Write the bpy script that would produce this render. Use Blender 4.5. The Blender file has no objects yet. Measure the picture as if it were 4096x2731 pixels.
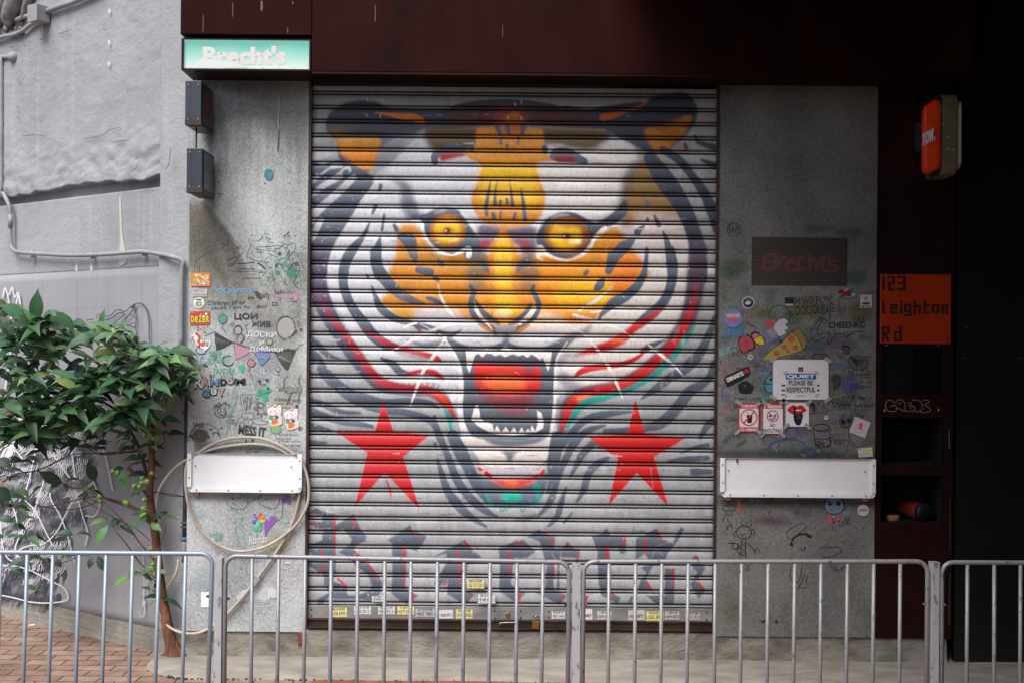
import bpy, math, random
import numpy as np
from mathutils import Vector, Matrix

R = math.radians
SC = bpy.context.scene
COL = SC.collection

# ---------------------------------------------------------------- camera, sky, sun, exposure
CAM_H, DIST, FPX, ROLL = 1.74, 7.0, 4900.0, 0.0087
HX, HY = 2048.0, 1435.0            # photo pixel of the optical axis
cam = bpy.data.cameras.new('camera'); cam.sensor_width = 36; cam.lens = FPX/4096*36
cam.shift_y = (HY-1365.5)/4096; cam.clip_end = 400; cam.clip_start = 0.05
cam_o = bpy.data.objects.new('camera', cam); COL.objects.link(cam_o)
cam_o.location = (0, -DIST, CAM_H); cam_o.rotation_euler = (math.pi/2, -ROLL, 0)
SC.camera = cam_o
SUN_EL, SUN_AZ = R(55), R(206)     # azimuth of the sun, clockwise from +Y
world = bpy.data.worlds.new('World'); SC.world = world; world.use_nodes = True
wn = world.node_tree.nodes; wl = world.node_tree.links
sky = wn.new('ShaderNodeTexSky'); sky.sky_type = 'NISHITA'; sky.sun_disc = False
sky.sun_elevation = SUN_EL; sky.sun_rotation = SUN_AZ; sky.dust_density = 4.0; sky.air_density = 1.0; sky.ozone_density = 2.2
wl.new(sky.outputs[0], wn['Background'].inputs[0]); wn['Background'].inputs[1].default_value = 0.055
sun = bpy.data.lights.new('sun', 'SUN'); sun.energy = 1.5; sun.angle = R(42); sun.color = (1.0, 0.98, 0.95)
sun_o = bpy.data.objects.new('sun', sun); COL.objects.link(sun_o)
sd = Vector((math.sin(SUN_AZ)*math.cos(SUN_EL), math.cos(SUN_AZ)*math.cos(SUN_EL), math.sin(SUN_EL)))
sun_o.rotation_euler = sd.to_track_quat('Z', 'Y').to_euler(); sun_o.location = (0, -20, 20)
SC.view_settings.view_transform = 'Standard'; SC.view_settings.look = 'None'
SC.view_settings.exposure = 1.42; SC.view_settings.gamma = 1.0
SC.cycles.max_bounces = 6

# ---------------------------------------------------------------- photo pixel -> place
def ray(sx, sy):
    u, v = sx-HX, HY-sy
    return (u*math.cos(ROLL)-v*math.sin(ROLL))/FPX, (v*math.cos(ROLL)+u*math.sin(ROLL))/FPX
def F(sx, sy, y=0.0):
    """world point on the upright plane y seen at a photo pixel"""
    a, b = ray(sx, sy); d = y+DIST
    return Vector((a*d, y, CAM_H+b*d))
def G(sx, sy, z=0.0):
    a, b = ray(sx, sy); d = (z-CAM_H)/b
    return Vector((a*d, d-DIST, z))
def proj(X, Y, Z):
    d = np.asarray(Y)+DIST
    cx = np.asarray(X)/d*FPX; cy = (np.asarray(Z)-CAM_H)/d*FPX
    return HX+cx*math.cos(ROLL)+cy*math.sin(ROLL), HY-(cy*math.cos(ROLL)-cx*math.sin(ROLL))
class Pl:
    """an upright plane: origin o, horizontal direction u, normal n towards the street"""
    def __init__(s, o, u):
        s.o = Vector(o); s.u = Vector(u).normalized(); s.n = s.u.cross(Vector((0, 0, 1))).normalized()
        if s.n.y > 0: s.n = -s.n
    def hit(s, sx, sy, off=0.0):
        a, b = ray(sx, sy); c = Vector((0, -DIST, CAM_H)); d = Vector((a, 1, b))
        o = s.o+s.n*off; t = (o-c).dot(s.n)/d.dot(s.n); return c+d*t
FAC = Pl((0, 0, 0), (1, 0, 0))

# ---------------------------------------------------------------- materials
def srgb(c):
    if isinstance(c, str): c = c.lstrip('#'); c = [int(c[i:i+2], 16) for i in (0, 2, 4)]
    c = [x/255 for x in c]
    return tuple(x/12.92 if x <= .04045 else ((x+.055)/1.055)**2.4 for x in c)+(1.0,)
MATS = {}
def mat(name, col='#808080', col2=None, rough=.6, metal=0.0, scale=8.0, detail=5.0, stretch=(1, 1, 1), bump=0.0, bscale=60.0, vcol=False,
        amt=1.0, spec=0.5, lo=.35, hi=.65, emit=0, trans=0.0):
    if name in MATS: return MATS[name]
    m = bpy.data.materials.new(name); m.use_nodes = True; MATS[name] = m
    nt = m.node_tree; N = nt.nodes; L = nt.links; b = N['Principled BSDF']
    b.inputs['Roughness'].default_value = rough; b.inputs['Metallic'].default_value = metal
    b.inputs['Specular IOR Level'].default_value = spec
    tc = N.new('ShaderNodeTexCoord'); mp = N.new('ShaderNodeMapping'); mp.inputs['Scale'].default_value = stretch
    L.new(tc.outputs['Object'], mp.inputs[0])
    no = N.new('ShaderNodeTexNoise'); no.inputs['Scale'].default_value = scale; no.inputs['Detail'].default_value = detail
    no.inputs['Roughness'].default_value = .6
    L.new(mp.outputs[0], no.inputs[0])
    rp = N.new('ShaderNodeValToRGB'); rp.color_ramp.elements[0].position = lo; rp.color_ramp.elements[1].position = hi
    L.new(no.outputs[0], rp.inputs[0])
    if vcol:
        at = N.new('ShaderNodeAttribute'); at.attribute_name = 'Col'
        rp.color_ramp.elements[0].color = (1-amt*.25,)*3+(1,); rp.color_ramp.elements[1].color = (1+amt*.0, 1, 1, 1)
        mx = N.new('ShaderNodeMix'); mx.data_type = 'RGBA'; mx.blend_type = 'MULTIPLY'; mx.inputs[0].default_value = 1
        L.new(at.outputs['Color'], mx.inputs[6]); L.new(rp.outputs[0], mx.inputs[7]); L.new(mx.outputs[2], b.inputs['Base Color'])
    else:
        rp.color_ramp.elements[0].color = srgb(col2 or col); rp.color_ramp.elements[1].color = srgb(col)
        L.new(rp.outputs[0], b.inputs['Base Color'])
    if bump:
        n2 = N.new('ShaderNodeTexNoise'); n2.inputs['Scale'].default_value = bscale; n2.inputs['Detail'].default_value = 4
        L.new(mp.outputs[0], n2.inputs[0])
        bp = N.new('ShaderNodeBump'); bp.inputs['Strength'].default_value = bump; bp.inputs['Distance'].default_value = 0.01
        L.new(n2.outputs[0], bp.inputs['Height']); L.new(bp.outputs[0], b.inputs['Normal'])
    if emit:
        L.new(b.inputs['Base Color'].links[0].from_socket, b.inputs['Emission Color']); b.inputs['Emission Strength'].default_value = emit
    if trans: b.inputs['Transmission Weight'].default_value = trans
    m['nodes'] = 1
    return m

# ---------------------------------------------------------------- mesh building
def smooth3(pts, n=6):
    pts = [Vector(p) for p in pts]; N = len(pts)
    if N < 3: return pts
    out = []
    for i in range(N-1):
        a, b, c, d = pts[max(i-1, 0)], pts[i], pts[i+1], pts[min(i+2, N-1)]
        for k in range(n):
            t = k/n; out.append(.5*(2*b+(c-a)*t+(2*a-5*b+4*c-d)*t*t+(-a+3*b-3*c+d)*t**3))
    return out+[pts[-1]]

class MB:
    def __init__(s): s.v = []; s.f = []; s.c = []; s.smooth = []; s.k = 0
    def add(s, vs, fs, col=None, sm=False):
        if isinstance(col, np.ndarray): col = tuple(float(q) for q in col)
        o = len(s.v); s.v += [tuple(p) for p in vs]; s.f += [tuple(o+i for i in q) for q in fs]
        s.c += [col]*len(vs) if not (col and hasattr(col[0], '__len__')) else list(col)
        s.smooth += [sm]*len(fs); return o
    def box(s, x0, x1, y0, y1, z0, z1, col=None):
        vs = [(x, y, z) for x in (x0, x1) for y in (y0, y1) for z in (z0, z1)]
        s.add(vs, [(0, 1, 3, 2), (4, 6, 7, 5), (0, 4, 5, 1), (2, 3, 7, 6), (0, 2, 6, 4), (1, 5, 7, 3)], col); return s
    def obox(s, c, ux, uy, uz, col=None):
        """box from a corner and three edge vectors"""
        c, ux, uy, uz = map(Vector, (c, ux, uy, uz))
        vs = [c+ux*i+uy*j+uz*k for i in (0, 1) for j in (0, 1) for k in (0, 1)]
        s.add(vs, [(0, 1, 3, 2), (4, 6, 7, 5), (0, 4, 5, 1), (2, 3, 7, 6), (0, 2, 6, 4), (1, 5, 7, 3)], col); return s
    def tube(s, pts, r, seg=10, col=None, n=0, cap=True):
        pts = [Vector(p) for p in pts]
        rr = r if hasattr(r, '__len__') else [r]*len(pts)
        if n:
            q = smooth3([(p.x, p.y, p.z) for p in pts], n)
            rr = list(np.interp(np.linspace(0, 1, len(q)), np.linspace(0, 1, len(rr)), rr)); pts = q
        vs = []; up = None
        for i, p in enumerate(pts):
            t = (pts[min(i+1, len(pts)-1)]-pts[max(i-1, 0)]).normalized()
            if up is None: up = t.orthogonal().normalized()
            up = (up-t*up.dot(t)); up = up.normalized() if up.length > 1e-6 else t.orthogonal().normalized()
            w = t.cross(up)
            vs += [p+(up*math.cos(a)+w*math.sin(a))*rr[i] for a in [2*math.pi*k/seg for k in range(seg)]]
        fs = [(i*seg+k, i*seg+(k+1) % seg, (i+1)*seg+(k+1) % seg, (i+1)*seg+k) for i in range(len(pts)-1) for k in range(seg)]
        if cap: fs += [tuple(range(seg))[::-1], tuple((len(pts)-1)*seg+k for k in range(seg))]
        s.add(vs, fs, col, True); return s
    def cyl(s, a, b, r, seg=16, col=None, r2=None): return s.tube([a, b], [r, r2 if r2 is not None else r], seg, col)
    def lathe(s, prof, c, ax=(0, 0, 1), seg=16, col=None):
        ax = Vector(ax).normalized(); u = ax.orthogonal().normalized(); w = ax.cross(u); c = Vector(c)
        vs = [c+ax*h+(u*math.cos(a)+w*math.sin(a))*r for r, h in prof for a in [2*math.pi*k/seg for k in range(seg)]]
        n = len(prof)
        fs = [(i*seg+k, i*seg+(k+1) % seg, (i+1)*seg+(k+1) % seg, (i+1)*seg+k) for i in range(n-1) for k in range(seg)]
        fs += [tuple(range(seg))[::-1], tuple((n-1)*seg+k for k in range(seg))]
        s.add(vs, fs, col, True); return s
    def prism(s, pts, n, th, col=None, close=True):
        """flat outline (3-D points in order) given thickness th along n"""
        n = Vector(n).normalized(); pts = [Vector(p) for p in pts]; k = len(pts)
        ar = Vector((0, 0, 0))
        for i in range(k): ar += pts[i].cross(pts[(i+1) % k])
        if ar.dot(n) < 0: pts = pts[::-1]
        vs = [p+n*th for p in pts]+pts
        fs = [tuple(range(k))]
        if th: fs += [(k+i, k+(i+1) % k, (i+1) % k, i) for i in range(k)]
        if not th: vs = pts
        s.add(vs, fs, col); return s
    def build(s, name, m, parent=None, bevel=0, **tags):
        me = bpy.data.meshes.new(name); me.from_pydata(s.v, [], s.f); me.update()
        if any(c is not None for c in s.c):
            at = me.color_attributes.new('Col', 'FLOAT_COLOR', 'POINT')
            arr = np.ones((len(s.v), 4), np.float32)
            for i, c in enumerate(s.c):
                if c is not None: arr[i, :3] = c[:3]
            at.data.foreach_set('color', arr.ravel())
        me.polygons.foreach_set('use_smooth', s.smooth); me.materials.append(m)
        o = bpy.data.objects.new(name, me); COL.objects.link(o)
        if parent: o.parent = parent; o.matrix_parent_inverse = parent.matrix_basis.inverted()
        if bevel:
            b = o.modifiers.new('bevel', 'BEVEL'); b.width = bevel; b.segments = 2; b.limit_method = 'ANGLE'; b.angle_limit = R(40)
        for k_, v_ in tags.items(): o[k_] = v_
        return o
def thing(name, loc, label, cat, group=None):
    o = bpy.data.objects.new(name, None); COL.objects.link(o); o.location = loc; o.empty_display_size = .1
    return tag(o, label, cat, group)
def tag(o, label, cat, group=None):
    o['label'] = label; o['category'] = cat
    if group: o['group'] = group
    return o
def copy_tree(o, parent=None):
    c = o.copy(); COL.objects.link(c)
    if parent: c.parent = parent
    for ch in list(o.children): copy_tree(ch, c)
    return c

_tc = {}
def glyphs(txt, bold=0.0, shear=0.0):
    """text -> (verts 2-D, faces) in a unit where capital height is about 0.7"""
    key = (txt, bold, shear)
    if key not in _tc:
        c = bpy.data.curves.new('tmp', 'FONT'); c.body = txt; c.size = 1; c.resolution_u = 3; c.offset = bold; c.shear = shear
        o = bpy.data.objects.new('tmp', c); COL.objects.link(o)
        dg = bpy.context.evaluated_depsgraph_get(); dg.update()
        me = bpy.data.meshes.new_from_object(o.evaluated_get(dg))
        v = np.array([tuple(x.co)[:2] for x in me.vertices]) if len(me.vertices) else np.zeros((1, 2)); f = [tuple(p.vertices) for p in me.polygons]
        bpy.data.objects.remove(o); bpy.data.curves.remove(c); bpy.data.meshes.remove(me); _tc[key] = (v, f)
    return _tc[key]

class Ink:
    """marks laid on an upright plane: pen strokes, filled shapes, lettering; all in photo pixels"""
    def __init__(s, pl=FAC, base=0.0012, ofs=lambda x, y: (x, y)): s.pl = pl; s.b = base; s.m = MB(); s.k = 0; s.o = ofs
    def off(s): s.k += 1; return s.b+s.k*6e-6
    def P(s, pts, d): return [s.pl.hit(*s.o(x, y), d) for x, y in pts]
    def line(s, pts, w=2.0, col=(30, 30, 34), n=5, taper=True, closed=False, dd=0.0):
        w = w*1.25
        if closed: pts = list(pts)+[pts[0], pts[1]]
        q = [(a, b) for a, b in (smooth(pts, n) if n and len(pts) > 2 else pts)]; d = s.off(); L_, R_ = [], []
        for i, (x, y) in enumerate(q):
            a = q[max(i-1, 0)]; b = q[min(i+1, len(q)-1)]; dx, dy = b[0]-a[0], b[1]-a[1]; h = math.hypot(dx, dy) or 1
            t = i/max(len(q)-1, 1); ww = w/2*(1 if not taper else min(1, .55+2.2*min(t, 1-t)))
            L_.append((x-dy/h*ww, y+dx/h*ww)); R_.append((x+dy/h*ww, y-dx/h*ww))
        vs = s.P(L_+R_, d) if not dd else [s.pl.hit(*s.o(*p), d+dd*(i_ % len(q))) for i_, p in enumerate(L_+R_)]; k = len(q)
        s.m.add(vs, [(i, i+1, k+i+1, k+i) for i in range(k-1)], lin(col))
    def fill(s, pts, col, sm=True, n=4):
        q = smooth(pts, n, True) if sm else pts
        s.m.add(s.P(q, s.off()), [tuple(range(len(q)))], lin(col))
    def rect(s, x0, y0, x1, y1, col, rot=0):
        cx, cy = (x0+x1)/2, (y0+y1)/2; c, q = math.cos(rot), math.sin(rot)
        s.fill([(cx+(x-cx)*c-(y-cy)*q, cy+(x-cx)*q+(y-cy)*c) for x, y in ((x0, y0), (x1, y0), (x1, y1), (x0, y1))], col, False)
    def ell(s, cx, cy, rx, ry, col, n=16): s.fill([(cx+rx*math.cos(2*math.pi*i/n), cy+ry*math.sin(2*math.pi*i/n)) for i in range(n)], col, False)
    def ring(s, cx, cy, rx, ry, w, col, a0=0, a1=360, n=18):
        s.line([(cx+rx*math.cos(R(a0+(a1-a0)*i/n)), cy+ry*math.sin(R(a0+(a1-a0)*i/n))) for i in range(n+1)], w, col, 0, False)
    def text(s, t, x0, y0, x1, y1, col, bold=0.0, rot=0.0, shear=0.0, jit=0):
        """fits the text in the box (x0,y0)-(x1,y1) in photo pixels, turned by rot about the box centre"""
        v, f = glyphs(t, bold, shear)
        if not f: return
        a, b = v.min(0), v.max(0); q = (v-a)/np.maximum(b-a, 1e-6)
        X = x0+q[:, 0]*(x1-x0); Y = y1-q[:, 1]*(y1-y0); cx, cy = (x0+x1)/2, (y0+y1)/2
        if jit: Y = Y+np.sin(X*.21)*jit; X = X+np.sin(Y*.33+1)*jit*.5
        c, z = math.cos(rot), math.sin(rot)
        pts = list(zip(cx+(X-cx)*c-(Y-cy)*z, cy+(X-cx)*z+(Y-cy)*c))
        s.m.add(s.P(pts, s.off()), f, lin(col))
    def scrib(s, cx, cy, rx, ry, w, col, n=30, seed=0, rot=0.0):
        rg = random.Random(seed+int(cx*7+cy)); pts = []
        for i in range(n):
            a = rg.random()*6.28; r_ = .5+.5*rg.random(); x, y = rx*r_*math.cos(a), ry*r_*math.sin(a)
            pts.append((cx+x*math.cos(rot)-y*math.sin(rot), cy+x*math.sin(rot)+y*math.cos(rot)))
        s.line(pts, w, col, 4, False, dd=2.5e-6)
    def hatch(s, poly, col, w=3, step=5, ang=.5, seed=1):
        """coloured-in shape: filled, with pen streaks over it"""
        s.fill(poly, col, False)
    def build(s, name, parent=None, m=None, **k): return s.m.build(name, m or M_INK, parent, **k)
# ---------------------------------------------------------------- painted mural (colours per vertex of the slats)
def smooth(pts, n=6, closed=False):
    pts = [tuple(p) for p in pts]
    N = len(pts); out = []
    if N < 3: return pts
    rng = range(N) if closed else range(N-1)
    for i in rng:
        if closed: p0, p1, p2, p3 = pts[i-1], pts[i], pts[(i+1) % N], pts[(i+2) % N]
        else: p0, p1, p2, p3 = pts[max(i-1, 0)], pts[i], pts[i+1], pts[min(i+2, N-1)]
        for k in range(n):
            t = k/n; t2 = t*t; t3 = t2*t
            out.append(tuple(0.5*(2*b+(c-a)*t+(2*a-5*b+4*c-d)*t2+(-a+3*b-3*c+d)*t3) for a, b, c, d in zip(p0, p1, p2, p3)))
    if not closed: out.append(pts[-1])
    return out

def lin(c):
    c = np.asarray(c, dtype=np.float32)/255.0
    return np.where(c <= 0.04045, c/12.92, ((c+0.055)/1.055)**2.4)

class Canvas:
    """A numpy sheet in photo-pixel units; shapes are painted on it and it is sampled at the vertices of a surface."""
    def __init__(s, x0, y0, x1, y1, sc, base):
        s.x0, s.y0, s.sc = x0, y0, sc
        s.W = int((x1-x0)*sc)+1; s.H = int((y1-y0)*sc)+1
        s.C = np.zeros((s.H, s.W, 3), np.float32)+lin(base)
    def blur(s, m, r):
        if r <= 0.3: return m
        k = int(max(1, math.ceil(r*2.5))); x = np.arange(-k, k+1); g = np.exp(-x*x/(2*r*r)); g /= g.sum()
        m = np.apply_along_axis(lambda a: np.convolve(a, g, 'same'), 0, m)
        return np.apply_along_axis(lambda a: np.convolve(a, g, 'same'), 1, m)
    def put(s, m, i0, j0, col, al):
        h, w = m.shape
        a0, b0 = max(j0, 0), max(i0, 0); a1, b1 = min(j0+h, s.H), min(i0+w, s.W)
        if a1 <= a0 or b1 <= b0: return
        mm = (m[a0-j0:a1-j0, b0-i0:b1-i0]*al)[..., None]
        s.C[a0:a1, b0:b1] = s.C[a0:a1, b0:b1]*(1-mm)+lin(col)*mm
    def poly(s, pts, col, blur=0.8, al=1.0, sm=True):
        if sm: pts = smooth(pts, 5, True)
        P = (np.array(pts)-np.array([s.x0, s.y0]))*s.sc
        b = blur*s.sc; pad = int(3*b)+2
        i0, j0 = np.floor(P.min(0)).astype(int)-pad; i1, j1 = np.ceil(P.max(0)).astype(int)+pad
        ss = 2
        xs = (np.arange((i1-i0)*ss)+0.5)/ss+i0; ys = (np.arange((j1-j0)*ss)+0.5)/ss+j0
        m = np.zeros((len(ys), len(xs)), bool)
        Q = np.roll(P, -1, 0)
        for (ax, ay), (bx, by) in zip(P, Q):
            if ay == by: continue
            lo, hi = (ay, by) if ay < by else (by, ay)
            r = np.nonzero((ys >= lo) & (ys < hi))[0]
            if len(r) == 0: continue
            xc = ax+(ys[r]-ay)*(bx-ax)/(by-ay)
            m[r] ^= xs[None, :] < xc[:, None]
        m = m.astype(np.float32).reshape(len(ys)//ss, ss, len(xs)//ss, ss).mean((1, 3))
        s.put(s.blur(m, b), i0, j0, col, al)
    def stroke(s, pts, w, col, blur=0.8, al=1.0, n=6):
        """w: one width, or one per point (photo px)"""
        if not hasattr(w, '__len__'): w = [w]*len(pts)
        if len(w) != len(pts): w = list(np.interp(np.linspace(0, 1, len(pts)), np.linspace(0, 1, len(w)), w))
        pp = smooth([(p[0], p[1], ww) for p, ww in zip(pts, w)], n)
        P = np.array([[(a-s.x0)*s.sc, (b-s.y0)*s.sc, max(c, .6)*s.sc/2] for a, b, c in pp])
        b = blur*s.sc; pad = int(3*b)+3+int(P[:, 2].max())
        i0, j0 = np.floor(P[:, :2].min(0)).astype(int)-pad; i1, j1 = np.ceil(P[:, :2].max(0)).astype(int)+pad
        m = np.zeros((j1-j0, i1-i0), np.float32)
        for k in range(len(P)-1):
            (ax, ay, ar), (bx, by, br) = P[k], P[k+1]
            R = max(ar, br)+2
            u0 = max(int(min(ax, bx)-R)-i0, 0); u1 = int(max(ax, bx)+R)-i0+2
            v0 = max(int(min(ay, by)-R)-j0, 0); v1 = int(max(ay, by)+R)-j0+2
            X = np.arange(u0, min(u1, m.shape[1]))+i0+0.5; Y = np.arange(v0, min(v1, m.shape[0]))+j0+0.5
            X, Y = np.meshgrid(X, Y)
            dx, dy = bx-ax, by-ay; L = dx*dx+dy*dy+1e-9
            t = np.clip(((X-ax)*dx+(Y-ay)*dy)/L, 0, 1)
            d = np.hypot(X-ax-t*dx, Y-ay-t*dy)-(ar+(br-ar)*t)
            sub = m[v0:v0+X.shape[0], u0:u0+X.shape[1]]
            np.maximum(sub, np.clip(0.5-d, 0, 1), out=sub)
        s.put(s.blur(m, b), i0, j0, col, al)
    def ell(s, cx, cy, rx, ry, col, blur=0.8, al=1.0):
        s.poly([(cx+rx*math.cos(a*math.pi/8), cy+ry*math.sin(a*math.pi/8)) for a in range(16)], col, blur, al)
    def sample(s, X, Y):
        x = np.clip((X-s.x0)*s.sc-0.5, 0, s.W-1.001); y = np.clip((Y-s.y0)*s.sc-0.5, 0, s.H-1.001)
        i = x.astype(int); j = y.astype(int); fx = (x-i)[..., None]; fy = (y-j)[..., None]
        C = s.C
        return (C[j, i]*(1-fx)+C[j, i+1]*fx)*(1-fy)+(C[j+1, i]*(1-fx)+C[j+1, i+1]*fx)*fy

def fbm(h, w, cell, rng, oct=3):
    out = np.zeros((h, w), np.float32); amp = 1.0; tot = 0
    for o in range(oct):
        ch, cw = cell[0]/2**o, cell[1]/2**o
        g = rng.random((int(h/ch)+3, int(w/cw)+3)).astype(np.float32)
        y = np.arange(h)/ch; x = np.arange(w)/cw
        i = y.astype(int); j = x.astype(int); fy = (y-i)[:, None]; fx = (x-j)[None, :]
        fy = fy*fy*(3-2*fy); fx = fx*fx*(3-2*fx)
        a = g[i][:, j]*(1-fx)+g[i][:, j+1]*fx; b = g[i+1][:, j]*(1-fx)+g[i+1][:, j+1]*fx
        out += amp*(a*(1-fy)+b*fy); tot += amp; amp *= .5
    return out/tot

def paint_mural():
    rng = np.random.default_rng(5)
    MET = (166, 170, 174); SL = (88, 100, 117); SLB = (70, 75, 92); WH = (214, 216, 224); WH_LIT = (228, 222, 218)  # second white carries the warm light of the right half in its tint
    OR = (224, 148, 44); OY = (240, 176, 32); YE = (250, 206, 30); OCH = (176, 126, 36); OLV = (104, 84, 50)
    RED = (214, 36, 32); DR = (122, 38, 50); TEAL = (28, 160, 150); PUR = (92, 84, 110); GRY = (150, 152, 162)
    cv = Canvas(1205, 320, 2895, 2530, 0.5, MET)
    H, W = cv.H, cv.W
    n = fbm(H, W, (60, 14), rng, 4); cv.C *= (0.82+0.36*n)[..., None]
    OFF = {'A': (1200, 320, .5), 'B': (1800, 320, .5), 'C': (1200, 1000, .5), 'D': (1800, 1000, .5), 'E': (1200, 1780, .5),
           'F': (1800, 1780, .5), 'L': (1200, 2050, 1/2.8), 'M': (2000, 2050, 1/2.6727)}
    def T(r, pts):
        ox, oy, k = OFF[r]; return [(ox+x*k, oy+y*k) for x, y in pts]
    def P(r, pts, col, bl=1.6, al=1.0, sm=True): cv.poly(T(r, pts), col, bl, al, sm)
    def S(r, pts, w, col, bl=1.0, al=1.0):
        k = OFF[r][2]; w = [q*k for q in w] if hasattr(w, '__len__') else w*k
        cv.stroke(T(r, pts), w, col, bl, al)
    def E(r, x, y, rx, ry, col, bl=1.0, al=1.0):
        ox, oy, k = OFF[r]; cv.ell(ox+x*k, oy+y*k, rx*k, ry*k, col, bl, al)
    # --- white face and fur ground
    P('A', [(600, 760), (760, 640), (1000, 400), (1300, 330), (2000, 330), (2560, 420), (2720, 700), (2700, 1000), (3000, 1150),
            (3120, 1400), (3150, 1568), (205, 1568), (245, 1400), (330, 1220), (430, 1060), (545, 870)], WH, 3)
    P('C', [(200, 0), (200, 200), (235, 380), (310, 480), (370, 600), (430, 720), (520, 830), (560, 920), (640, 1000), (760, 1055),
            (900, 1060), (1080, 1060), (1160, 1120), (1250, 1260), (1290, 1480), (1330, 1568), (2000, 1568), (2040, 1200), (2300, 1090),
            (2500, 1080), (2660, 1010), (2800, 880), (2920, 760), (2960, 640), (3030, 520), (3080, 380), (3110, 100), (3110, 0)], WH, 2)
    P('D', [(900, 560), (1250, 470), (1500, 380), (1560, 0), (1900, 0), (1880, 300), (1860, 500), (1760, 640), (1700, 780), (1560, 930),
            (1380, 1040), (1200, 1085), (1000, 1060), (900, 900)], WH_LIT, 10)
    P('B', [(500, 700), (1100, 500), (1500, 600), (1380, 900), (1250, 1080), (900, 1050), (760, 900)], WH_LIT, 14, .8)
    # jagged fringe of the fur, left and right
    for i in range(46):
        t = i/45; a = (215+t*0, 0); q = np.interp(t, [0, .2, .4, .6, .8, 1], [0, 1, 2, 3, 4, 5])
        xs = np.interp(q, range(6), [212, 330, 420, 540, 700, 1120]); ys = np.interp(q, range(6), [300, 520, 700, 900, 1050, 1100])
        S('C', [(xs+18, ys-14), (xs-26+rng.random()*10, ys+22+rng.random()*16)], [16, 2], WH, .6)
        q2 = np.interp(t, [0, .25, .5, .75, 1], [0, 1, 2, 3, 4])
        xs = np.interp(q2, range(5), [1880, 1790, 1650, 1420, 1080]); ys = np.interp(q2, range(5), [330, 600, 850, 1040, 1090])
        S('D', [(xs-20, ys-16), (xs+24+rng.random()*10, ys+14+rng.random()*16)], [18, 2], WH_LIT, .6)
    # --- top of the head
    P('A', [(1000, 400), (1180, 240), (1280, 190), (1480, 160), (1760, 160), (2000, 190), (2200, 240), (2400, 235), (2560, 250), (2560, 380),
            (2300, 390), (1900, 370), (1500, 370), (1150, 400)], SLB, 2)
    P('B', [(900, 210), (1100, 240), (1240, 210), (1560, 185), (1560, 360), (1200, 380), (900, 370)], SLB, 2)
    P('A', [(1200, 270), (1500, 230), (1750, 250), (2050, 240), (2300, 290), (2300, 360), (1900, 375), (1500, 370), (1200, 360)], (112, 56, 36), 16, .8)
    P('A', [(1000, 390), (1500, 370), (2000, 380), (2480, 400), (2440, 500), (2300, 560), (1960, 520), (1500, 560), (1200, 590), (1060, 560)], OLV, 9)
    P('A', [(1420, 390), (1550, 370), (1720, 250), (1840, 380), (1940, 400), (1960, 560), (2040, 640), (1900, 660), (1890, 700), (1910, 800), (1950, 880),
            (1960, 960), (1940, 1060), (1850, 1160), (1640, 1180), (1480, 1150), (1400, 1060), (1370, 950), (1400, 860), (1440, 780), (1450, 680),
            (1340, 620), (1330, 560), (1400, 520)], OR, 3)
    P('A', [(1450, 690), (1660, 660), (1890, 700), (1900, 900), (1930, 960), (1800, 1010), (1700, 960), (1540, 1000), (1420, 980), (1440, 800)], (238, 190, 30), 14)
    P('A', [(1560, 260), (1700, 230), (1820, 300), (1760, 420), (1600, 420)], (196, 84, 36), 12, .7)
    P('A', [(1540, 1160), (1620, 1180), (1800, 1160), (1780, 1210), (1650, 1240)], OR, 8, .6)
    # forehead marks
    for p, w in [([(1575, 370), (1600, 430)], [50, 26]), ([(1660, 380), (1675, 440)], [44, 20]), ([(1790, 370), (1775, 430)], [54, 26]),
                 ([(1605, 470), (1605, 510)], [20, 22]), ([(1750, 465), (1745, 510)], [24, 14]), ([(1658, 520), (1655, 560)], [22, 16]),
                 ([(1525, 800), (1510, 900), (1490, 1010), (1495, 1085)], [8, 22, 34, 26]), ([(1580, 800), (1562, 900), (1560, 1000)], [8, 16, 34]),
                 ([(1680, 820), (1690, 900), (1700, 1005)], [6, 16, 34]), ([(1768, 870), (1785, 980), (1800, 1120)], [10, 30, 34]),
                 ([(1605, 970), (1600, 1010)], 22), ([(1655, 955), (1658, 990)], 24), ([(1545, 1075), (1555, 1110)], 32),
                 ([(1605, 1050), (1603, 1115)], 16), ([(1722, 1070), (1710, 1115)], 24), ([(1365, 520), (1375, 560)], 44), ([(1955, 540), (1962, 570)], 46)]:
        S('A', p, w, SL)
    # brows
    S('A', [(1080, 660), (1080, 610), (1160, 560), (1240, 535), (1320, 560)], [50, 60, 70, 60, 34], SL)
    P('A', [(1120, 600), (1200, 580), (1310, 585), (1320, 610), (1220, 630), (1130, 650)], (170, 30, 40), 4)
    P('B', [(800, 600), (820, 560), (900, 540), (980, 560), (1060, 610), (1100, 640), (1090, 675), (1000, 665), (880, 655), (810, 640)], SL)
    P('B', [(850, 610), (980, 610), (990, 660), (850, 655)], (140, 28, 40), 4)
    # left ear
    P('A', [(290, 480), (230, 430), (205, 370), (230, 280), (310, 210), (450, 165), (600, 175), (720, 220), (860, 230), (1050, 240), (1220, 240), (1100, 330),
            (1000, 390), (900, 440), (760, 470), (640, 560), (600, 660), (540, 740), (440, 720), (400, 660), (320, 640), (300, 560)], SLB, 3)
    P('A', [(700, 460), (900, 430), (1000, 400), (960, 470), (820, 500), (760, 600), (680, 720), (620, 760), (600, 660)], (140, 142, 160), 14, .7)
    P('A', [(300, 470), (470, 460), (640, 470), (630, 560), (600, 640), (590, 710), (500, 720), (430, 690), (400, 640), (340, 600), (310, 540)], (228, 160, 40), 5)
    P('A', [(330, 560), (600, 550), (590, 650), (560, 700), (450, 690)], (240, 140, 44), 8, .8)
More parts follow.
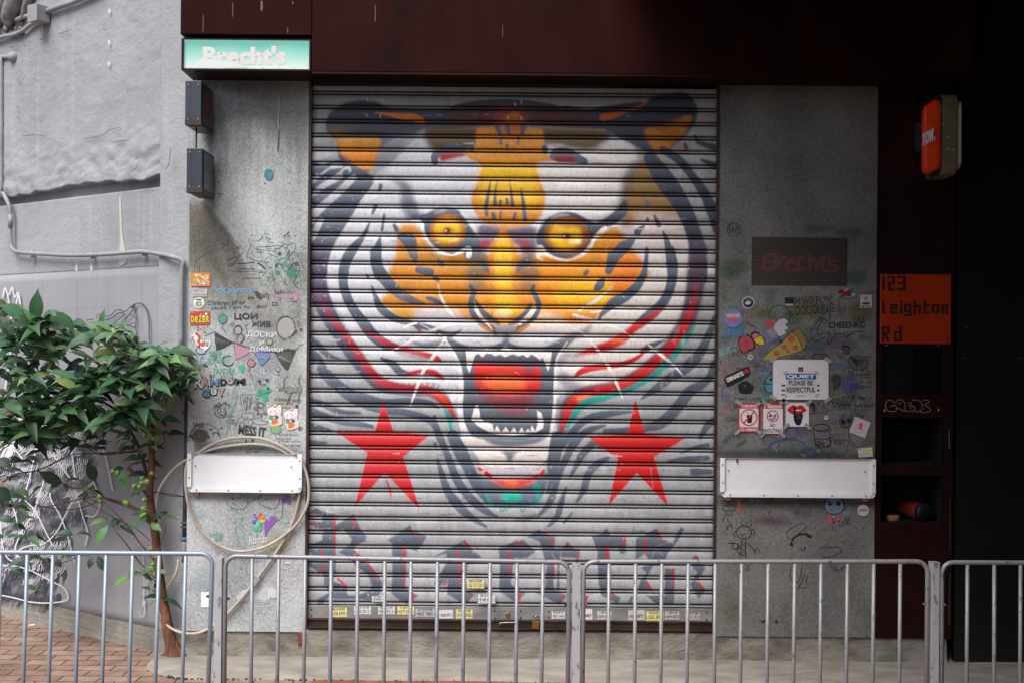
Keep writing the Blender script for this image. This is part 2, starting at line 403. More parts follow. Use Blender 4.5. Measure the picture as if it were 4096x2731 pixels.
    S('A', [(600, 262), (700, 275), (800, 290), (900, 300), (970, 330)], [8, 26, 44, 60, 60], (238, 128, 30), 1.2)
    # left mane stripes
    P('A', [(60, 700), (180, 690), (300, 640), (430, 680), (560, 760), (590, 820), (490, 960), (430, 1060), (330, 1220), (270, 1320), (225, 1460), (205, 1570), (60, 1570)], SL, 1.5)
    S('A', [(60, 640), (160, 610), (270, 600)], [70, 60, 10], (188, 190, 200), 2)
    for p, w in [([(70, 830), (140, 770), (230, 700), (330, 690)], [50, 40, 44, 30]), ([(60, 950), (170, 860), (270, 800), (380, 720)], [36, 44, 50, 60]),
                 ([(90, 1130), (130, 1060), (240, 960), (340, 870), (430, 780)], [60, 70, 60, 60, 50]), ([(60, 1330), (110, 1230), (170, 1120)], [40, 60, 40]),
                 ([(60, 1060), (100, 1010)], [50, 20])]:
        S('A', p, w, (192, 194, 204), 1.2)
    S('A', [(360, 750), (370, 740)], 44, SL); S('A', [(150, 745), (240, 670)], [24, 40], SL)
    # left soft grey over the eye
    P('A', [(720, 800), (820, 800), (890, 860), (920, 960), (960, 1060), (1050, 1080), (900, 1130), (820, 1060), (800, 960), (800, 860)], SL, 9, .85)
    for p, w in [([(645, 845), (640, 880)], 30), ([(605, 1010), (580, 1070)], [36, 20]), ([(675, 1075), (655, 1205)], [20, 22]), ([(755, 1165), (775, 1200)], [30, 40])]:
        S('A', p, w, SL)
    # --- orange cheeks
    P('C', [(800, -180), (930, -190), (1000, -80), (1100, 30), (1280, 20), (1440, 60), (1560, 0), (1720, 0), (1800, 60), (1900, 30), (1900, 300), (1920, 520), (1760, 620),
            (1640, 640), (1500, 620), (1380, 560), (1260, 560), (1060, 500), (960, 550), (870, 580), (760, 500), (640, 420), (700, 330), (700, 200), (760, 60)], OR, 7)
    P('C', [(800, -60), (1050, 50), (1300, 60), (1420, 60), (1350, 140), (1000, 60), (850, 40)], OCH, 14, .9)
    P('C', [(700, 440), (800, 460), (920, 520), (880, 580), (760, 520)], (214, 164, 40), 8, .8)
    P('C', [(960, 470), (1200, 470), (1300, 520), (1300, 600), (1000, 640), (900, 560)], WH, 13, .85)
    P('B', [(740, 1450), (900, 1470), (1060, 1420), (1130, 1300), (1210, 1230), (1330, 1180), (1420, 1290), (1480, 1380), (1540, 1480), (1540, 1580), (700, 1580)], (214, 140, 36), 7)
    P('D', [(640, 60), (1050, 60), (1300, 30), (1440, 40), (1530, 90), (1540, 180), (1470, 290), (1330, 400), (1200, 510), (1150, 570), (1000, 590), (850, 560),
            (700, 600), (560, 600), (640, 500), (700, 420), (650, 300)], (244, 156, 40), 7)
    P('D', [(760, 60), (1200, 40), (1180, 120), (900, 130)], (214, 140, 30), 14, .8)
    P('D', [(900, 260), (1250, 240), (1300, 360), (1150, 470), (900, 460), (820, 380)], (252, 196, 30), 18)
    P('D', [(1290, 90), (1440, 50), (1520, 100), (1480, 260), (1330, 330), (1280, 200)], (246, 138, 44), 8)
    P('D', [(560, 500), (760, 500), (930, 560), (880, 620), (600, 640)], (246, 226, 206), 14, .85)
    for p, w in [([(800, 1260), (870, 1280), (900, 1370), (920, 1440)], [50, 110, 76, 56]), ([(950, 1520), (1040, 1540)], [60, 66]), ([(1110, 1450), (1140, 1480)], 40), ([(1055, 1395), (1062, 1405)], 16)]:
        S('A', p, w, SL)
    for p, w in [([(1020, 385), (1070, 400), (1130, 430)], [30, 40, 34]), ([(1080, 225), (1100, 240)], 40), ([(535, 205), (545, 220)], 22)]:
        S('C', p, w, SL)
    # --- outlines left of the face
    S('A', [(555, 1150), (500, 1260), (420, 1360), (365, 1460), (345, 1568)], [18, 40, 80, 84, 80], SL)
    S('C', [(375, 60), (350, 160), (348, 280), (390, 410), (450, 510), (520, 600), (590, 690), (700, 760), (850, 800)], [70, 78, 74, 76, 80, 90, 90, 80, 40], SL)
    S('A', [(640, 1260), (620, 1360), (605, 1460), (640, 1568)], [14, 70, 84, 90], SL)
    S('C', [(605, 20), (620, 140), (700, 260), (810, 360), (930, 415), (1000, 432)], [90, 92, 96, 80, 50, 14], SL)
    S('C', [(575, 290), (605, 380), (650, 470), (750, 545), (900, 590), (1050, 630), (1180, 690), (1290, 640)], [12, 40, 66, 60, 44, 50, 40, 10], SL)
    S('C', [(530, 640), (660, 730), (820, 790), (980, 830), (1080, 860), (1130, 885)], [20, 34, 40, 44, 50, 20], (206, 44, 48), 2)
    S('C', [(900, 600), (960, 640)], [14, 30], DR, 4); S('C', [(820, 700), (980, 760), (1130, 740)], [10, 40, 50], SL, 4, .7)
    S('C', [(650, 865), (740, 910), (800, 970), (880, 990)], [20, 60, 60, 30], SL, 1.4)
    S('C', [(780, 820), (920, 850), (1040, 870)], [16, 30, 14], GRY, 4, .8)
    S('C', [(860, 990), (980, 970), (1080, 985), (1150, 1030)], [30, 44, 50, 20], (200, 40, 44), 2.4)
    # main outer band, slate then red core
    S('C', [(140, 0), (135, 200), (165, 380), (250, 560), (350, 720), (450, 860), (540, 980), (660, 1080), (860, 1120), (1040, 1130), (1150, 1200), (1220, 1330)],
      [150, 150, 150, 130, 120, 120, 110, 110, 90, 80, 80, 50], PUR, 3)
    S('C', [(150, 380), (230, 520), (340, 650), (440, 790), (530, 920), (640, 1040), (800, 1095), (1000, 1110), (1120, 1170), (1190, 1250), (1225, 1330)],
      [10, 24, 40, 50, 60, 66, 56, 60, 70, 56, 30], (196, 40, 48), 5, .9)
    S('C', [(1060, 1130), (1150, 1190), (1200, 1260)], [20, 40, 24], (232, 70, 40), 4)
    # outer slate stripes on bare metal, left
    for p, w in [([(50, 690), (140, 760), (230, 840), (330, 870)], [60, 60, 40, 10]), ([(50, 780), (130, 860), (190, 970), (300, 1080), (440, 1180), (640, 1270), (860, 1300), (1040, 1360), (1110, 1460), (1150, 1568)], [50, 80, 90, 90, 100, 70, 56, 60, 50, 50]),
                 ([(300, 1110), (480, 1160), (660, 1220), (860, 1210), (1020, 1220), (1110, 1260)], [20, 60, 70, 60, 50, 20]),
                 ([(60, 1180), (180, 1230), (330, 1290), (480, 1300)], [20, 50, 40, 20]),
                 ([(50, 1270), (170, 1320), (330, 1370), (480, 1390), (575, 1410)], [70, 60, 50, 46, 30]), ([(50, 1400), (160, 1420), (245, 1440)], [70, 40, 20]), ([(50, 1535), (210, 1540)], [50, 20])]:
        S('C', p, w, SL, 1.6)
    for p, w in [([(240, 930), (360, 960), (470, 1050)], [50, 60, 20]), ([(130, 900), (100, 1000)], [30, 40]), ([(200, 700), (240, 760)], [50, 20])]:
        S('C', p, w, (176, 178, 184), 4, .8)
    S('C', [(1145, 1250), (1185, 1320), (1205, 1400), (1215, 1500)], [12, 36, 30, 14], TEAL, 1.4)
    # --- right of the head
    P('B', [(1560, 190), (1620, 140), (1800, 100), (1900, 110), (1970, 200), (1970, 320), (1900, 430), (1800, 520), (1720, 590), (1560, 570), (1460, 520), (1380, 480), (1240, 400), (1300, 330), (1440, 280)], SLB, 4)
    P('B', [(1560, 400), (1680, 370), (1900, 290), (1930, 330), (1860, 450), (1760, 540), (1680, 580), (1600, 520)], (206, 128, 24), 6)
    S('B', [(1225, 300), (1300, 285), (1400, 255), (1500, 225), (1565, 188)], [60, 50, 30, 22, 8], (226, 108, 34), 1.4)
    P('B', [(1530, 650), (1590, 620), (1680, 780), (1780, 930), (1850, 1080), (1880, 1180), (1700, 1170), (1560, 1150), (1380, 1200), (1380, 950), (1440, 760)], (150, 118, 66), 14)
    P('B', [(1500, 1080), (1850, 1100), (1900, 1180), (1900, 1400), (1600, 1380), (1480, 1250)], (222, 206, 200), 16, .9)
    P('B', [(1380, 760), (1520, 640), (1440, 900), (1380, 1060), (1250, 1160), (1180, 1150), (1330, 1040), (1370, 900)], (84, 80, 72), 12, .8)
    S('B', [(1600, 620), (1690, 760), (1790, 900), (1880, 1050), (1950, 1230), (1985, 1400), (1990, 1580)], [100, 150, 150, 130, 120, 130, 140], SLB, 2)
    S('B', [(1700, 560), (1830, 640), (1930, 760), (2030, 900), (2100, 1060), (2130, 1200)], [60, 70, 66, 80, 90, 60], SLB, 2)
    S('B', [(1980, 500), (2110, 540)], [30, 60], SLB, 2); S('B', [(2010, 640), (2130, 690)], [20, 60], SLB, 2)
    S('B', [(1880, 520), (1890, 545)], 34, SLB); S('B', [(1960, 450), (1975, 480)], 24, SLB)
    for p, w in [([(1570, 970), (1590, 1000)], 28), ([(1635, 1090), (1670, 1160)], [24, 40]), ([(1580, 1115), (1580, 1125)], 28), ([(1550, 1170), (1500, 1215)], [20, 60]),
                 ([(1470, 1280), (1390, 1340), (1320, 1420), (1270, 1530)], [30, 100, 80, 56]), ([(1090, 1540), (1085, 1545)], 36)]:
        S('B', p, w, SL)
    S('D', [(1100, 170), (1080, 195)], 30, SL); S('D', [(1225, 235), (1200, 280), (1170, 310)], [34, 70, 40], SL); S('D', [(1290, 40), (1260, 175)], [60, 40], SL)
    # right outlines
    S('B', [(1705, 1215), (1740, 1310), (1755, 1420), (1775, 1568)], [14, 50, 60, 70], SL)
    S('D', [(1770, 0), (1790, 120), (1775, 240), (1745, 350), (1680, 450), (1580, 540), (1480, 620)], [60, 66, 80, 76, 80, 90, 60], SL, 1.6)
    S('D', [(1690, 470), (1590, 550), (1480, 620), (1390, 700), (1280, 760), (1140, 800), (1000, 835)], [20, 40, 60, 80, 76, 60, 16], (216, 40, 40), 4)
    S('D', [(1400, 690), (1300, 730)], [40, 30], (240, 110, 50), 6)
    S('B', [(1572, 1335), (1562, 1568)], [10, 30], SL)
    S('D', [(1575, 0), (1560, 150), (1510, 270), (1410, 370), (1300, 430), (1210, 520)], [28, 40, 70, 80, 80, 30], SL, 1.4)
    S('D', [(1210, 520), (1190, 560)], [30, 16], SL)
    S('D', [(1720, 720), (1600, 770), (1540, 810)], [14, 50, 40], SL, 1.6)
    S('D', [(1560, 810), (1480, 870), (1360, 915), (1230, 930), (1120, 945), (1040, 975), (990, 1020)], [20, 36, 40, 50, 54, 46, 10], (212, 38, 40), 1.6)
    S('D', [(860, 900), (940, 830), (1060, 860)], [60, 60, 20], GRY, 9, .7)
    S('D', [(900, 1020), (1000, 1100), (1130, 1110)], [90, 90, 40], (140, 138, 150), 8, .8)
    S('D', [(1985, 0), (1970, 200), (1950, 380), (1900, 560), (1830, 700), (1700, 850), (1540, 980), (1350, 1080), (1100, 1140), (960, 1220), (910, 1360), (890, 1500)],
      [150, 150, 140, 130, 140, 130, 110, 100, 110, 110, 80, 50], (92, 80, 100), 5)
    S('D', [(1970, 260), (1950, 420), (1890, 580), (1810, 720), (1690, 850), (1540, 980), (1350, 1085), (1100, 1150), (970, 1230), (920, 1350), (900, 1480)],
      [10, 34, 60, 66, 76, 76, 70, 80, 76, 50, 20], (214, 38, 38), 6)
    S('D', [(1120, 1160), (1030, 1190)], [20, 40], (240, 140, 70), 6)
    S('D', [(1960, 600), (1880, 720), (1790, 850), (1680, 960), (1540, 1060), (1390, 1130), (1230, 1180), (1100, 1210), (1010, 1290), (960, 1380), (910, 1460)],
      [16, 40, 44, 44, 44, 36, 50, 60, 50, 34, 10], TEAL, 2)
    for p, w in [([(2120, 540), (2070, 680), (2000, 820), (1900, 930), (1760, 1020), (1640, 1110), (1530, 1190)], [40, 60, 80, 90, 70, 60, 14]),
                 ([(2110, 900), (2060, 1040), (1920, 1130), (1800, 1280), (1690, 1380), (1560, 1420), (1400, 1440), (1240, 1445)], [50, 60, 90, 90, 90, 60, 50, 40]),
                 ([(1450, 1290), (1250, 1310), (1100, 1350), (1000, 1430), (900, 1560)], [20, 60, 60, 60, 50]), ([(2120, 1360), (2060, 1400), (2000, 1500)], [60, 60, 30]),
                 ([(1240, 1400), (1130, 1430), (1050, 1480), (980, 1568)], [20, 50, 60, 60]), ([(1330, 1540), (1200, 1560)], [10, 50])]:
        S('D', p, w, (88, 98, 114), 1.6)
    for i in range(14):
        x = 1700+rng.random()*320; y = 620+rng.random()*420
        S('D', [(x, y), (x-16, y+60+rng.random()*60)], [14, 20], (196, 196, 192), 3, .35)
    # --- eyes
    P('A', [(900, 1080), (1000, 1075), (1080, 1035), (1170, 1020), (1260, 1040), (1320, 1095), (1390, 1180), (1430, 1260), (1445, 1350), (1430, 1450), (1330, 1440), (1290, 1370), (1200, 1395),
            (1100, 1350), (1020, 1270), (985, 1180), (900, 1130)], SL, 2)
    S('A', [(1080, 1065), (1160, 1040)], [14, 24], (170, 170, 180), 5)
    E('A', 1182, 1208, 146, 134, (198, 112, 24), 3); E('A', 1180, 1205, 110, 100, (246, 196, 30), 7)
    E('A', 1182, 1210, 34, 32, (190, 110, 24), 4); E('A', 1182, 1205, 17, 17, (60, 60, 70)); E('A', 1168, 1208, 8, 8, (240, 240, 240))
    S('A', [(1190, 1290), (1260, 1280)], [10, 20], (250, 230, 150), 3)
    S('A', [(890, 1125), (965, 1150), (990, 1230), (1040, 1310), (1110, 1375), (1220, 1402), (1290, 1375), (1350, 1350), (1350, 1410)], [12, 40, 14, 14, 26, 12, 26, 40, 44], (244, 242, 246), .8)
    S('A', [(1290, 1060), (1370, 1150), (1420, 1240)], [14, 40, 16], (238, 232, 234), 3)
    P('B', [(690, 1300), (700, 1220), (745, 1140), (810, 1085), (900, 1058), (1000, 1065), (1080, 1105), (1160, 1140), (1240, 1110), (1330, 1040), (1400, 960), (1420, 1060), (1330, 1150), (1230, 1190),
            (1160, 1240), (1110, 1320), (1050, 1390), (940, 1430), (820, 1410), (740, 1350)], SLB, 2)
    S('B', [(810, 1115), (870, 1085), (950, 1080)], [10, 30, 14], (160, 158, 160), 3)
    E('B', 932, 1245, 182, 146, (150, 84, 26), 3); E('B', 925, 1250, 130, 112, (244, 192, 24), 8); E('B', 960, 1150, 110, 34, (150, 76, 26), 6, .8)
    E('B', 930, 1255, 46, 30, (196, 120, 20), 4); E('B', 932, 1255, 24, 17, (50, 44, 50)); E('B', 915, 1255, 7, 12, (240, 240, 240))
    S('B', [(950, 1300), (1030, 1295)], [10, 34], (252, 236, 180), 4)
    S('B', [(715, 1400), (720, 1345), (780, 1400), (870, 1435), (960, 1442), (1050, 1405), (1120, 1345), (1160, 1270), (1215, 1210), (1245, 1185)], [30, 50, 30, 20, 16, 22, 20, 24, 40, 26], (246, 226, 216), .8)
    S('B', [(740, 1440), (700, 1420), (700, 1370)], [12, 20, 12], (246, 226, 216), .8)
    S('B', [(840, 1070), (750, 1110), (690, 1190), (650, 1260)], [12, 26, 40, 16], (224, 214, 216), 4)
    # between the eyes
    P('A', [(1440, 1160), (1600, 1180), (1700, 1190), (1860, 1170), (1900, 1260), (1860, 1440), (1780, 1440), (1760, 1330), (1500, 1330), (1500, 1440), (1430, 1440), (1420, 1280)], PUR, 8, .9)
    P('A', [(1440, 1290), (1530, 1290), (1520, 1350), (1460, 1350)], (190, 36, 40), 7, .8); P('A', [(1740, 1270), (1840, 1280), (1830, 1390), (1780, 1390)], (160, 44, 54), 7, .7)
    P('A', [(1340, 1440), (1480, 1400), (1500, 1568), (1370, 1568)], (130, 108, 70), 12, .8); P('A', [(1750, 1440), (1860, 1420), (1920, 1568), (1740, 1568)], (140, 116, 80), 12, .8)
    # nose bridge
    S('A', [(1625, 1180), (1625, 1280), (1625, 1360), (1625, 1450), (1625, 1568)], [30, 110, 200, 210, 190], (226, 140, 40), 6)
    S('A', [(1620, 1290), (1620, 1400), (1620, 1568)], [50, 90, 90], (250, 214, 96), 10)
    S('C', [(1630, 0), (1630, 150), (1630, 300), (1640, 430)], [150, 130, 130, 220], (250, 200, 40), 10)
    S('C', [(1440, 100), (1480, 130), (1510, 190)], [50, 50, 10], SL, 3); S('C', [(1820, 100), (1760, 140), (1735, 185)], [60, 50, 10], SL, 4)
    P('C', [(1340, 150), (1440, 160), (1480, 280), (1400, 330), (1340, 290)], (134, 114, 92), 12, .8); P('C', [(1780, 170), (1900, 160), (1890, 300), (1800, 330), (1760, 260)], (140, 112, 84), 12, .8)
    P('C', [(1410, 390), (1500, 350), (1640, 380), (1780, 350), (1865, 390), (1850, 450), (1780, 520), (1700, 560), (1640, 610), (1560, 570), (1480, 520), (1420, 440)], (244, 160, 40), 5)
    P('C', [(1560, 380), (1720, 380), (1740, 470), (1660, 520), (1580, 480)], (252, 206, 40), 10); E('C', 1620, 510, 70, 30, (252, 232, 180), 8)
    S('C', [(1362, 290), (1388, 340), (1368, 430), (1390, 520), (1450, 580), (1530, 620), (1570, 660)], [30, 40, 50, 48, 40, 44, 60], SL, 1.2)
    S('C', [(1870, 290), (1862, 330), (1900, 400), (1908, 460), (1870, 540), (1790, 600), (1720, 650)], [30, 40, 44, 50, 44, 40, 50], SL, 1.2)
    S('C', [(1405, 400), (1440, 470), (1510, 540), (1590, 590)], [12, 40, 46, 30], SL, 1.2); S('C', [(1845, 440), (1800, 510), (1740, 560), (1680, 600)], [30, 40, 40, 30], SL, 1.2)
    S('C', [(1405, 465), (1440, 530), (1500, 590), (1540, 640)], [30, 26, 16, 6], (250, 232, 216), .8); S('C', [(1880, 470), (1830, 530), (1760, 590)], [26, 40, 20], (250, 232, 216), .8)
    S('C', [(1430, 600), (1490, 630), (1550, 665)], [16, 24, 10], (226, 132, 40), .8); S('C', [(1840, 600), (1770, 640), (1715, 670)], [12, 30, 10], (226, 132, 40), .8)
    P('C', [(1560, 610), (1620, 610), (1640, 640), (1680, 600), (1730, 620), (1690, 690), (1600, 690)], GRY, 3)
    P('C', [(1620, 600), (1660, 600), (1645, 640)], (150, 150, 160), 2)
    # --- mouth
    P('C', [(1170, 700), (1290, 745), (1400, 770), (1560, 755), (1640, 720), (1740, 760), (1950, 770), (2060, 720), (2200, 690), (2150, 760), (2080, 830), (2050, 920), (2045, 1100), (2030, 1300), (2010, 1480),
            (1900, 1540), (1700, 1568), (1500, 1540), (1380, 1480), (1310, 1380), (1290, 1250), (1305, 1050), (1270, 900), (1210, 780)], (96, 104, 120), 3)
    S('C', [(1230, 760), (1290, 860), (1320, 1000)], [40, 50, 40], (104, 112, 128), 6, .8)
    for x0, x1 in ((1270, 1600), (1680, 2050)):
        P('C', [(x0, 715), ((x0+x1)/2, 700), (x1, 712), (x1-40, 745), ((x0+x1)/2, 772), (x0+50, 750)], (214, 212, 220), 6)
    S('C', [(1450, 690), (1640, 700), (1800, 690)], [14, 50, 14], (150, 150, 160), 6, .8); S('C', [(1650, 690), (1645, 760)], [60, 30], (108, 114, 128), 5)
    S('C', [(960, 600), (1080, 640), (1170, 690), (1230, 760)], [10, 40, 60, 40], (120, 126, 140), 7, .7)
    S('D', [(1130, 590), (1090, 650), (960, 700), (880, 730)], [14, 40, 60, 20], (120, 120, 130), 6, .8)
    P('C', [(1395, 930), (1440, 900), (1560, 915), (1700, 905), (1830, 930), (1900, 910), (1925, 960), (1920, 1080), (1880, 1190), (1780, 1250), (1560, 1250), (1440, 1160), (1405, 1050)], (150, 52, 58), 12, .8)
    P('C', [(1395, 930), (1450, 900), (1600, 925), (1770, 925), (1820, 980), (1870, 950), (1922, 950), (1920, 1060), (1880, 1130), (1640, 1160), (1450, 1120), (1405, 1040)], (216, 46, 34), 5)
    P('C', [(1480, 1030), (1600, 1000), (1800, 1040), (1780, 1110), (1600, 1130), (1480, 1090)], (240, 116, 44), 10)
    P('C', [(1560, 1240), (1720, 1230), (1860, 1260), (1800, 1310), (1640, 1310)], (150, 50, 60), 10, .6)
    P('C', [(1325, 800), (1380, 810), (1400, 840), (1375, 920), (1355, 985), (1335, 930)], (244, 238, 236), .8, 1, False)
    zz = [(1320, 800), (1500, 790), (1600, 800), (1640, 770), (1700, 795), (1850, 800), (2015, 805), (2005, 900), (1985, 970), (1962, 905), (1940, 855), (1920, 880), (1885, 850), (1850, 830), (1820, 860),
          (1785, 835), (1750, 845), (1700, 832), (1640, 852), (1600, 832), (1560, 846), (1530, 826), (1490, 826), (1460, 856), (1430, 826), (1390, 842)]
    P('C', zz, (244, 238, 234), .8, 1, False)
    P('C', [(1370, 1350), (1395, 1260), (1418, 1225), (1436, 1290), (1440, 1340), (1480, 1370), (1540, 1390), (1552, 1450), (1575, 1400), (1610, 1456), (1645, 1410), (1680, 1458), (1712, 1414), (1742, 1462), (1775, 1414),
            (1795, 1456), (1825, 1424), (1840, 1450), (1855, 1398), (1885, 1446), (1902, 1380), (1896, 1280), (1932, 1300), (1950, 1370), (1945, 1420), (1880, 1462), (1700, 1482), (1540, 1466), (1430, 1410)], (244, 242, 242), .8, 1, False)
    S('C', [(1400, 1470), (1560, 1530), (1760, 1540), (1960, 1480)], [10, 26, 26, 10], (150, 156, 168), 4)
    S('C', [(1150, 700), (1215, 800), (1262, 890), (1285, 990), (1290, 1110), (1283, 1250), (1295, 1380), (1335, 1480), (1370, 1568)], [14, 22, 30, 34, 40, 36, 44, 50, 60], (236, 236, 242), .9)
    S('C', [(2140, 735), (2080, 820), (2050, 900), (2042, 1080), (2034, 1280), (2012, 1440), (1990, 1568)], [8, 16, 22, 26, 26, 26, 44], (240, 234, 232), .9)
    S('C', [(1240, 1130), (1215, 1180), (1235, 1250)], [40, 30, 6], (236, 234, 240), 1.5)
    # --- chin
    P('E', [(1290, -60), (1400, 60), (1440, 130), (1480, 160), (1700, 172), (1900, 160), (1970, 110), (2000, 30), (2010, -90), (1800, -40), (1500, -50)], WH_LIT, 1.4)
    P('E', [(1420, -90), (1600, -50), (1800, -50), (1990, -90), (1900, -20), (1700, 5), (1540, -10)], (110, 118, 136), 4)
    P('E', [(1600, 45), (1760, 45), (1720, 70), (1690, 125), (1665, 125), (1640, 75)], (110, 118, 134), 4)
    P('E', [(1330, 170), (1420, 180), (1560, 300), (1690, 340), (1860, 300), (1960, 190), (2010, 180), (1990, 260), (1940, 400), (1880, 470), (1700, 500), (1560, 490), (1450, 400), (1370, 280)], (98, 110, 128), 2)
    P('E', [(1430, 178), (1960, 178), (1920, 230), (1690, 270), (1480, 250)], (206, 200, 208), 7)
    P('E', [(1480, 230), (1560, 262), (1690, 270), (1880, 250), (1930, 240), (1840, 310), (1690, 345), (1560, 300)], (206, 56, 50), 6)
    S('E', [(1430, 185), (1450, 195)], 26, RED, 1.5); S('E', [(1490, 220), (1520, 250)], [34, 40], RED, 1.5); S('E', [(1950, 200), (1930, 235)], [24, 34], RED, 1.5); S('E', [(1900, 240), (1870, 262)], 26, RED, 1.5)
    E('E', 1690, 300, 60, 28, (236, 110, 50), 5)
    S('E', [(1360, 255), (1420, 340), (1490, 430), (1560, 495)], [12, 34, 44, 10], TEAL, 1.6); E('E', 1690, 415, 90, 44, (20, 170, 152), 4)
    S('E', [(1890, 330), (1910, 400), (1870, 490)], [60, 40, 10], TEAL, 2)
    S('E', [(1600, 500), (1620, 530), (1640, 500), (1660, 525)], 12, TEAL, 1); S('E', [(1760, 500), (1780, 530), (1800, 490), (1840, 440), (1880, 490)], 12, TEAL, 1)
    S('E', [(2040, 0), (2010, 130), (1960, 220)], [40, 50, 10], TEAL, 6, .6)
    # beard stripes
    for p, w in [([(1075, -230), (1100, -90), (1160, 30), (1210, 160), (1270, 300), (1370, 430), (1480, 520), (1580, 570)], [30, 46, 50, 60, 70, 70, 60, 10]),
                 ([(1220, -80), (1290, 60), (1350, 180), (1420, 330), (1500, 470)], [90, 110, 90, 80, 10]), ([(1100, 110), (1135, 230), (1180, 360), (1250, 460), (1350, 560), (1490, 650)], [20, 46, 66, 80, 60, 20]),
                 ([(1080, -10), (1090, 20)], [34, 10]), ([(2060, -60), (2030, 120), (2010, 260), (1980, 380)], [110, 100, 50, 20])]:
        S('E', p, w, SL, 1.4)
    for p, w in [([(1010, -80), (940, 80), (880, 200), (840, 330), (790, 470), (690, 580)], [60, 60, 60, 54, 50, 14]), ([(1160, -30), (1060, 70), (1000, 180), (960, 260)], [60, 60, 40, 10]),
                 ([(1265, 100), (1180, 150), (1110, 220), (1070, 350), (1010, 460)], [30, 60, 60, 54, 14]), ([(930, 330), (895, 440), (860, 560), (790, 645)], [14, 46, 50, 24]), ([(975, 540), (910, 620)], [16, 20]),
                 ([(2060, 0), (1950, 20), (1850, 60)], [40, 30, 10]), ([(2060, 100), (1900, 110), (1750, 130)], [40, 50, 30]), ([(2080, 210), (1950, 210)], [40, 60])]:
        S('F', p, w, SL, 1.6)
    S('E', [(1700, 600), (1800, 590), (1880, 560)], [10, 40, 30], SL, 3, .7)
    for x0, y0, x1, y1, c_, a_ in ((1640, 990, 1760, 1080, (168, 124, 52), .5), (1600, 1100, 1700, 1220, (196, 140, 60), .4), (1720, 960, 1850, 1080, (150, 112, 60), .5), (2180, 1010, 2420, 1090, (196, 132, 40), .5), (1950, 560, 2100, 640, (190, 130, 56), .5), (1330, 520, 1500, 580, (150, 112, 50), .6), (2640, 500, 2760, 600, (120, 92, 44), .6)):
        for _ in range(7): cv.ell(x0+rng.random()*(x1-x0), y0+rng.random()*(y1-y0), 14+rng.random()*22, 10+rng.random()*14, c_, 9, a_*.6)
    # --- stars
    cv.poly([(1532, 1600), (1575, 1725), (1722, 1737), (1612, 1825), (1680, 2038), (1540, 1888), (1420, 2022), (1470, 1810), (1342, 1725), (1500, 1724)], (214, 38, 46), 1, 1, False)
    cv.poly([(2541, 1594), (2582, 1736), (2744, 1750), (2616, 1826), (2673, 2024), (2547, 1889), (2434, 2020), (2472, 1835), (2347, 1742), (2511, 1736)], (214, 30, 28), 1, 1, False)
    S('E', [(680, 250), (700, 300), (720, 360), (730, 420)], [4, 14, 20, 6], (214, 44, 52), 1.2)
    # --- lettering along the foot
    def L(r, *polys):
        for q in polys: P(r, q, SL, 1.4, .97, False)
    L('L', [(60, 100), (250, 100), (250, 20), (90, 0), (180, -60), (300, 0), (460, 40), (400, 60), (400, 480), (410, 700), (360, 760), (520, 820), (700, 860), (790, 760), (760, 690), (600, 580), (560, 500), (430, 440),
            (560, 350), (580, 300), (530, 230), (470, 170), (400, 200), (400, 140), (520, 60), (600, 10), (640, 90), (680, 190), (745, 260), (730, 320), (640, 350), (600, 420), (660, 470), (760, 560), (870, 690), (920, 780),
            (900, 900), (800, 980), (640, 960), (440, 960), (330, 960), (250, 1030), (300, 1100), (260, 1120), (190, 1050), (200, 960), (330, 890), (270, 820), (270, 700), (80, 580), (140, 470), (80, 380), (250, 300), (250, 180), (160, 160)],
      [(1030, 340), (980, 300), (1080, 240), (1240, 130), (1250, 190), (1420, 260), (1360, 370), (1300, 430), (1200, 390), (1180, 840), (1320, 920), (1200, 1020), (1120, 980), (1020, 900), (1035, 700)],
      [(1480, 500), (1850, 300), (1950, 430), (2030, 490), (1880, 590), (1830, 830), (1950, 920), (1880, 1000), (1800, 1000), (1650, 910), (1660, 740), (1560, 820), (1500, 800), (1640, 560), (1640, 450)],
      [(2210, 400), (2350, 340), (2500, 300), (2640, 430), (2550, 500), (2400, 500), (2360, 800), (2480, 880), (2440, 960), (2300, 900), (2230, 830), (2240, 600), (2230, 440)])
    P('L', [(540, 800), (620, 740), (760, 740), (800, 830), (700, 900), (540, 920)], MET, 1.2); P('L', [(270, 980), (380, 960), (360, 1060), (290, 1060)], MET, 1.2)
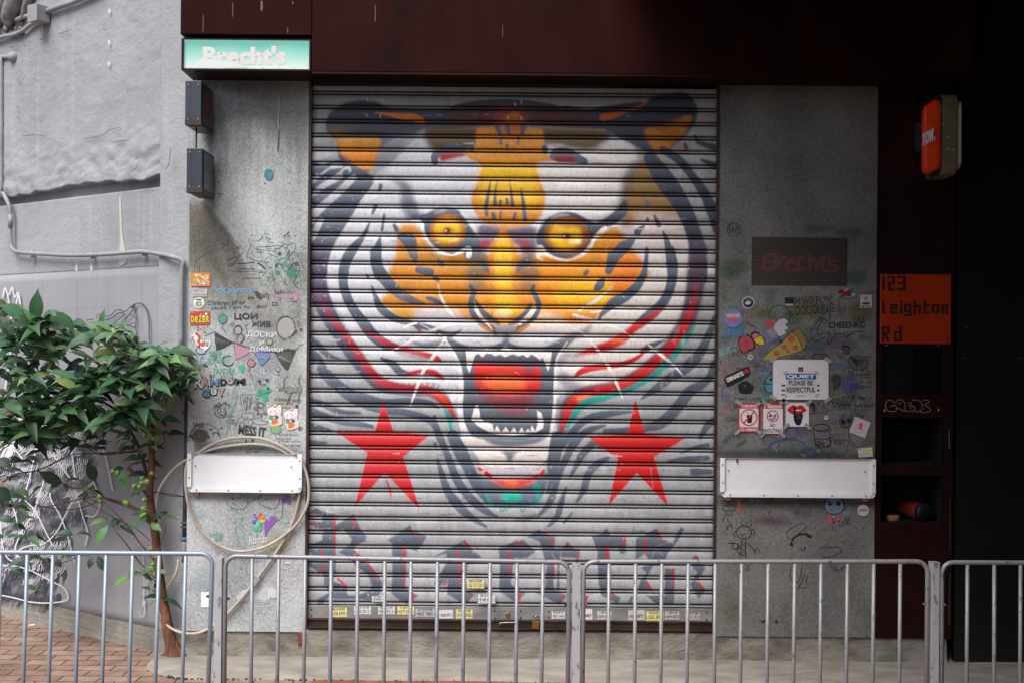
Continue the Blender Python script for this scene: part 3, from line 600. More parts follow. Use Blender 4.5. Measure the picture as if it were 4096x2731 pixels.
    L('M', [(0, 400), (110, 400), (240, 380), (330, 420), (220, 490), (110, 440), (100, 740), (180, 830), (280, 850), (170, 960), (60, 880), (0, 840)],
      [(60, 350), (180, 290), (250, 390), (110, 400)],
      [(280, 260), (420, 170), (500, 240), (590, 250), (580, 380), (680, 370), (720, 300), (780, 370), (850, 400), (850, 480), (640, 470), (580, 490), (570, 820), (720, 880), (640, 980), (540, 930), (380, 850), (480, 820), (500, 560), (450, 400), (430, 310), (340, 270)],
      [(610, 460), (640, 460), (635, 840), (610, 840)],
      [(980, 250), (1090, 220), (1140, 155), (1180, 240), (1350, 250), (1350, 360), (1340, 430), (1290, 440), (1260, 380), (1170, 380), (1180, 560), (1190, 860), (1290, 900), (1260, 970), (1080, 880), (1050, 700), (1040, 400)],
      [(1450, 270), (1540, 240), (1670, 160), (1720, 270), (1850, 330), (1870, 260), (1930, 150), (1970, 170), (1900, 300), (1790, 440), (1740, 560), (1640, 560), (1560, 700), (1640, 830), (1470, 830), (1500, 720), (1570, 640), (1500, 580), (1620, 540), (1560, 450), (1560, 430), (1450, 500)],
      [(1760, 590), (1870, 600), (1860, 980), (1680, 980), (1560, 880), (1760, 880)],
      [(2040, 500), (2090, 445), (2150, 520), (2200, 590), (2110, 720), (2200, 830), (2120, 920), (2090, 850), (2030, 760), (2110, 640), (2060, 580)], [(1370, 960), (1400, 880), (1440, 890), (1400, 960)])
    for r, p, w in [('L', [(385, 60), (380, 170), (388, 300), (390, 470)], [26, 18, 20, 12]), ('L', [(155, 95), (158, 150)], 20), ('L', [(590, 60), (630, 140), (675, 195)], [26, 18, 6]), ('L', [(265, 430), (230, 465)], 24),
                    ('L', [(255, 610), (205, 685)], [26, 14]), ('L', [(615, 430), (720, 530), (830, 650), (880, 770)], [20, 22, 18, 8]), ('L', [(425, 735), (515, 820)], [26, 14]), ('L', [(1240, 190), (1345, 270)], [20, 14]),
                    ('L', [(1160, 370), (1165, 600), (1168, 850)], [26, 16, 10]), ('L', [(1275, 920), (1265, 970)], 20), ('L', [(1850, 330), (1935, 430)], [26, 12]), ('L', [(1760, 430), (1775, 600), (1785, 830)], [20, 16, 12]),
                    ('L', [(1650, 765), (1610, 800)], 20), ('L', [(1915, 930), (1895, 965)], 16), ('M', [(95, 415), (100, 560), (104, 700)], [26, 18, 8]), ('M', [(180, 310), (250, 385)], [26, 10]), ('M', [(465, 200), (515, 245)], 20),
                    ('M', [(558, 270), (555, 360)], [22, 12]), ('M', [(578, 460), (578, 700)], [8, 20]), ('M', [(725, 330), (745, 365)], 18), ('M', [(825, 440), (825, 550)], 18), ('M', [(1145, 205), (1148, 215)], 26),
                    ('M', [(1325, 270), (1328, 355)], 22), ('M', [(1140, 360), (1150, 490)], [26, 34]), ('M', [(1555, 290), (1556, 370), (1557, 460)], [24, 22, 6]), ('M', [(1680, 190), (1745, 300)], [20, 10]),
                    ('M', [(1575, 755), (1635, 830)], [22, 12]), ('M', [(1850, 600), (1842, 820)], [22, 14]), ('M', [(2105, 470), (2170, 565)], [24, 16]), ('M', [(2120, 740), (2190, 825)], 22), ('M', [(225, 860), (210, 920)], 22),
                    ('M', [(665, 880), (658, 915)], 20), ('M', [(935, 890), (915, 935)], 24), ('M', [(1195, 850), (1230, 890)], 20)]:
        S(r, p, w, (206, 40, 46), .8)
    for x, y in ((1440, 160), (1520, 190), (1640, 60), (1420, 300), (1330, 450)):
        S('M', [(x, y), (x-40, y+50)], [16, 8], TEAL, 1.4, .7)
    # whiskers
    for r, p, w in [('C', [(1170, 690), (1080, 830), (990, 960), (930, 1110), (880, 1250)], [14, 26, 26, 22, 5]), ('C', [(1210, 590), (1020, 660), (860, 740), (700, 825)], [16, 26, 22, 8]),
                    ('C', [(1105, 280), (1130, 380), (1180, 470), (1240, 545)], [6, 18, 26, 14]), ('C', [(930, 585), (860, 605), (800, 640)], [16, 16, 5]), ('C', [(1160, 700), (960, 590)], [10, 4]),
                    ('D', [(1295, 300), (1190, 390), (1110, 440), (1035, 482)], [10, 24, 26, 20]), ('D', [(990, 520), (1130, 560), (1300, 610), (1450, 690)], [24, 26, 20, 10]),
                    ('D', [(955, 615), (1080, 680), (1190, 810), (1280, 950), (1340, 1080), (1385, 1195)], [5, 16, 24, 26, 20, 4]), ('D', [(1590, 760), (1690, 840), (1790, 920), (1870, 1010)], [14, 24, 20, 4]), ('D', [(1130, 500), (1200, 490)], [16, 10])]:
        S(r, p, w, (246, 240, 238), .8)
    # --- worn paint: rub lines along the middle of slats, chips, drips, grime
    z = cv.C
    for yy in (455, 570, 645, 702, 758, 860, 905, 965, 1038, 1100, 1165, 1215, 1360, 1410, 1486, 1550, 1812, 1866, 1985, 2050, 2110):
        for _ in range(26):
            x = 1240+rng.random()*1600; L_ = 4+rng.random()**2*60; y = yy+(x-1240)*.009+rng.normal()*3
            c = (70, 66, 62) if rng.random() < .6 else (226, 226, 224)
            cv.stroke([(x, y), (x+L_, y+rng.normal()*.8)], [1.4, 2.4+rng.random()*1.6], c, .3, .3+.5*rng.random(), 1)
    for _ in range(620):
        side = rng.random()
        x = 1240+abs(rng.normal())*110 if side < .55 else 1240+rng.random()*1600
        y = 700+rng.random()*1700
        c = (222, 222, 222) if rng.random() < .75 else (90, 80, 72)
        cv.stroke([(x, y), (x+rng.normal()*3, y+rng.normal()*6)], [1.5+rng.random()*3, 1], c, .3, .8, 1)
    for _ in range(14):
        x = 1250+rng.random()*1580; y = 1850+rng.random()*560
        cv.stroke([(x, y), (x+rng.normal()*20, y+rng.normal()*30), (x+rng.normal()*36, y+rng.normal()*30)], [1.5, 1.5, 1], (220, 222, 222), .3, .6, 3)
    for x, y in ((1466, 462), (1520, 465), (1468, 398), (1527, 400), (2032, 475), (2084, 473), (2060, 420), (2085, 410)):
        cv.stroke([(x, y-6), (x+2, y+6)], [4, 3], (235, 235, 235), .4, .9, 1)
    g = fbm(H, W, (26, 60), rng, 3); cv.C *= (0.90+0.2*g)[..., None]
    return cv
M_INK = mat('marker_ink', vcol=True, rough=.55, scale=300, amt=.8)
M_PAPER = mat('printed_paper', vcol=True, rough=.5, scale=60, amt=.25)
M_SLAT = mat('painted_shutter_steel', vcol=True, rough=.5, scale=90, stretch=(1, 1, .5), amt=.9, bump=.12, bscale=220, lo=.3, hi=.6)
M_WHITE = mat('white_enamel_plate', '#eef0f4', '#e6e8ec', rough=.65, spec=.2, scale=5)
M_CHROME = mat('screw_steel', '#b0b0b4', '#707076', rough=.3, metal=1, scale=200)
M_RUST = mat('rusty_brown_steel', '#320f0c', '#180706', rough=.65, spec=.08, scale=3.5, stretch=(1, 1, .35), bump=.05, bscale=90, lo=.3, hi=.7)
M_RUST2 = mat('dark_red_steel', '#280d0b', '#190807', spec=.2, rough=.5, scale=6, bump=.1, bscale=60)
M_RAIL = mat('rusted_rail', '#4a342d', '#2a1c18', rough=.5, metal=.2, scale=6, stretch=(1, 1, 4))
M_ALU = mat('bare_aluminium', '#9a9d9e', '#7c7f80', rough=.4, metal=.35, scale=14, stretch=(.4, 1, 1), bump=.08)
M_DARK = mat('black_void', '#101014', '#08080a', rough=.8)
M_GLASS = mat('dark_glass', '#0e1418', '#0a0e12', rough=.12)
M_BOX = mat('slate_metal_box', '#323a48', '#262c38', rough=.42, scale=9, stretch=(1, 1, .3), bump=.1)
M_PIPE = mat('grey_painted_pipe', '#9c9a9c', '#8a888a', rough=.55, scale=12, bump=.15, bscale=80)
M_PIPED = mat('dark_grey_pipe', '#55575c', '#3e4046', rough=.55, scale=14)
M_HOSE = mat('beige_hose', '#bdb2a4', '#ab9e90', rough=.5, scale=10)
M_BLACK = mat('black_rubber', '#1c1d20', '#141416', rough=.6)
M_TAPE = mat('clear_tape', '#a8a6a2', '#93918e', rough=.35, scale=40)
M_PLINTH = mat('stained_cement', '#8f8a80', '#5c574e', rough=.85, scale=7, detail=12, stretch=(.7, 1, 1.3), bump=.7, bscale=55, lo=.34, hi=.66)
M_APRON = mat('pale_cement', '#9a948b', '#7b766e', rough=.85, scale=6, detail=14, bump=.6, bscale=60, stretch=(.7, 1.5, 1), lo=.33, hi=.66)
M_BARK = mat('brown_bark', '#7d5138', '#4a2e20', rough=.8, scale=22, stretch=(1, 1, .4), bump=.7, bscale=70)
M_TWIG = mat('twig_bark', '#6a4a3c', '#45302a', rough=.7, scale=30)
M_FIG = mat('green_fig', '#6f9440', '#587a32', rough=.4, scale=60)
M_ORANGE = mat('orange_enamel', '#bb3c14', '#a43410', rough=.35, scale=6)
M_NICHE = mat('niche_black_brown', '#120808', '#0c0606', rough=.7)
M_BRASS = mat('brass', '#b08a4a', '#8a6830', rough=.35, metal=.8, scale=30)

def galv(name, base, dark, green=0.0, sc=1.0):
    """galvanised sheet: small crystal flakes, rubbed patches and vertical run-off; stains come from the Col attribute, along with painted shade"""
    m = bpy.data.materials.new(name); m.use_nodes = True; nt = m.node_tree; N = nt.nodes; L = nt.links; b = N['Principled BSDF']
    b.inputs['Roughness'].default_value = .5; b.inputs['Metallic'].default_value = .15
    tc = N.new('ShaderNodeTexCoord')
    vo = N.new('ShaderNodeTexVoronoi'); vo.inputs['Scale'].default_value = 120*sc; L.new(tc.outputs['Object'], vo.inputs[0])
    n1 = N.new('ShaderNodeTexNoise'); n1.inputs['Scale'].default_value = 90; n1.inputs['Detail'].default_value = 6; n1.inputs['Roughness'].default_value = .75
    mp = N.new('ShaderNodeMapping'); mp.inputs['Scale'].default_value = (1, 1, .6); L.new(tc.outputs['Object'], mp.inputs[0]); L.new(mp.outputs[0], n1.inputs[0])
    n2 = N.new('ShaderNodeTexNoise'); n2.inputs['Scale'].default_value = 3; n2.inputs['Detail'].default_value = 7; L.new(mp.outputs[0], n2.inputs[0])
    s1 = N.new('ShaderNodeSeparateColor'); L.new(vo.outputs['Color'], s1.inputs[0])
    a = N.new('ShaderNodeMath'); a.operation = 'MULTIPLY_ADD'; a.inputs[1].default_value = .30; L.new(s1.outputs[0], a.inputs[0])
    c = N.new('ShaderNodeMath'); c.operation = 'MULTIPLY_ADD'; c.inputs[1].default_value = 1.0; c.inputs[2].default_value = -.42; L.new(n1.outputs[0], c.inputs[0]); L.new(c.outputs[0], a.inputs[2])
    d = N.new('ShaderNodeMath'); d.operation = 'MULTIPLY_ADD'; d.inputs[1].default_value = 1.1; L.new(n2.outputs[0], d.inputs[0])
    e = N.new('ShaderNodeMath'); e.operation = 'ADD'; e.inputs[1].default_value = -.35; L.new(a.outputs[0], e.inputs[0]); L.new(e.outputs[0], d.inputs[2])
    rp = N.new('ShaderNodeValToRGB'); L.new(d.outputs[0], rp.inputs[0])
    rp.color_ramp.elements[0].position = .1; rp.color_ramp.elements[0].color = srgb(dark); rp.color_ramp.elements[1].position = .75; rp.color_ramp.elements[1].color = srgb(base)
    at = N.new('ShaderNodeAttribute'); at.attribute_name = 'Col'
    mx = N.new('ShaderNodeMix'); mx.data_type = 'RGBA'; mx.blend_type = 'MULTIPLY'; mx.inputs[0].default_value = 1
    L.new(rp.outputs[0], mx.inputs[6]); L.new(at.outputs['Color'], mx.inputs[7]); L.new(mx.outputs[2], b.inputs['Base Color'])
    bp = N.new('ShaderNodeBump'); bp.inputs['Strength'].default_value = .12; bp.inputs['Distance'].default_value = .004
    L.new(n1.outputs[0], bp.inputs['Height']); L.new(bp.outputs[0], b.inputs['Normal'])
    return m
M_GALV = galv('galvanised_sheet', '#cfd4d4', '#868c8e')
M_GALV_SHADED = galv('galvanised_sheet_shaded', '#8c8e8b', '#595a59')  # same kind of sheet, base darkened to carry the right side's shade

def wall_mat(name, a, b_, streak, bump):
    m = bpy.data.materials.new(name); m.use_nodes = True; nt = m.node_tree; N = nt.nodes; L = nt.links; b = N['Principled BSDF']
    b.inputs['Roughness'].default_value = .75
    tc = N.new('ShaderNodeTexCoord')
    def noise(sc, det, st, rough=.6):
        mp = N.new('ShaderNodeMapping'); mp.inputs['Scale'].default_value = st; L.new(tc.outputs['Object'], mp.inputs[0])
        n = N.new('ShaderNodeTexNoise'); n.inputs['Scale'].default_value = sc; n.inputs['Detail'].default_value = det; n.inputs['Roughness'].default_value = rough
        L.new(mp.outputs[0], n.inputs[0]); return n
    n1 = noise(1.6, 8, (1, 1, 1)); n2 = noise(5, 5, (2.2, 2.2, .12)); n3 = noise(26, 6, (1, 1, 1), .7); n4 = noise(160, 3, (1, 1, 1))
    rp = N.new('ShaderNodeValToRGB'); rp.color_ramp.elements[0].position = .36; rp.color_ramp.elements[0].color = srgb(b_)
    rp.color_ramp.elements[1].position = .62; rp.color_ramp.elements[1].color = srgb(a); L.new(n1.outputs[0], rp.inputs[0])
    r2 = N.new('ShaderNodeValToRGB'); r2.color_ramp.elements[0].position = .56; r2.color_ramp.elements[0].color = (0, 0, 0, 1)
    r2.color_ramp.elements[1].position = .78; r2.color_ramp.elements[1].color = (.7, .7, .7, 1); L.new(n2.outputs[0], r2.inputs[0])
    mx = N.new('ShaderNodeMix'); mx.data_type = 'RGBA'; L.new(r2.outputs[0], mx.inputs[0]); L.new(rp.outputs[0], mx.inputs[6]); mx.inputs[7].default_value = srgb(streak)
    # little dark pits
    r3 = N.new('ShaderNodeValToRGB'); r3.color_ramp.elements[0].position = .27; r3.color_ramp.elements[0].color = (.45, .44, .43, 1)
    r3.color_ramp.elements[1].position = .34; r3.color_ramp.elements[1].color = (1, 1, 1, 1); L.new(n3.outputs[0], r3.inputs[0])
    m2 = N.new('ShaderNodeMix'); m2.data_type = 'RGBA'; m2.blend_type = 'MULTIPLY'; m2.inputs[0].default_value = 1
    L.new(mx.outputs[2], m2.inputs[6]); L.new(r3.outputs[0], m2.inputs[7]); L.new(m2.outputs[2], b.inputs['Base Color'])
    ad = N.new('ShaderNodeMath'); ad.operation = 'MULTIPLY_ADD'; ad.inputs[1].default_value = .25; L.new(n4.outputs[0], ad.inputs[0]); L.new(n3.outputs[0], ad.inputs[2])
    bp = N.new('ShaderNodeBump'); bp.inputs['Strength'].default_value = bump; bp.inputs['Distance'].default_value = .02
    L.new(ad.outputs[0], bp.inputs['Height']); L.new(bp.outputs[0], b.inputs['Normal'])
    return m
M_WALL = wall_mat('grey_painted_concrete', '#a2a4a9', '#93959a', '#b2b5b9', .45)
M_WALL2 = wall_mat('lavender_painted_concrete', '#99999e', '#8e8e94', '#a3a3a8', .15)
M_WALL3 = wall_mat('weathered_base_render', '#97938a', '#6f6b63', '#aca79c', .5)

def brick_mat(name, a, b_, mortar, w, h, rotz, offx=0.0):
    m = bpy.data.materials.new(name); m.use_nodes = True; nt = m.node_tree; N = nt.nodes; L = nt.links; b = N['Principled BSDF']
    b.inputs['Roughness'].default_value = .8
    tc = N.new('ShaderNodeTexCoord'); mp = N.new('ShaderNodeMapping'); mp.inputs['Rotation'].default_value = (0, 0, rotz); mp.inputs['Location'].default_value = (offx, 0, 0)
    L.new(tc.outputs['Object'], mp.inputs[0])
    br = N.new('ShaderNodeTexBrick'); br.inputs['Scale'].default_value = 1; br.inputs['Brick Width'].default_value = w; br.inputs['Row Height'].default_value = h
    br.inputs['Mortar Size'].default_value = .005; br.inputs['Mortar Smooth'].default_value = .3; br.inputs['Bias'].default_value = 0
    br.inputs['Color1'].default_value = srgb(a); br.inputs['Color2'].default_value = srgb(b_); br.inputs['Mortar'].default_value = srgb(mortar)
    nd = N.new('ShaderNodeTexNoise'); nd.inputs['Scale'].default_value = 30; nd.inputs['Detail'].default_value = 3; L.new(tc.outputs['Object'], nd.inputs[0])
    vm = N.new('ShaderNodeMixRGB'); vm.blend_type = 'ADD'; vm.inputs[0].default_value = .006; L.new(mp.outputs[0], vm.inputs[1]); L.new(nd.outputs['Color'], vm.inputs[2])
    L.new(vm.outputs[0], br.inputs[0])
    n = N.new('ShaderNodeTexNoise'); n.inputs['Scale'].default_value = 7; n.inputs['Detail'].default_value = 9; n.inputs['Roughness'].default_value = .7; L.new(tc.outputs['Object'], n.inputs[0])
    r = N.new('ShaderNodeValToRGB'); r.color_ramp.elements[0].position = .32; r.color_ramp.elements[0].color = (.55, .52, .5, 1); r.color_ramp.elements[1].position = .62; r.color_ramp.elements[1].color = (1.08, 1.08, 1.08, 1)
    L.new(n.outputs[0], r.inputs[0])
    mx = N.new('ShaderNodeMix'); mx.data_type = 'RGBA'; mx.blend_type = 'MULTIPLY'; mx.inputs[0].default_value = 1
    L.new(br.outputs[0], mx.inputs[6]); L.new(r.outputs[0], mx.inputs[7]); L.new(mx.outputs[2], b.inputs['Base Color'])
    bp = N.new('ShaderNodeBump'); bp.inputs['Strength'].default_value = .8; bp.inputs['Distance'].default_value = .012; bp.invert = True
    L.new(br.outputs['Fac'], bp.inputs['Height']); L.new(bp.outputs[0], b.inputs['Normal'])
    return m
M_PAVE = brick_mat('orange_paving_brick', '#a08676', '#8a6e5f', '#3c3430', .21, .115, 0)
M_TILE = brick_mat('red_paving_brick', '#a3503e', '#96483a', '#6f675c', .205, .103, 0)

def fence_mat(name, base, dark, chip, th):
    m = bpy.data.materials.new(name); m.use_nodes = True; nt = m.node_tree; N = nt.nodes; L = nt.links; b = N['Principled BSDF']
    b.inputs['Roughness'].default_value = .42; b.inputs['Metallic'].default_value = .25
    tc = N.new('ShaderNodeTexCoord'); mp = N.new('ShaderNodeMapping'); mp.inputs['Scale'].default_value = (1, 1, .45); L.new(tc.outputs['Object'], mp.inputs[0])
    n = N.new('ShaderNodeTexNoise'); n.inputs['Scale'].default_value = 38; n.inputs['Detail'].default_value = 6; n.inputs['Roughness'].default_value = .7; L.new(mp.outputs[0], n.inputs[0])
    r = N.new('ShaderNodeValToRGB'); e = r.color_ramp; e.elements[0].position = th-.03; e.elements[0].color = srgb(dark); e.elements[1].position = th+.02; e.elements[1].color = srgb(base)
    x = e.elements.new(.68); x.color = srgb(base); y = e.elements.new(.72); y.color = srgb(chip)
    L.new(n.outputs[0], r.inputs[0]); L.new(r.outputs[0], b.inputs['Base Color'])
    bp = N.new('ShaderNodeBump'); bp.inputs['Strength'].default_value = .15; bp.inputs['Distance'].default_value = .003
    L.new(n.outputs[0], bp.inputs['Height']); L.new(bp.outputs[0], b.inputs['Normal'])
    return m
M_FEN1 = fence_mat('galvanised_railing', '#93a0ae', '#848d98', '#a6b0ba', .3)
M_FEN2 = fence_mat('chipped_silver_paint', '#92929a', '#5c5c62', '#b4b4b4', .40)
M_FEN3 = fence_mat('dull_silver_paint', '#98979a', '#646264', '#b4b4b6', .40)
M_POST = fence_mat('flaking_grey_post', '#bcbabd', '#7c7c86', '#cac8c8', .42)

def leaf_mat():
    m = bpy.data.materials.new('glossy_leaf'); m.use_nodes = True; nt = m.node_tree; N = nt.nodes; L = nt.links; b = N['Principled BSDF']
    at = N.new('ShaderNodeAttribute'); at.attribute_name = 'Col'; L.new(at.outputs['Color'], b.inputs['Base Color'])
    b.inputs['Roughness'].default_value = .45
    tr = N.new('ShaderNodeBsdfTranslucent'); L.new(at.outputs['Color'], tr.inputs[0]); ms = N.new('ShaderNodeMixShader'); ms.inputs[0].default_value = .18
    L.new(b.outputs[0], ms.inputs[1]); L.new(tr.outputs[0], ms.inputs[2]); L.new(ms.outputs[0], N['Material Output'].inputs[0])
    return m
M_LEAF = leaf_mat()
# ---------------------------------------------------------------- the shop front and ground
def struct(o): o['kind'] = 'structure'; return o
g = MB(); g.add([(-60, -60, -.004), (60, -60, -.004), (60, 60, -.004), (-60, 60, -.004)], [(0, 1, 2, 3)])
struct(g.build('ground', mat('asphalt', '#555351', '#454341', rough=.9, scale=30)))
g = MB(); g.add([(-9, -2.6, 0), (9, -2.6, 0), (9, 4, 0), (-9, 4, 0)], [(0, 1, 2, 3)])
struct(g.build('brick_pavement', M_PAVE))
g = MB(); g.add([(-1.6, -2.6, .004), (6, -2.6, .004), (6, -.2, .004), (-1.0, -.2, .004)], [(0, 1, 2, 3)])
struct(g.build('red_brick_strip', M_TILE))
# cement apron: an uneven poured edge
rg = random.Random(4)
ex = [(-2.02+i*.11, -.392+.02*rg.random()-.012*i/10+(.2 if i == 0 else .1 if i == 1 else 0)) for i in range(60)]
vs = []; fs = []
for i, (x, y) in enumerate(ex):
    z = .03+.0012*math.sin(i*1.3)
    vs += [(x+(.07 if i == 0 else 0), .25, z+.006), (x, -.02, z), (x, y+.03, .020), (x, y, .006), (x, y-.012, -.003)]
for i in range(len(ex)-1):
    for j in range(4): fs.append((i*5+j, i*5+j+1, i*5+j+6, i*5+j+5))
ap = MB(); ap.add(vs, fs, sm=True); struct(ap.build('cement_apron', M_APRON))
ms = MB(); rg = random.Random(9)
for i in range(150):                       # moss and dirt in the joint between apron and bricks
    x = -1.85+rg.random()**2.4*4.6; y = np.interp(x, [e[0] for e in ex], [e[1] for e in ex])-.012+rg.gauss(0, .006); r_ = .003+.006*rg.random()
    ms.lathe([(r_, 0), (r_*.7, r_*.5), (r_*.1, r_*.7)], (x, y, .004), seg=6)
o = ms.build('moss', mat('moss', '#4d5236', '#35382a', rough=.95, scale=80)); tag(o, 'thin line of green moss in the joint between cement apron and bricks', 'moss'); o['kind'] = 'stuff'

# plinth
zP = F(2000, 2522).z
def plinth(x0, x1, y, z1, seed):
    rg = random.Random(seed); nx = max(4, int((x1-x0)/.04)); nz = 8; vs = []; fs = []
    for i in range(nx+1):
        for j in range(nz+1):
            t = j/nz; vs.append((x0+(x1-x0)*i/nx, y+rg.gauss(0, .002)-(.02*(1-t)**3), .0+z1*t))
        vs.append((x0+(x1-x0)*i/nx, y+.3, z1))
    for i in range(nx):
        for j in range(nz+1): a = i*(nz+2)+j; fs.append((a, a+nz+2, a+nz+3, a+1))
    b = MB(); b.add(vs, fs, sm=True); return b
XP0, XP1 = F(700, 2600).x, F(3790, 2600).x
o = plinth(XP0, XP1, .012, zP-.006, 2).build('plinth_wall', M_PLINTH); tag(o, 'stained cement plinth running under the steel panels and the shutter', 'plinth')

# back wall of the building behind everything (kept clear of the front faces)
b = MB(); b.box(F(1150, 1400).x, 4.2, .45, .6, 0, 6.2); bw = b.build('building_wall', M_DARK)
tag(bw, 'dark inner wall of the building behind the shutter and cabinet', 'wall')

# storey, walls and pillar out of view, added to shade the right half
ov = thing('shade_storey', (2.5, 0, 4.0), 'unseen dark storey shaped to shade the right side of the shop front', 'shade blocker')
b = MB(); b.box(.5, 7, -8.0, .6, 4.02, 4.4); b.build('shade_soffit', M_DARK, ov)
b = MB(); b.box(.5, 7, -8.0, .6, 4.41, 8.0); b.build('shade_storey_wall', M_RUST2, ov)
b = MB(); b.box(3.25, 3.6, -8.0, .2, 0, 4.01); b.build('shade_side_wall', M_DARK, ov)
b = MB(); b.box(2.3, 3.2, -4.6, -3.7, 0, 4.01); b.build('shade_pillar', M_DARK, ov)  # unseen pillar added to block front light from the right side
b = MB(); b.box(.9, 3.24, -8.3, -8.01, 0, 4.4); b.build('shade_back_wall', M_DARK, ov)  # added behind the camera, keeps low sky light off the right

# ---- fascia
zb_l, zb_r = F(1300, 291, -.25).z, F(3800, 303, -.25).z
zF = (zb_l+zb_r)/2; X1 = F(1247, 230, -.25).x; XL = F(722, 60, -.25).x; XR = F(3900, 250, -.25).x
zS = F(980, 140, -.25).z
fa = thing('steel_fascia', (0, -.1, zF), 'dark rust-brown steel fascia band across the top above the roller shutter', 'fascia')
b = MB(); b.box(X1, XR, -.25, .02, zF, 4.6); b.build('fascia_panel', M_RUST, fa, bevel=.004)
b = MB(); b.box(XL, X1-.002, -.25, .02, zS, 4.6); b.build('end_panel', M_RUST, fa, bevel=.004)
b = MB(); b.box(X1+.001, XR, -.247, -.235, zF-.012, zF-.001); b.build('drip_edge', M_RUST2, fa)
ik = Ink(Pl((0, -.25, 0), (1, 0, 0)))
for x, y0, y1, w in ((1046, 4, 44, 7), (1170, 8, 14, 2), (812, 60, 130, 3), (930, 10, 70, 3), (1500, 20, 90, 3), (2010, 100, 150, 2), (1150, 110, 135, 3)):
    ik.line([(x, y0), (x+1, (y0+y1)/2), (x, y1)], w, (110, 58, 30) if w < 6 else (140, 72, 34))
ik.line([(1171, 8), (1171, 18)], 2, (190, 180, 160))
ik.build('rust_streaks', fa)
for x in (1.2, 2.1): pass

# ---- sheet panels left and right
def sheet(name, sx0, sx1, sy0, sy1, m, stains_and_shade, label, th=.05):
    a, b2 = F((sx0[0]), sy0), F(sx1[1], sy1); x0 = (F(sx0[0], sy0).x+F(sx0[1], sy1).x)/2; x1 = (F(sx1[0], sy0).x+F(sx1[1], sy1).x)/2
    z1 = (F(sx0[0], sy0).z+F(sx1[0], sy0).z)/2; z0 = (F(sx0[1], sy1).z+F(sx1[1], sy1).z)/2
    cv = Canvas(min(sx0)-20, sy0-20, max(sx1)+20, sy1+20, .25, (255, 255, 255)); stains_and_shade(cv)
    nx, nz = int((x1-x0)/.007), int((z1-z0)/.007)
    xs = np.linspace(x0, x1, nx+1); zs = np.linspace(z0, z1, nz+1); X, Z = np.meshgrid(xs, zs)
    sx, sy = proj(X, 0*X, Z); C = cv.sample(sx, sy).reshape(-1, 3)
    me = bpy.data.meshes.new(name); v = np.stack([X.ravel(), 0*X.ravel(), Z.ravel()], 1)
    i, j = np.meshgrid(np.arange(nx), np.arange(nz)); a = (j*(nx+1)+i).ravel()
    f = np.stack([a, a+1, a+nx+2, a+nx+1], 1)
    nv = len(v); v = np.vstack([v, [[x0, th, z0], [x1, th, z0], [x1, th, z1], [x0, th, z1]]])
    ex_ = [[0, nv, nv+3, nz*(nx+1)], [nx, (nz+1)*(nx+1)-1, nv+2, nv+1], [0, nx, nv+1, nv], [nz*(nx+1), nv+3, nv+2, (nz+1)*(nx+1)-1]]
    me.from_pydata(v.tolist(), [], f.tolist()+ex_); me.update()
    at = me.color_attributes.new('Col', 'FLOAT_COLOR', 'POINT'); arr = np.ones((len(v), 4), np.float32); arr[:nv, :3] = C; arr[nv:, :3] = .5
    at.data.foreach_set('color', arr.ravel()); me.materials.append(m)
    o = bpy.data.objects.new(name, me); COL.objects.link(o); tag(o, label, 'wall panel'); return o, (x0, x1, z0, z1)
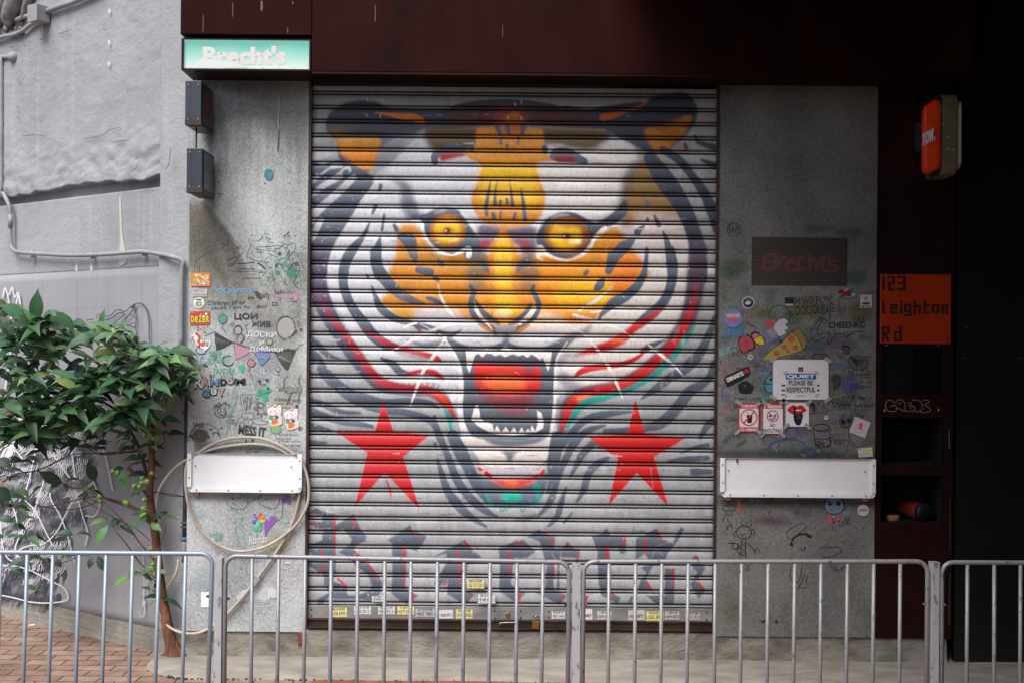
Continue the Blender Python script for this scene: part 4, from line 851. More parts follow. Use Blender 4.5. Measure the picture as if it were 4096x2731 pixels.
def st_left(c):
    rr = random.Random(3)
    for i in range(70):   # soot fan running down to the right from the hanging boxes
        t = i/70; x = 752+t*70; c.stroke([(x, 800+rr.random()*60), (x+20+90*t, 960), (x+60+170*t, 1180+rr.random()*120)], [10, 14, 6], (120, 98, 76) if rr.random() < .6 else (140, 134, 126), 5, .28)
    c.stroke([(770, 820), (800, 960), (880, 1080), (960, 1220)], [40, 70, 90, 40], (130, 114, 96), 34, .5)
    c.stroke([(800, 960), (850, 1050), (905, 1120)], [20, 36, 20], (74, 66, 58), 10, .75); c.stroke([(775, 790), (800, 860), (840, 980), (870, 1060)], [10, 18, 26, 12], (84, 74, 64), 8, .6); [c.stroke([(x_, 1000+rr.random()*200), (x_+20, 1150+rr.random()*200)], [10, 20], (178, 168, 146), 8, .5) for x_ in range(1000, 1230, 12)]; c.stroke([(842, 380), (846, 480), (846, 600), (850, 760), (856, 850)], [10, 22, 26, 24, 10], (110, 106, 102), 10, .6)  # last stroke paints the shade beside the hanging boxes
    c.stroke([(752, 830), (760, 1000), (770, 1080)], [30, 44, 16], (150, 112, 74), 10, .8)
    c.poly([(1040, 1240), (1150, 1300), (1200, 1400), (1150, 1480), (1060, 1400)], (170, 164, 150), 20, .5)
    c.stroke([(960, 340), (980, 420), (1000, 500)], [40, 60, 20], (190, 186, 180), 18, .6)
    c.poly([(740, 325), (1240, 325), (1240, 372), (1100, 400), (980, 380), (740, 372)], (150, 148, 146), 12, .8)  # shade along the panel top, below the sign box, painted into the sheet
    for i in range(150):
        x = 745+rr.random()*480; y = 330+rr.random()*300; c.stroke([(x, y), (x+rr.gauss(0, 5), y+60+rr.random()*260)], [4+rr.random()*9, 2], (150, 146, 138) if rr.random() < .7 else (255, 255, 255), 4, .22+.2*rr.random())
    c.poly([(1000, 330), (1235, 330), (1235, 640), (1120, 560), (1040, 480)], (168, 162, 158), 26, .7); c.poly([(742, 780), (820, 780), (900, 1000), (1000, 1240), (860, 1200), (742, 1080)], (186, 176, 160), 50, .5)
    for x, y, rx, ry, cc, al in ((1175, 1095, 40, 28, (110, 190, 150), .55), (1150, 1040, 50, 60, (170, 215, 195), .35), (1140, 1700, 20, 26, (120, 200, 160), .0), (900, 1230, 80, 30, (160, 200, 190), .4),
                                (800, 1745, 36, 50, (120, 118, 100), .7), (820, 1790, 50, 30, (110, 110, 108), .6), (1130, 1620, 60, 60, (196, 192, 160), .5), (1170, 1530, 50, 80, (190, 188, 180), .5), (1090, 1460, 60, 30, (200, 196, 210), .5),
                                (900, 1640, 160, 70, (214, 214, 214), .4), (1110, 2180, 60, 50, (214, 214, 150), .6), (800, 2060, 20, 14, (130, 190, 220), .6), (830, 2320, 60, 60, (190, 216, 226), .5), (1180, 1300, 40, 60, (190, 186, 170), .6)):
        if al: c.ell(x, y, rx, ry, cc, 10, al)
    c.poly([(800, 1812), (1200, 1812), (1150, 1785), (900, 1780)], (130, 126, 140), 7, .6)
    c.poly([(760, 1970), (1200, 1970), (1190, 1998), (780, 1998)], (170, 165, 158), 6, .7)  # shadow under the white plate, painted into the sheet colour
def st_right(c):
    rr = random.Random(8); pal = [(120, 190, 150), (170, 150, 200), (190, 190, 110), (130, 190, 200), (200, 150, 160), (160, 160, 160)]
    for i in range(230):
        y = 1150+rr.random()**.8*680; x = 2880+rr.random()*610
        c.stroke([(x+rr.gauss(0, 22), y+rr.gauss(0, 14)) for _ in range(4)], [4+rr.random()*9]*4, pal[rr.randrange(6)], 4, .22+.3*rr.random())
    for x, y, rx, ry, cc in ((3280, 915, 60, 14, (90, 170, 120)), (3400, 930, 60, 16, (100, 170, 130)), (2940, 1070, 60, 30, (120, 180, 140)), (2920, 1100, 40, 20, (120, 190, 150)), (3420, 1110, 50, 26, (110, 180, 130)),
                             (3060, 1255, 40, 20, (200, 200, 70)), (3230, 1240, 90, 30, (200, 200, 80)), (3440, 1250, 50, 40, (196, 196, 80)), (3170, 1280, 40, 26, (130, 200, 140)), (3370, 1240, 18, 14, (150, 110, 200)),
                             (3360, 1370, 60, 30, (160, 130, 200)), (3250, 1380, 60, 30, (110, 180, 200)), (3080, 1165, 40, 10, (160, 130, 190)), (3080, 1185, 20, 20, (130, 200, 210)), (3190, 1810, 160, 22, (110, 170, 130)),
                             (3400, 1540, 40, 40, (120, 160, 210)), (3110, 2085, 60, 20, (170, 140, 190)), (3060, 2080, 50, 14, (200, 130, 150)), (3190, 2050, 20, 20, (170, 150, 200)), (3230, 2055, 20, 16, (130, 190, 200))):
        c.ell(x, y, rx, ry, cc, 7, .62)
    c.poly([(2890, 1800), (3500, 1815), (3500, 1835), (2890, 1830)], (110, 110, 108), 8, .7)
    c.poly([(2890, 1992), (3500, 2000), (3480, 2030), (2900, 2020)], (120, 116, 112), 10, .8)  # painted shadow below the right-hand plate
    c.ell(2900, 2420, 60, 70, (225, 215, 190), 20, .5)
LP, LB = sheet('steel_clad_wall', (764, 742), (1232, 1221), 318, 2524, M_GALV, st_left, 'galvanised steel panel left of the roller shutter, covered in doodles')
RP, RB = sheet('steel_clad_wall', (2878, 2862), (3511, 3496), 344, 2545, M_GALV_SHADED, st_right, 'shade-darkened steel panel right of the roller shutter, with posters and grille')
# shadow gap under the panels is real: the plinth stands a little back; brackets under left panel
b = MB(); b.box(F(1190, 2540).x, F(1218, 2540).x, -.004, .02, F(1200, 2575).z, F(1200, 2526).z); o = b.build('rusty_bracket', mat('flaking_rust', '#8a4a2c', '#4e2c1e', rough=.9, scale=50, bump=.5)); tag(o, 'flaking rusty bracket below the bottom right corner of the left steel panel', 'bracket')

# ---------------------------------------------------------------- roller shutter
def make_shutter():
    cv = paint_mural()
    y0 = .035; pit = .0812
    xa, xb = LB[1]+.014, RB[0]-.012
    zj0 = F(1240, 429.0, y0).z; k = 7.03/FPX
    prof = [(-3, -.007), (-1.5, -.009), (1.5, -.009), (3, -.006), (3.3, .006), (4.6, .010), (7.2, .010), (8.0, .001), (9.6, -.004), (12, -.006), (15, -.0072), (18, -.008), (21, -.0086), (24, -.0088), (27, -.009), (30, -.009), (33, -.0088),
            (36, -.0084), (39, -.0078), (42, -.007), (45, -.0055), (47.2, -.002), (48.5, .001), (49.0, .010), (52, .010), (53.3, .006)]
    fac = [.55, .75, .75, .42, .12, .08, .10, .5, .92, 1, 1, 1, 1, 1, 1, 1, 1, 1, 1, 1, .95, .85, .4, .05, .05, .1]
    rows = []
    for j in range(-2, 35):
        zj = zj0-j*pit
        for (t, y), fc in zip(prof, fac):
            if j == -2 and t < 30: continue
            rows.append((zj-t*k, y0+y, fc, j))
    zend = zj0-35*pit
    rows += [(zend+.004, y0-.007, .7, 35), (zend-.004, y0-.009, .6, 35), (zend-.0055, y0+.008, .15, 35), (zend-.011, y0+.008, .2, 35)]
    nx = 640; xs = np.linspace(xa, xb, nx+1)
    Z = np.array([r_[0] for r_ in rows])[:, None]+0*xs[None, :]; Y = np.array([r_[1] for r_ in rows])[:, None]+0*xs[None, :]; X = xs[None, :]+0*Z
    rgn = np.random.default_rng(1)                      # tiny dents so slats are not ruler-straight
    jj = np.array([r_[3] for r_ in rows])+2
    dent = np.stack([np.convolve(rgn.normal(size=nx+1+80), np.hanning(81)/40, 'same')[40:40+nx+1] for _ in range(40)])
    Z = Z+dent[jj]*.0010; Y = Y+dent[(jj+7) % 40]*.0012
    sx, sy = proj(X, Y, Z); C = cv.sample(sx, sy)
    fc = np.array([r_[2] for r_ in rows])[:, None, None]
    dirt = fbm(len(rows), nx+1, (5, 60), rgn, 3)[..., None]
    groove_dark = np.array(lin((56, 46, 42)))  # dark brown mixed into the joint grooves and ridge edges
    C = C*fc+groove_dark*(1-fc)*.8
    C = C*(.86+.28*dirt)
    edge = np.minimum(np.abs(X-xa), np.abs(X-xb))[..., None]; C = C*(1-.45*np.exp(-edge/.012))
    me = bpy.data.meshes.new('slat_curtain'); n = len(rows)
    i, j = np.meshgrid(np.arange(nx), np.arange(n-1)); a = (j*(nx+1)+i).ravel()
    f = np.stack([a, a+nx+1, a+nx+2, a+1], 1)
    v = np.stack([X.ravel(), Y.ravel(), Z.ravel()], 1).astype(np.float32)
    me.vertices.add(len(v)); me.vertices.foreach_set('co', v.ravel()); me.loops.add(f.size); me.loops.foreach_set('vertex_index', f.ravel().astype(np.int32))
    me.polygons.add(len(f)); me.polygons.foreach_set('loop_start', np.arange(0, f.size, 4, dtype=np.int32)); me.polygons.foreach_set('loop_total', np.full(len(f), 4, np.int32))
    me.update(calc_edges=True)
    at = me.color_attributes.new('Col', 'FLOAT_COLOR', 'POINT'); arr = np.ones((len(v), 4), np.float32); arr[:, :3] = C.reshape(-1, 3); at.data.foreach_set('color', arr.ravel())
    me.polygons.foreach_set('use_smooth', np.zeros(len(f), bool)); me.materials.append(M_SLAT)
    root = thing('roller_shutter', (0, y0, zend), 'closed steel roller shutter painted with a roaring tiger face and two red stars', 'shutter')
    o = bpy.data.objects.new('slat_curtain', me); COL.objects.link(o); o.parent = root; o.matrix_parent_inverse = root.matrix_basis.inverted()
    for nm, x0, x1 in (('guide_rail', LB[1]+.001, xa+.002), ('guide_rail', xb-.002, RB[0]-.001)):
        b = MB(); b.box(x0, x1, -.006, .07, zend-.12, zj0+.2); b.build(nm, M_RAIL, root)
    zt = F(2000, 2431, .02).z; zt = zend-.012; zb = F(2050, 2478, .02).z; zc = F(2050, 2513, .02).z
    b = MB(); b.box(xa+.002, xb-.002, .022, .06, zb, zt); b.build('bottom_bar', M_ALU, root, bevel=.002)
    b = MB(); b.box(xa+.002, xb-.002, .020, .05, zc, zb-.001); b.box(xa+.002, xb-.002, -.004, .019, zc, zc+.006); b.box(xa+.002, xb-.002, .006, .0215, zb-.006, zb-.001)
    b.build('bottom_rail', M_RAIL, root)
    PB = Pl((0, .022, 0), (1, 0, 0))
    # lock plate, cylinder, handle
    q = [F(1975, 2436, .022), F(2086, 2472, .022)]
    b = MB(); b.box(q[0].x, q[1].x, .0185, .0215, q[1].z, q[0].z); lp = b.build('lock_plate', M_ALU, root, bevel=.001)
    c = F(2031, 2456, .018); b = MB(); b.lathe([(.0155, 0), (.0155, .005), (.012, .007), (.003, .0071)], (c.x, .0185, c.z), (0, -1, 0), 18); b.build('lock_cylinder', M_BRASS, lp)
    ik = Ink(PB, .0042); ik.text('SING KWONG', 1990, 2440, 2070, 2447, (90, 90, 92)); ik.text('高級鎖廠', 1985, 2452, 2014, 2458, (90, 90, 92)); ik.text('九龍旺角', 2046, 2452, 2078, 2458, (90, 90, 92)); ik.text('電話', 1985, 2461, 2014, 2467, (90, 90, 92)); ik.text('工程', 2046, 2461, 2070, 2467, (90, 90, 92)); ik.build('engraving', lp, M_PAPER)
    rv_ = []
    for x, y in ((1979, 2440), (2082, 2440), (1979, 2468), (2082, 2469)): p = F(x, y, .018); MB().lathe([(.005, 0), (.004, .003), (.001, .004)], (p.x, .0185, p.z), (0, -1, 0), 10).build('rivet', M_RAIL, lp)
    for x, y in ((1245, 2435), (1245, 2460), (2195, 2443), (2195, 2468), (2826, 2448), (2826, 2477)): p = F(x, y, .022); MB().lathe([(.005, 0), (.004, .003), (.001, .004)], (p.x, .022, p.z), (0, -1, 0), 10).build('rivet', M_RAIL, root)
    hp = [(1995, 2514), (1997, 2496), (2006, 2489), (2060, 2488), (2066, 2494), (2067, 2512)]
    b = MB(); b.tube([F(x, y, -.004 if 0 < i < 5 else .018) for i, (x, y) in enumerate(hp)], .0035, 8, n=3); b.build('lifting_handle', M_CHROME, root)
    return root, PB
SHUT, PBAR = make_shutter()
# ---------------------------------------------------------------- concrete wall on the left (turns away from the street)
A0 = G(0, 2459); A1 = G(640, 2610)
WL = Pl((A1.x, A1.y, 0), (A1.x-A0.x, A1.y-A0.y, 0)); U, Nn = WL.u, WL.n
root_wall = thing('concrete_wall', (A1.x, A1.y, 0), 'tall grey painted concrete wall on the left with a drip ledge and a drawing', 'wall')
def wp(t, z, off=0.0): p = WL.o+U*t+WL.n*off; return (p.x, p.y, z)     # t metres along from the corner (negative = left)
def wt(sx, sy): p = WL.hit(sx, sy); return (p-WL.o).dot(U), p.z
rg = np.random.default_rng(12)
def wall_band(name, zlo, zhi, off, m, t0=-4.5, t1=.035, amp=.002, step=.03, th=.12):
    ts = np.arange(t0, t1+1e-6, step); ts[-1] = t1; n = len(ts); k = max(2, int((4.8 if zhi is None else 1)/.05)); nz = 40
    vs = []; fs = []
    if name == 'upper_face': nz = 170
    gx = fbm(nz+1, n, (5, 4) if nz > 100 else (5, 6), rg, 4)
    for i, t in enumerate(ts):
        lo = zlo(t) if callable(zlo) else zlo; hi = zhi(t) if callable(zhi) else zhi
        for j in range(nz+1): vs.append(wp(t, lo+(hi-lo)*j/nz, off+(gx[j, i]-.5)*amp*(1+4.5*max(0, 1-j/30)*(name == 'upper_face'))))
        vs.append(wp(t, lo, off-th)); vs.append(wp(t, hi, off-th))
    q = nz+3
    for i in range(n-1):
        for j in range(nz): a = i*q+j; fs.append((a, a+q, a+q+1, a+1))
        fs.append((i*q, i*q+nz+1, (i+1)*q+nz+1, (i+1)*q)); fs.append((i*q+nz, (i+1)*q+nz, (i+1)*q+nz+2, i*q+nz+2))
    b = MB(); b.add(vs, fs, sm=True)
    if name != 'base_render': b.smooth = [len(set(v_ % q for v_ in f_) & {nz+1, nz+2}) == 0 for f_ in fs]
    return b.build(name, m, root_wall)
zl = wt(400, 740)[1]; rr = np.random.default_rng(3); wob = np.convolve(rr.normal(size=400), np.hanning(9), 'same')
def rough_edge(t): return zl+.004*wob[int((t+5)*40) % 400]+.010*math.sin(t*5)
tE = wt(659, 720)[0]
wall_band('upper_face', rough_edge, 4.9, .035, M_WALL, t1=tE, amp=.0075, step=.022)
zg = wt(659, 745)[1]-.003
wall_band('groove', zg, zl+.05, -.035, M_WALL, t1=tE, amp=.001)
za = wt(300, 1086)[1]
wall_band('middle_face', za, zg, .004, M_WALL, t1=tE, amp=.003)
wall_band('lower_face', wt(300, 2440)[1], za, .007, M_WALL2, t1=wt(640, 1500)[0], amp=.002)
wall_band('base_render', -.02, wt(300, 2440)[1], .007, M_WALL3, t1=wt(640, 2500)[0], amp=.006)
# corner strip beside the steel panel
c0 = wp(tE, 0, .02); t2 = wt(640, 1500)[0]
b = MB(); cx = LB[0]-.004
cs = [wp(tE+.001, 0, -.12), wp(tE+.001, 0, .034), wp(tE+.03, 0, .03), (cx-.03, .075, 0), (cx+.08, .07, 0), (cx+.08, .3, 0)]
vs = []; fs = []; nz = 60; gg = fbm(nz+1, len(cs), (4, 2), rg, 2)
for j in range(nz+1):
    for i, (x, y, _) in enumerate(cs): vs.append((x+(gg[j, i]-.5)*.004, y+(gg[j, i]-.5)*.004, -.02+4.9*j/nz))
k = len(cs)
for j in range(nz):
    for i in range(k-1): fs.append((j*k+i, j*k+i+1, (j+1)*k+i+1, (j+1)*k+i))
b.add(vs, fs, sm=False); b.build('corner_strip', M_WALL, root_wall)
b = MB(); zt_ = wt(300, 2440)[1]+.01; m3 = [(x+.001, y-.004) for x, y, _ in cs[2:4]]; b.add([(m3[0][0]-.02, m3[0][1], -.02), (*m3[1], -.02), (*m3[1], zt_), (m3[0][0]-.02, m3[0][1], zt_)], [(0, 1, 2, 3)]); b.prism([(m3[0][0]-.02, m3[0][1], zt_), (*m3[1], zt_), (m3[1][0], m3[1][1]+.05, zt_), (m3[0][0]-.02, m3[0][1]+.05, zt_)], (0, 0, 1), .001); b.build('corner_base', M_WALL3, root_wall)

# drawing on the wall: black fur hatching, white outlines; and cracks
dk = (76, 80, 92); wh = (226, 226, 232)
ik = Ink(WL, .0115); rd = random.Random(21)
def tuft(x, y, n=9, L_=34, a=1.2, c=dk, w=2.0, sp=4.5):
    for i in range(n):
        xx = x+i*sp*math.cos(a+1.57)+rd.gauss(0, 1); yy = y+i*sp*math.sin(a+1.57)*.6+rd.gauss(0, 1)
        l = L_*(.6+.5*rd.random()); b_ = .25*rd.random()
        ik.line([(xx, yy), (xx+l*.5*math.cos(a), yy+l*.5*math.sin(a)), (xx+l*math.cos(a+b_+.2), yy+l*math.sin(a+b_+.2))], w, c, 3)
for i in range(230):
    y = 1640+rd.random()*760; x = rd.random()*(470-(y-1640)*.30)
    if y > 2300 and x > 250: continue
    if rd.random() < .14:
        l = 20+rd.random()*34
        ik.fill([(x, y), (x+6, y+l*.4), (x-6, y+l), (x-12, y+l*1.5), (x-8, y+l*.7), (x-14, y+l*.5)], dk)
    tuft(x, y, 5+int(rd.random()*4), 34+rd.random()*34, 1.3+rd.random()*.8, dk, 2.0, 8)
for i in range(90):
    y = 1640+rd.random()*700; x = rd.random()*(400-(y-1640)*.2); tuft(x, y, 6, 34, 1.2+rd.random()*.8, wh, 2.0, 8)
for p in ([(20, 1150), (30, 1180), (45, 1280), (40, 1420), (20, 1560), (25, 1700), (90, 1800)], [(10, 1190), (20, 1155), (34, 1180), (48, 1150), (58, 1190), (72, 1170), (80, 1220)], [(60, 1240), (75, 1180), (85, 1260)],
          [(145, 1790), (120, 1900), (100, 1990), (140, 2040), (180, 2120), (210, 2180)], [(200, 1800), (290, 1920), (295, 1870), (285, 1800)], [(175, 1920), (150, 2000), (130, 2060), (100, 2100), (60, 2190), (80, 2230)],
          [(0, 2080), (10, 2180), (30, 2230), (60, 2240), (75, 2200), (120, 2180), (180, 2170), (230, 2120), (260, 2060), (300, 1990), (370, 1930)], [(300, 1960), (330, 2060), (350, 2130), (340, 2180)],
          [(200, 1960), (205, 2000), (240, 2060), (270, 2140), (290, 2220), (300, 2245)], [(370, 1920), (400, 2000), (380, 2060), (340, 2060)], [(0, 2260), (60, 2262), (120, 2280), (200, 2320), (255, 2350), (272, 2385), (255, 2402), (190, 2410), (120, 2405), (60, 2390), (0, 2378)],
          [(0, 1960), (30, 1980), (60, 2050), (70, 2100)], [(100, 1850), (60, 1800), (0, 1780)], [(390, 1760), (420, 1820), (450, 1960)]):
    ik.line(p, 4.2, wh, 6, False)
for i in range(16):
    x = 10+rd.random()*60; ik.line([(x+20, 1640+rd.random()*40), (x, 1760), (x-40, 1860)], 3, wh, 4, False)
for p, w in ([[(541, 1215), (560, 1214), (575, 1222), (590, 1248), (597, 1300), (596, 1340), (598, 1380)], 3.6], [[(541, 1215), (520, 1230), (500, 1247), (480, 1240), (462, 1243), (448, 1258), (430, 1266), (405, 1260), (392, 1262), (383, 1278)], 3],
             [[(400, 1268), (425, 1280), (450, 1270), (470, 1255), (490, 1252), (496, 1258), (480, 1275), (450, 1296), (430, 1304)], 3], [[(538, 1230), (545, 1270), (543, 1310), (548, 1350), (550, 1380)], 3],
             [[(535, 1235), (515, 1262), (500, 1285), (480, 1300)], 2.6], [[(545, 1275), (530, 1262), (518, 1262), (500, 1275), (485, 1290)], 2.4], [[(543, 1296), (530, 1292), (510, 1308), (500, 1318)], 2.6], [[(343, 1284), (360, 1278), (374, 1281)], 3]):
    ik.line(p, w, (66, 70, 82), 5)
ik.fill([(541, 1216), (524, 1226), (519, 1232), (536, 1234), (541, 1224)], (66, 70, 82))
# cracks, paint drips and mortar lines
for p in ([(35, 193), (50, 189), (68, 184)], [(90, 181), (100, 182), (108, 186)], [(155, 162), (175, 156), (190, 152)], [(195, 142), (212, 143)], [(230, 138), (250, 132), (278, 122)]): Ink.line(ik, p, 1.8, (84, 80, 80), 3)
ikc = Ink(WL, .052)
for p in ([(35, 193), (50, 189), (68, 184)], [(90, 181), (100, 182), (108, 186)], [(155, 162), (175, 156), (190, 152)], [(195, 142), (212, 143)], [(230, 138), (250, 132), (278, 122)], [(410, 118), (420, 121), (430, 115)],
          [(540, 640), (550, 630), (548, 620)], [(520, 690), (545, 672), (552, 650)], [(660, 680), (675, 660), (680, 620), (684, 590)], [(90, 545), (140, 540), (180, 546)], [(330, 555), (400, 545), (440, 520), (480, 510)], [(450, 570), (480, 565), (520, 560)]):
    ikc.line(p, 2.2, (92, 90, 92), 3)
for x, y, r_ in ((437, 45, 6), (436, 170, 6), (435, 255, 6)): ikc.ell(x, y, r_*.7, r_*1.6, (226, 222, 216))
for x, y in ((72, 318), (70, 430), (71, 470)): ikc.ell(x, y, 2, 8, (150, 100, 70))
ikc.build('cracks_and_chips', root_wall)
ik2 = Ink(WL, .008)
ik2.fill([(478, 785), (484, 800), (486, 860), (490, 940), (500, 995), (496, 1006), (478, 1008), (482, 960), (478, 880), (476, 810)], (204, 198, 184)); ik2.fill([(480, 1044), (508, 1040), (500, 1056), (480, 1062)], (196, 190, 176))
for x in (306, 366): ik2.fill([(x, 1052), (x+6, 1080), (x-6, 1082)], (216, 220, 230))
ik2.line([(222, 1004), (228, 1008)], 4, (220, 220, 222), 0)
ik2.build('paint_drips', root_wall)
for y in (1215, 1352): ik.line([(90, y+26), (350, y+5), (640, y-14)], 1.1, (164, 163, 170), 2, False)
for x in (160, 300, 422, 560): ik.line([(x, 1100), (x, 1330)], .9, (158, 157, 164), 0, False)
ik.line([(573, 2180), (572, 2250), (576, 2330), (572, 2420), (580, 2400), (576, 2455), (566, 2465), (556, 2440)], 2.6, (214, 212, 214)); ik.text('Cathie Love', 530, 2310, 640, 2330, (214, 212, 214), 0, -1.5)
ik.text('@thirdlab by', 560, 2350, 680, 2362, (204, 200, 204), 0, -1.5)
ik.build('wall_drawing', root_wall)

# ---- conduit pipes on the wall
def wline(pts, off): return [WL.hit(x, y, off) for x, y in pts]
p = thing('conduit_pipe', WL.hit(40, 950), 'grey painted conduit that drops down the wall then runs across it to the steel panel', 'pipe')
b = MB(); q = wline([(55, 228), (14, 230), (6, 244), (6, 420), (6, 745), (14, 775), (36, 822), (41, 860), (42, 965), (52, 1000), (80, 1010), (160, 1016), (290, 1022), (420, 1018), (560, 1008), (620, 1014), (690, 1028)], .045)
q += [Vector((F(728, 1045, .02).x, .045, F(728, 1045, .02).z)), Vector((F(744, 1080, .05).x-.022, .05, F(744, 1080, .05).z)), Vector((F(742, 1160, .05).x-.022, .05, F(742, 1160, .05).z)), Vector((F(740, 1400, .05).x-.022, .05, F(740, 1400, .05).z))]
b.tube(q, .0135, 10, n=4); b.build('pipe_run', M_PIPE, p)
b = MB(); a = WL.hit(42, 860, .045); c = WL.hit(42, 912, .045); b.cyl(a, c, .0155, 12); b.build('coupling', M_PIPE, p)
for x, y in ((135, 1012), (375, 1017), (580, 1004)):
    a = WL.hit(x, y, .02); b = MB(); b.obox(a-U*.012+Vector((0, 0, -.03)), U*.03, Vector((0, 0, .008)), WL.n*.035); b.obox(a-U*.011+Vector((0, 0, -.024)), U*.020, Vector((0, 0, .043)), WL.n*.004); b.build('pipe_clip', M_PIPE, p)
a = WL.hit(64, 232, .02); b = MB(); b.lathe([(.03, -.01), (.038, .02), (.03, .04), (.016, .055)], a, WL.n, 9); b.build('mortar_lump', M_WALL, p)
p = thing('drain_pipe', (F(736, 2000, .05).x-.02, .05, .9), 'dark grey vertical pipe in the corner behind the plant stem', 'pipe')
xx = LB[0]-.022; b = MB(); b.tube([(xx, .055, F(740, 1395).z), (xx, .055, F(740, 1800).z), (xx-.006, .055, F(740, 2205).z)], .0135, 10); b.build('pipe_run', M_PIPED, p)
zc = F(724, 2195).z; b = MB(); b.lathe([(.017, 0), (.020, .02), (.020, .07), (.015, .10)], (xx-.006, .055, zc-.05), (0, 0, 1), 12); b.build('pipe_coupling', M_PIPE, p)
b = MB(); b.cyl((xx-.006, .055, zc+.040), (xx-.006, .055, zc+.062), .0208, 12); b.build('blue_tape', mat('blue_tape', '#3f7ea8', rough=.5), p)
for zz in (1650, 2092, 2110): b = MB(); z = F(724, zz).z; b.box(xx-.02, xx+.05, .035, .075, z-.006, z+.006); b.build('pipe_clip', M_PIPED, p)
b = MB(); b.tube([(xx-.006, .055, zc-.05), (xx-.008, .05, zc-.085)], .010, 8); b.build('rusty_neck', M_RUST2, p)
# junction box, pipes and painted roots in the top left corner
jb = thing('junction_box', WL.hit(172, 62, .1), 'small grey painted junction box fixed to the wall near the top left corner', 'junction box')
a = WL.hit(202, 90, .045); bb = WL.hit(143, 90, .045); hh = WL.hit(172, 30).z-WL.hit(172, 94).z
o_ = WL.hit(202, 94, .04); b = MB(); b.obox(o_-U*.10, U*.10, Vector((0, 0, hh)), WL.n*.09); b.build('box_body', M_PIPE, jb, bevel=.004)
b = MB(); b.obox(o_-U*.103+WL.n*.091-Vector((0, 0, .003)), U*.106, Vector((0, 0, hh+.006)), WL.n*.008); b.build('box_lid', M_PIPE, jb, bevel=.002)
for nm, pts, r_, lab in (('upper', [(188, 46), (230, 30), (300, 6), (360, -20), (420, -50)], .017, 'grey conduit slanting up to the right from the junction box'),
                         ('left', [(66, 80), (100, 68), (150, 56)], .015, 'short grey conduit stub entering the left side of the junction box'),
                         ('low', [(-20, 160), (20, 146), (60, 138), (95, 122), (120, 100), (150, 88)], .014, 'thin wavy grey conduit below the painted roots, ending under the junction box')):
    b = MB(); b.tube(wline(pts, .062), r_, 10, n=4); o = b.build('conduit_pipe', M_PIPE); tag(o, lab, 'pipe')
M_ROOT = mat('grey_painted_root', '#8f8d8e', '#6c6a6a', rough=.8, scale=14, bump=.6, bscale=30)
for pts, rr_, lab in (([(6, -60), (2, 0), (-4, 50), (-16, 110)], [.05, .045, .04, .03], 'grey painted tree root at the very edge of the top left corner'),
                      ([(90, -60), (70, 0), (48, 40), (34, 76), (36, 108)], [.075, .07, .062, .05, .02], 'thickest grey painted tree root clinging to the wall at top left'),
                      ([(125, -60), (112, 0), (98, 40), (90, 72)], [.03, .028, .022, .008], 'slim grey painted root nearest to the junction box')):
    b = MB(); b.tube(wline(pts, .07), rr_, 12, n=5); o = b.build('tree_root', M_ROOT); tag(o, lab, 'root')
b = MB(); rq = random.Random(5)
for i in range(60):
    x, y = 10+rq.random()*120, 60+rq.random()*75-.25*0
    if x > 100 and y > 90: continue
    a = WL.hit(x, y, .035); r_ = .006+.018*rq.random(); b.lathe([(r_*.5, -r_), (r_, 0), (r_*.6, r_)], a, (rq.random()-.5, -1, rq.random()-.5), 6)
o = b.build('rubble_mortar', M_ROOT); tag(o, 'crumbly grey mortar and moss packed around the painted roots', 'mortar'); o['kind'] = 'stuff'
# ---------------------------------------------------------------- lettered sign box at top left
x0, x1 = F(725, 283, -.25).x, F(1243, 283, -.25).x; z0, z1 = F(980, 283, -.25).z, F(980, 152, -.25).z
sb = thing('sign_box', ((x0+x1)/2, -.12, z0), 'faded turquoise lightbox sign with pale lettering in a brown steel box at top left', 'sign')
t = .010; b = MB()
b.box(x0, x1, -.25, .0, z0, z0+t); b.box(x0, x1, -.235, .0, z1-t, z1); b.box(x0, x0+t, -.25, .0, z0+t+.0005, z1-t-.0005); b.box(x1-t, x1, -.25, .0, z0+t+.0005, z1-t-.0005); b.box(x0+t+.001, x1-t-.001, -.19, -.01, z0+t+.001, z1-t-.001)
b.build('frame', M_RUST2, sb)
b = MB(); b.box(x0+t+.0005, x1-t-.0005, -.238, -.195, z0+t+.0005, z1-t-.0005); 
mt = bpy.data.materials.new('faded_turquoise_acrylic'); mt.use_nodes = True; nt = mt.node_tree; N = nt.nodes; L = nt.links; bs = N['Principled BSDF']; bs.inputs['Roughness'].default_value = .25
tc = N.new('ShaderNodeTexCoord'); sp = N.new('ShaderNodeSeparateXYZ'); L.new(tc.outputs['Generated'], sp.inputs[0]); no = N.new('ShaderNodeTexNoise'); no.inputs['Scale'].default_value = 5; no.inputs['Detail'].default_value = 4; L.new(tc.outputs['Object'], no.inputs[0])
ma = N.new('ShaderNodeMath'); ma.operation = 'MULTIPLY_ADD'; ma.inputs[1].default_value = .28; L.new(no.outputs[0], ma.inputs[0]); L.new(sp.outputs[2], ma.inputs[2])
rp = N.new('ShaderNodeValToRGB'); e = rp.color_ramp; e.elements[0].position = .18; e.elements[0].color = srgb('#dcebe4'); e.elements[1].position = 1.1; e.elements[1].color = srgb('#6cb6a8')
q = e.elements.new(.52); q.color = srgb('#a8dcd2'); q = e.elements.new(.8); q.color = srgb('#85cdc0'); L.new(ma.outputs[0], rp.inputs[0]); L.new(rp.outputs[0], bs.inputs['Base Color'])
b.build('acrylic_face', mt, sb)
ik = Ink(Pl((0, -.238, 0), (1, 0, 0)), .001); lc = (226, 224, 220)
k = 1/1.8895
def zz(pts): return [(x*k, y*k) for x, y in pts]
ik.text("Brecht's", 811, 185, 1146, 261, lc, .05)
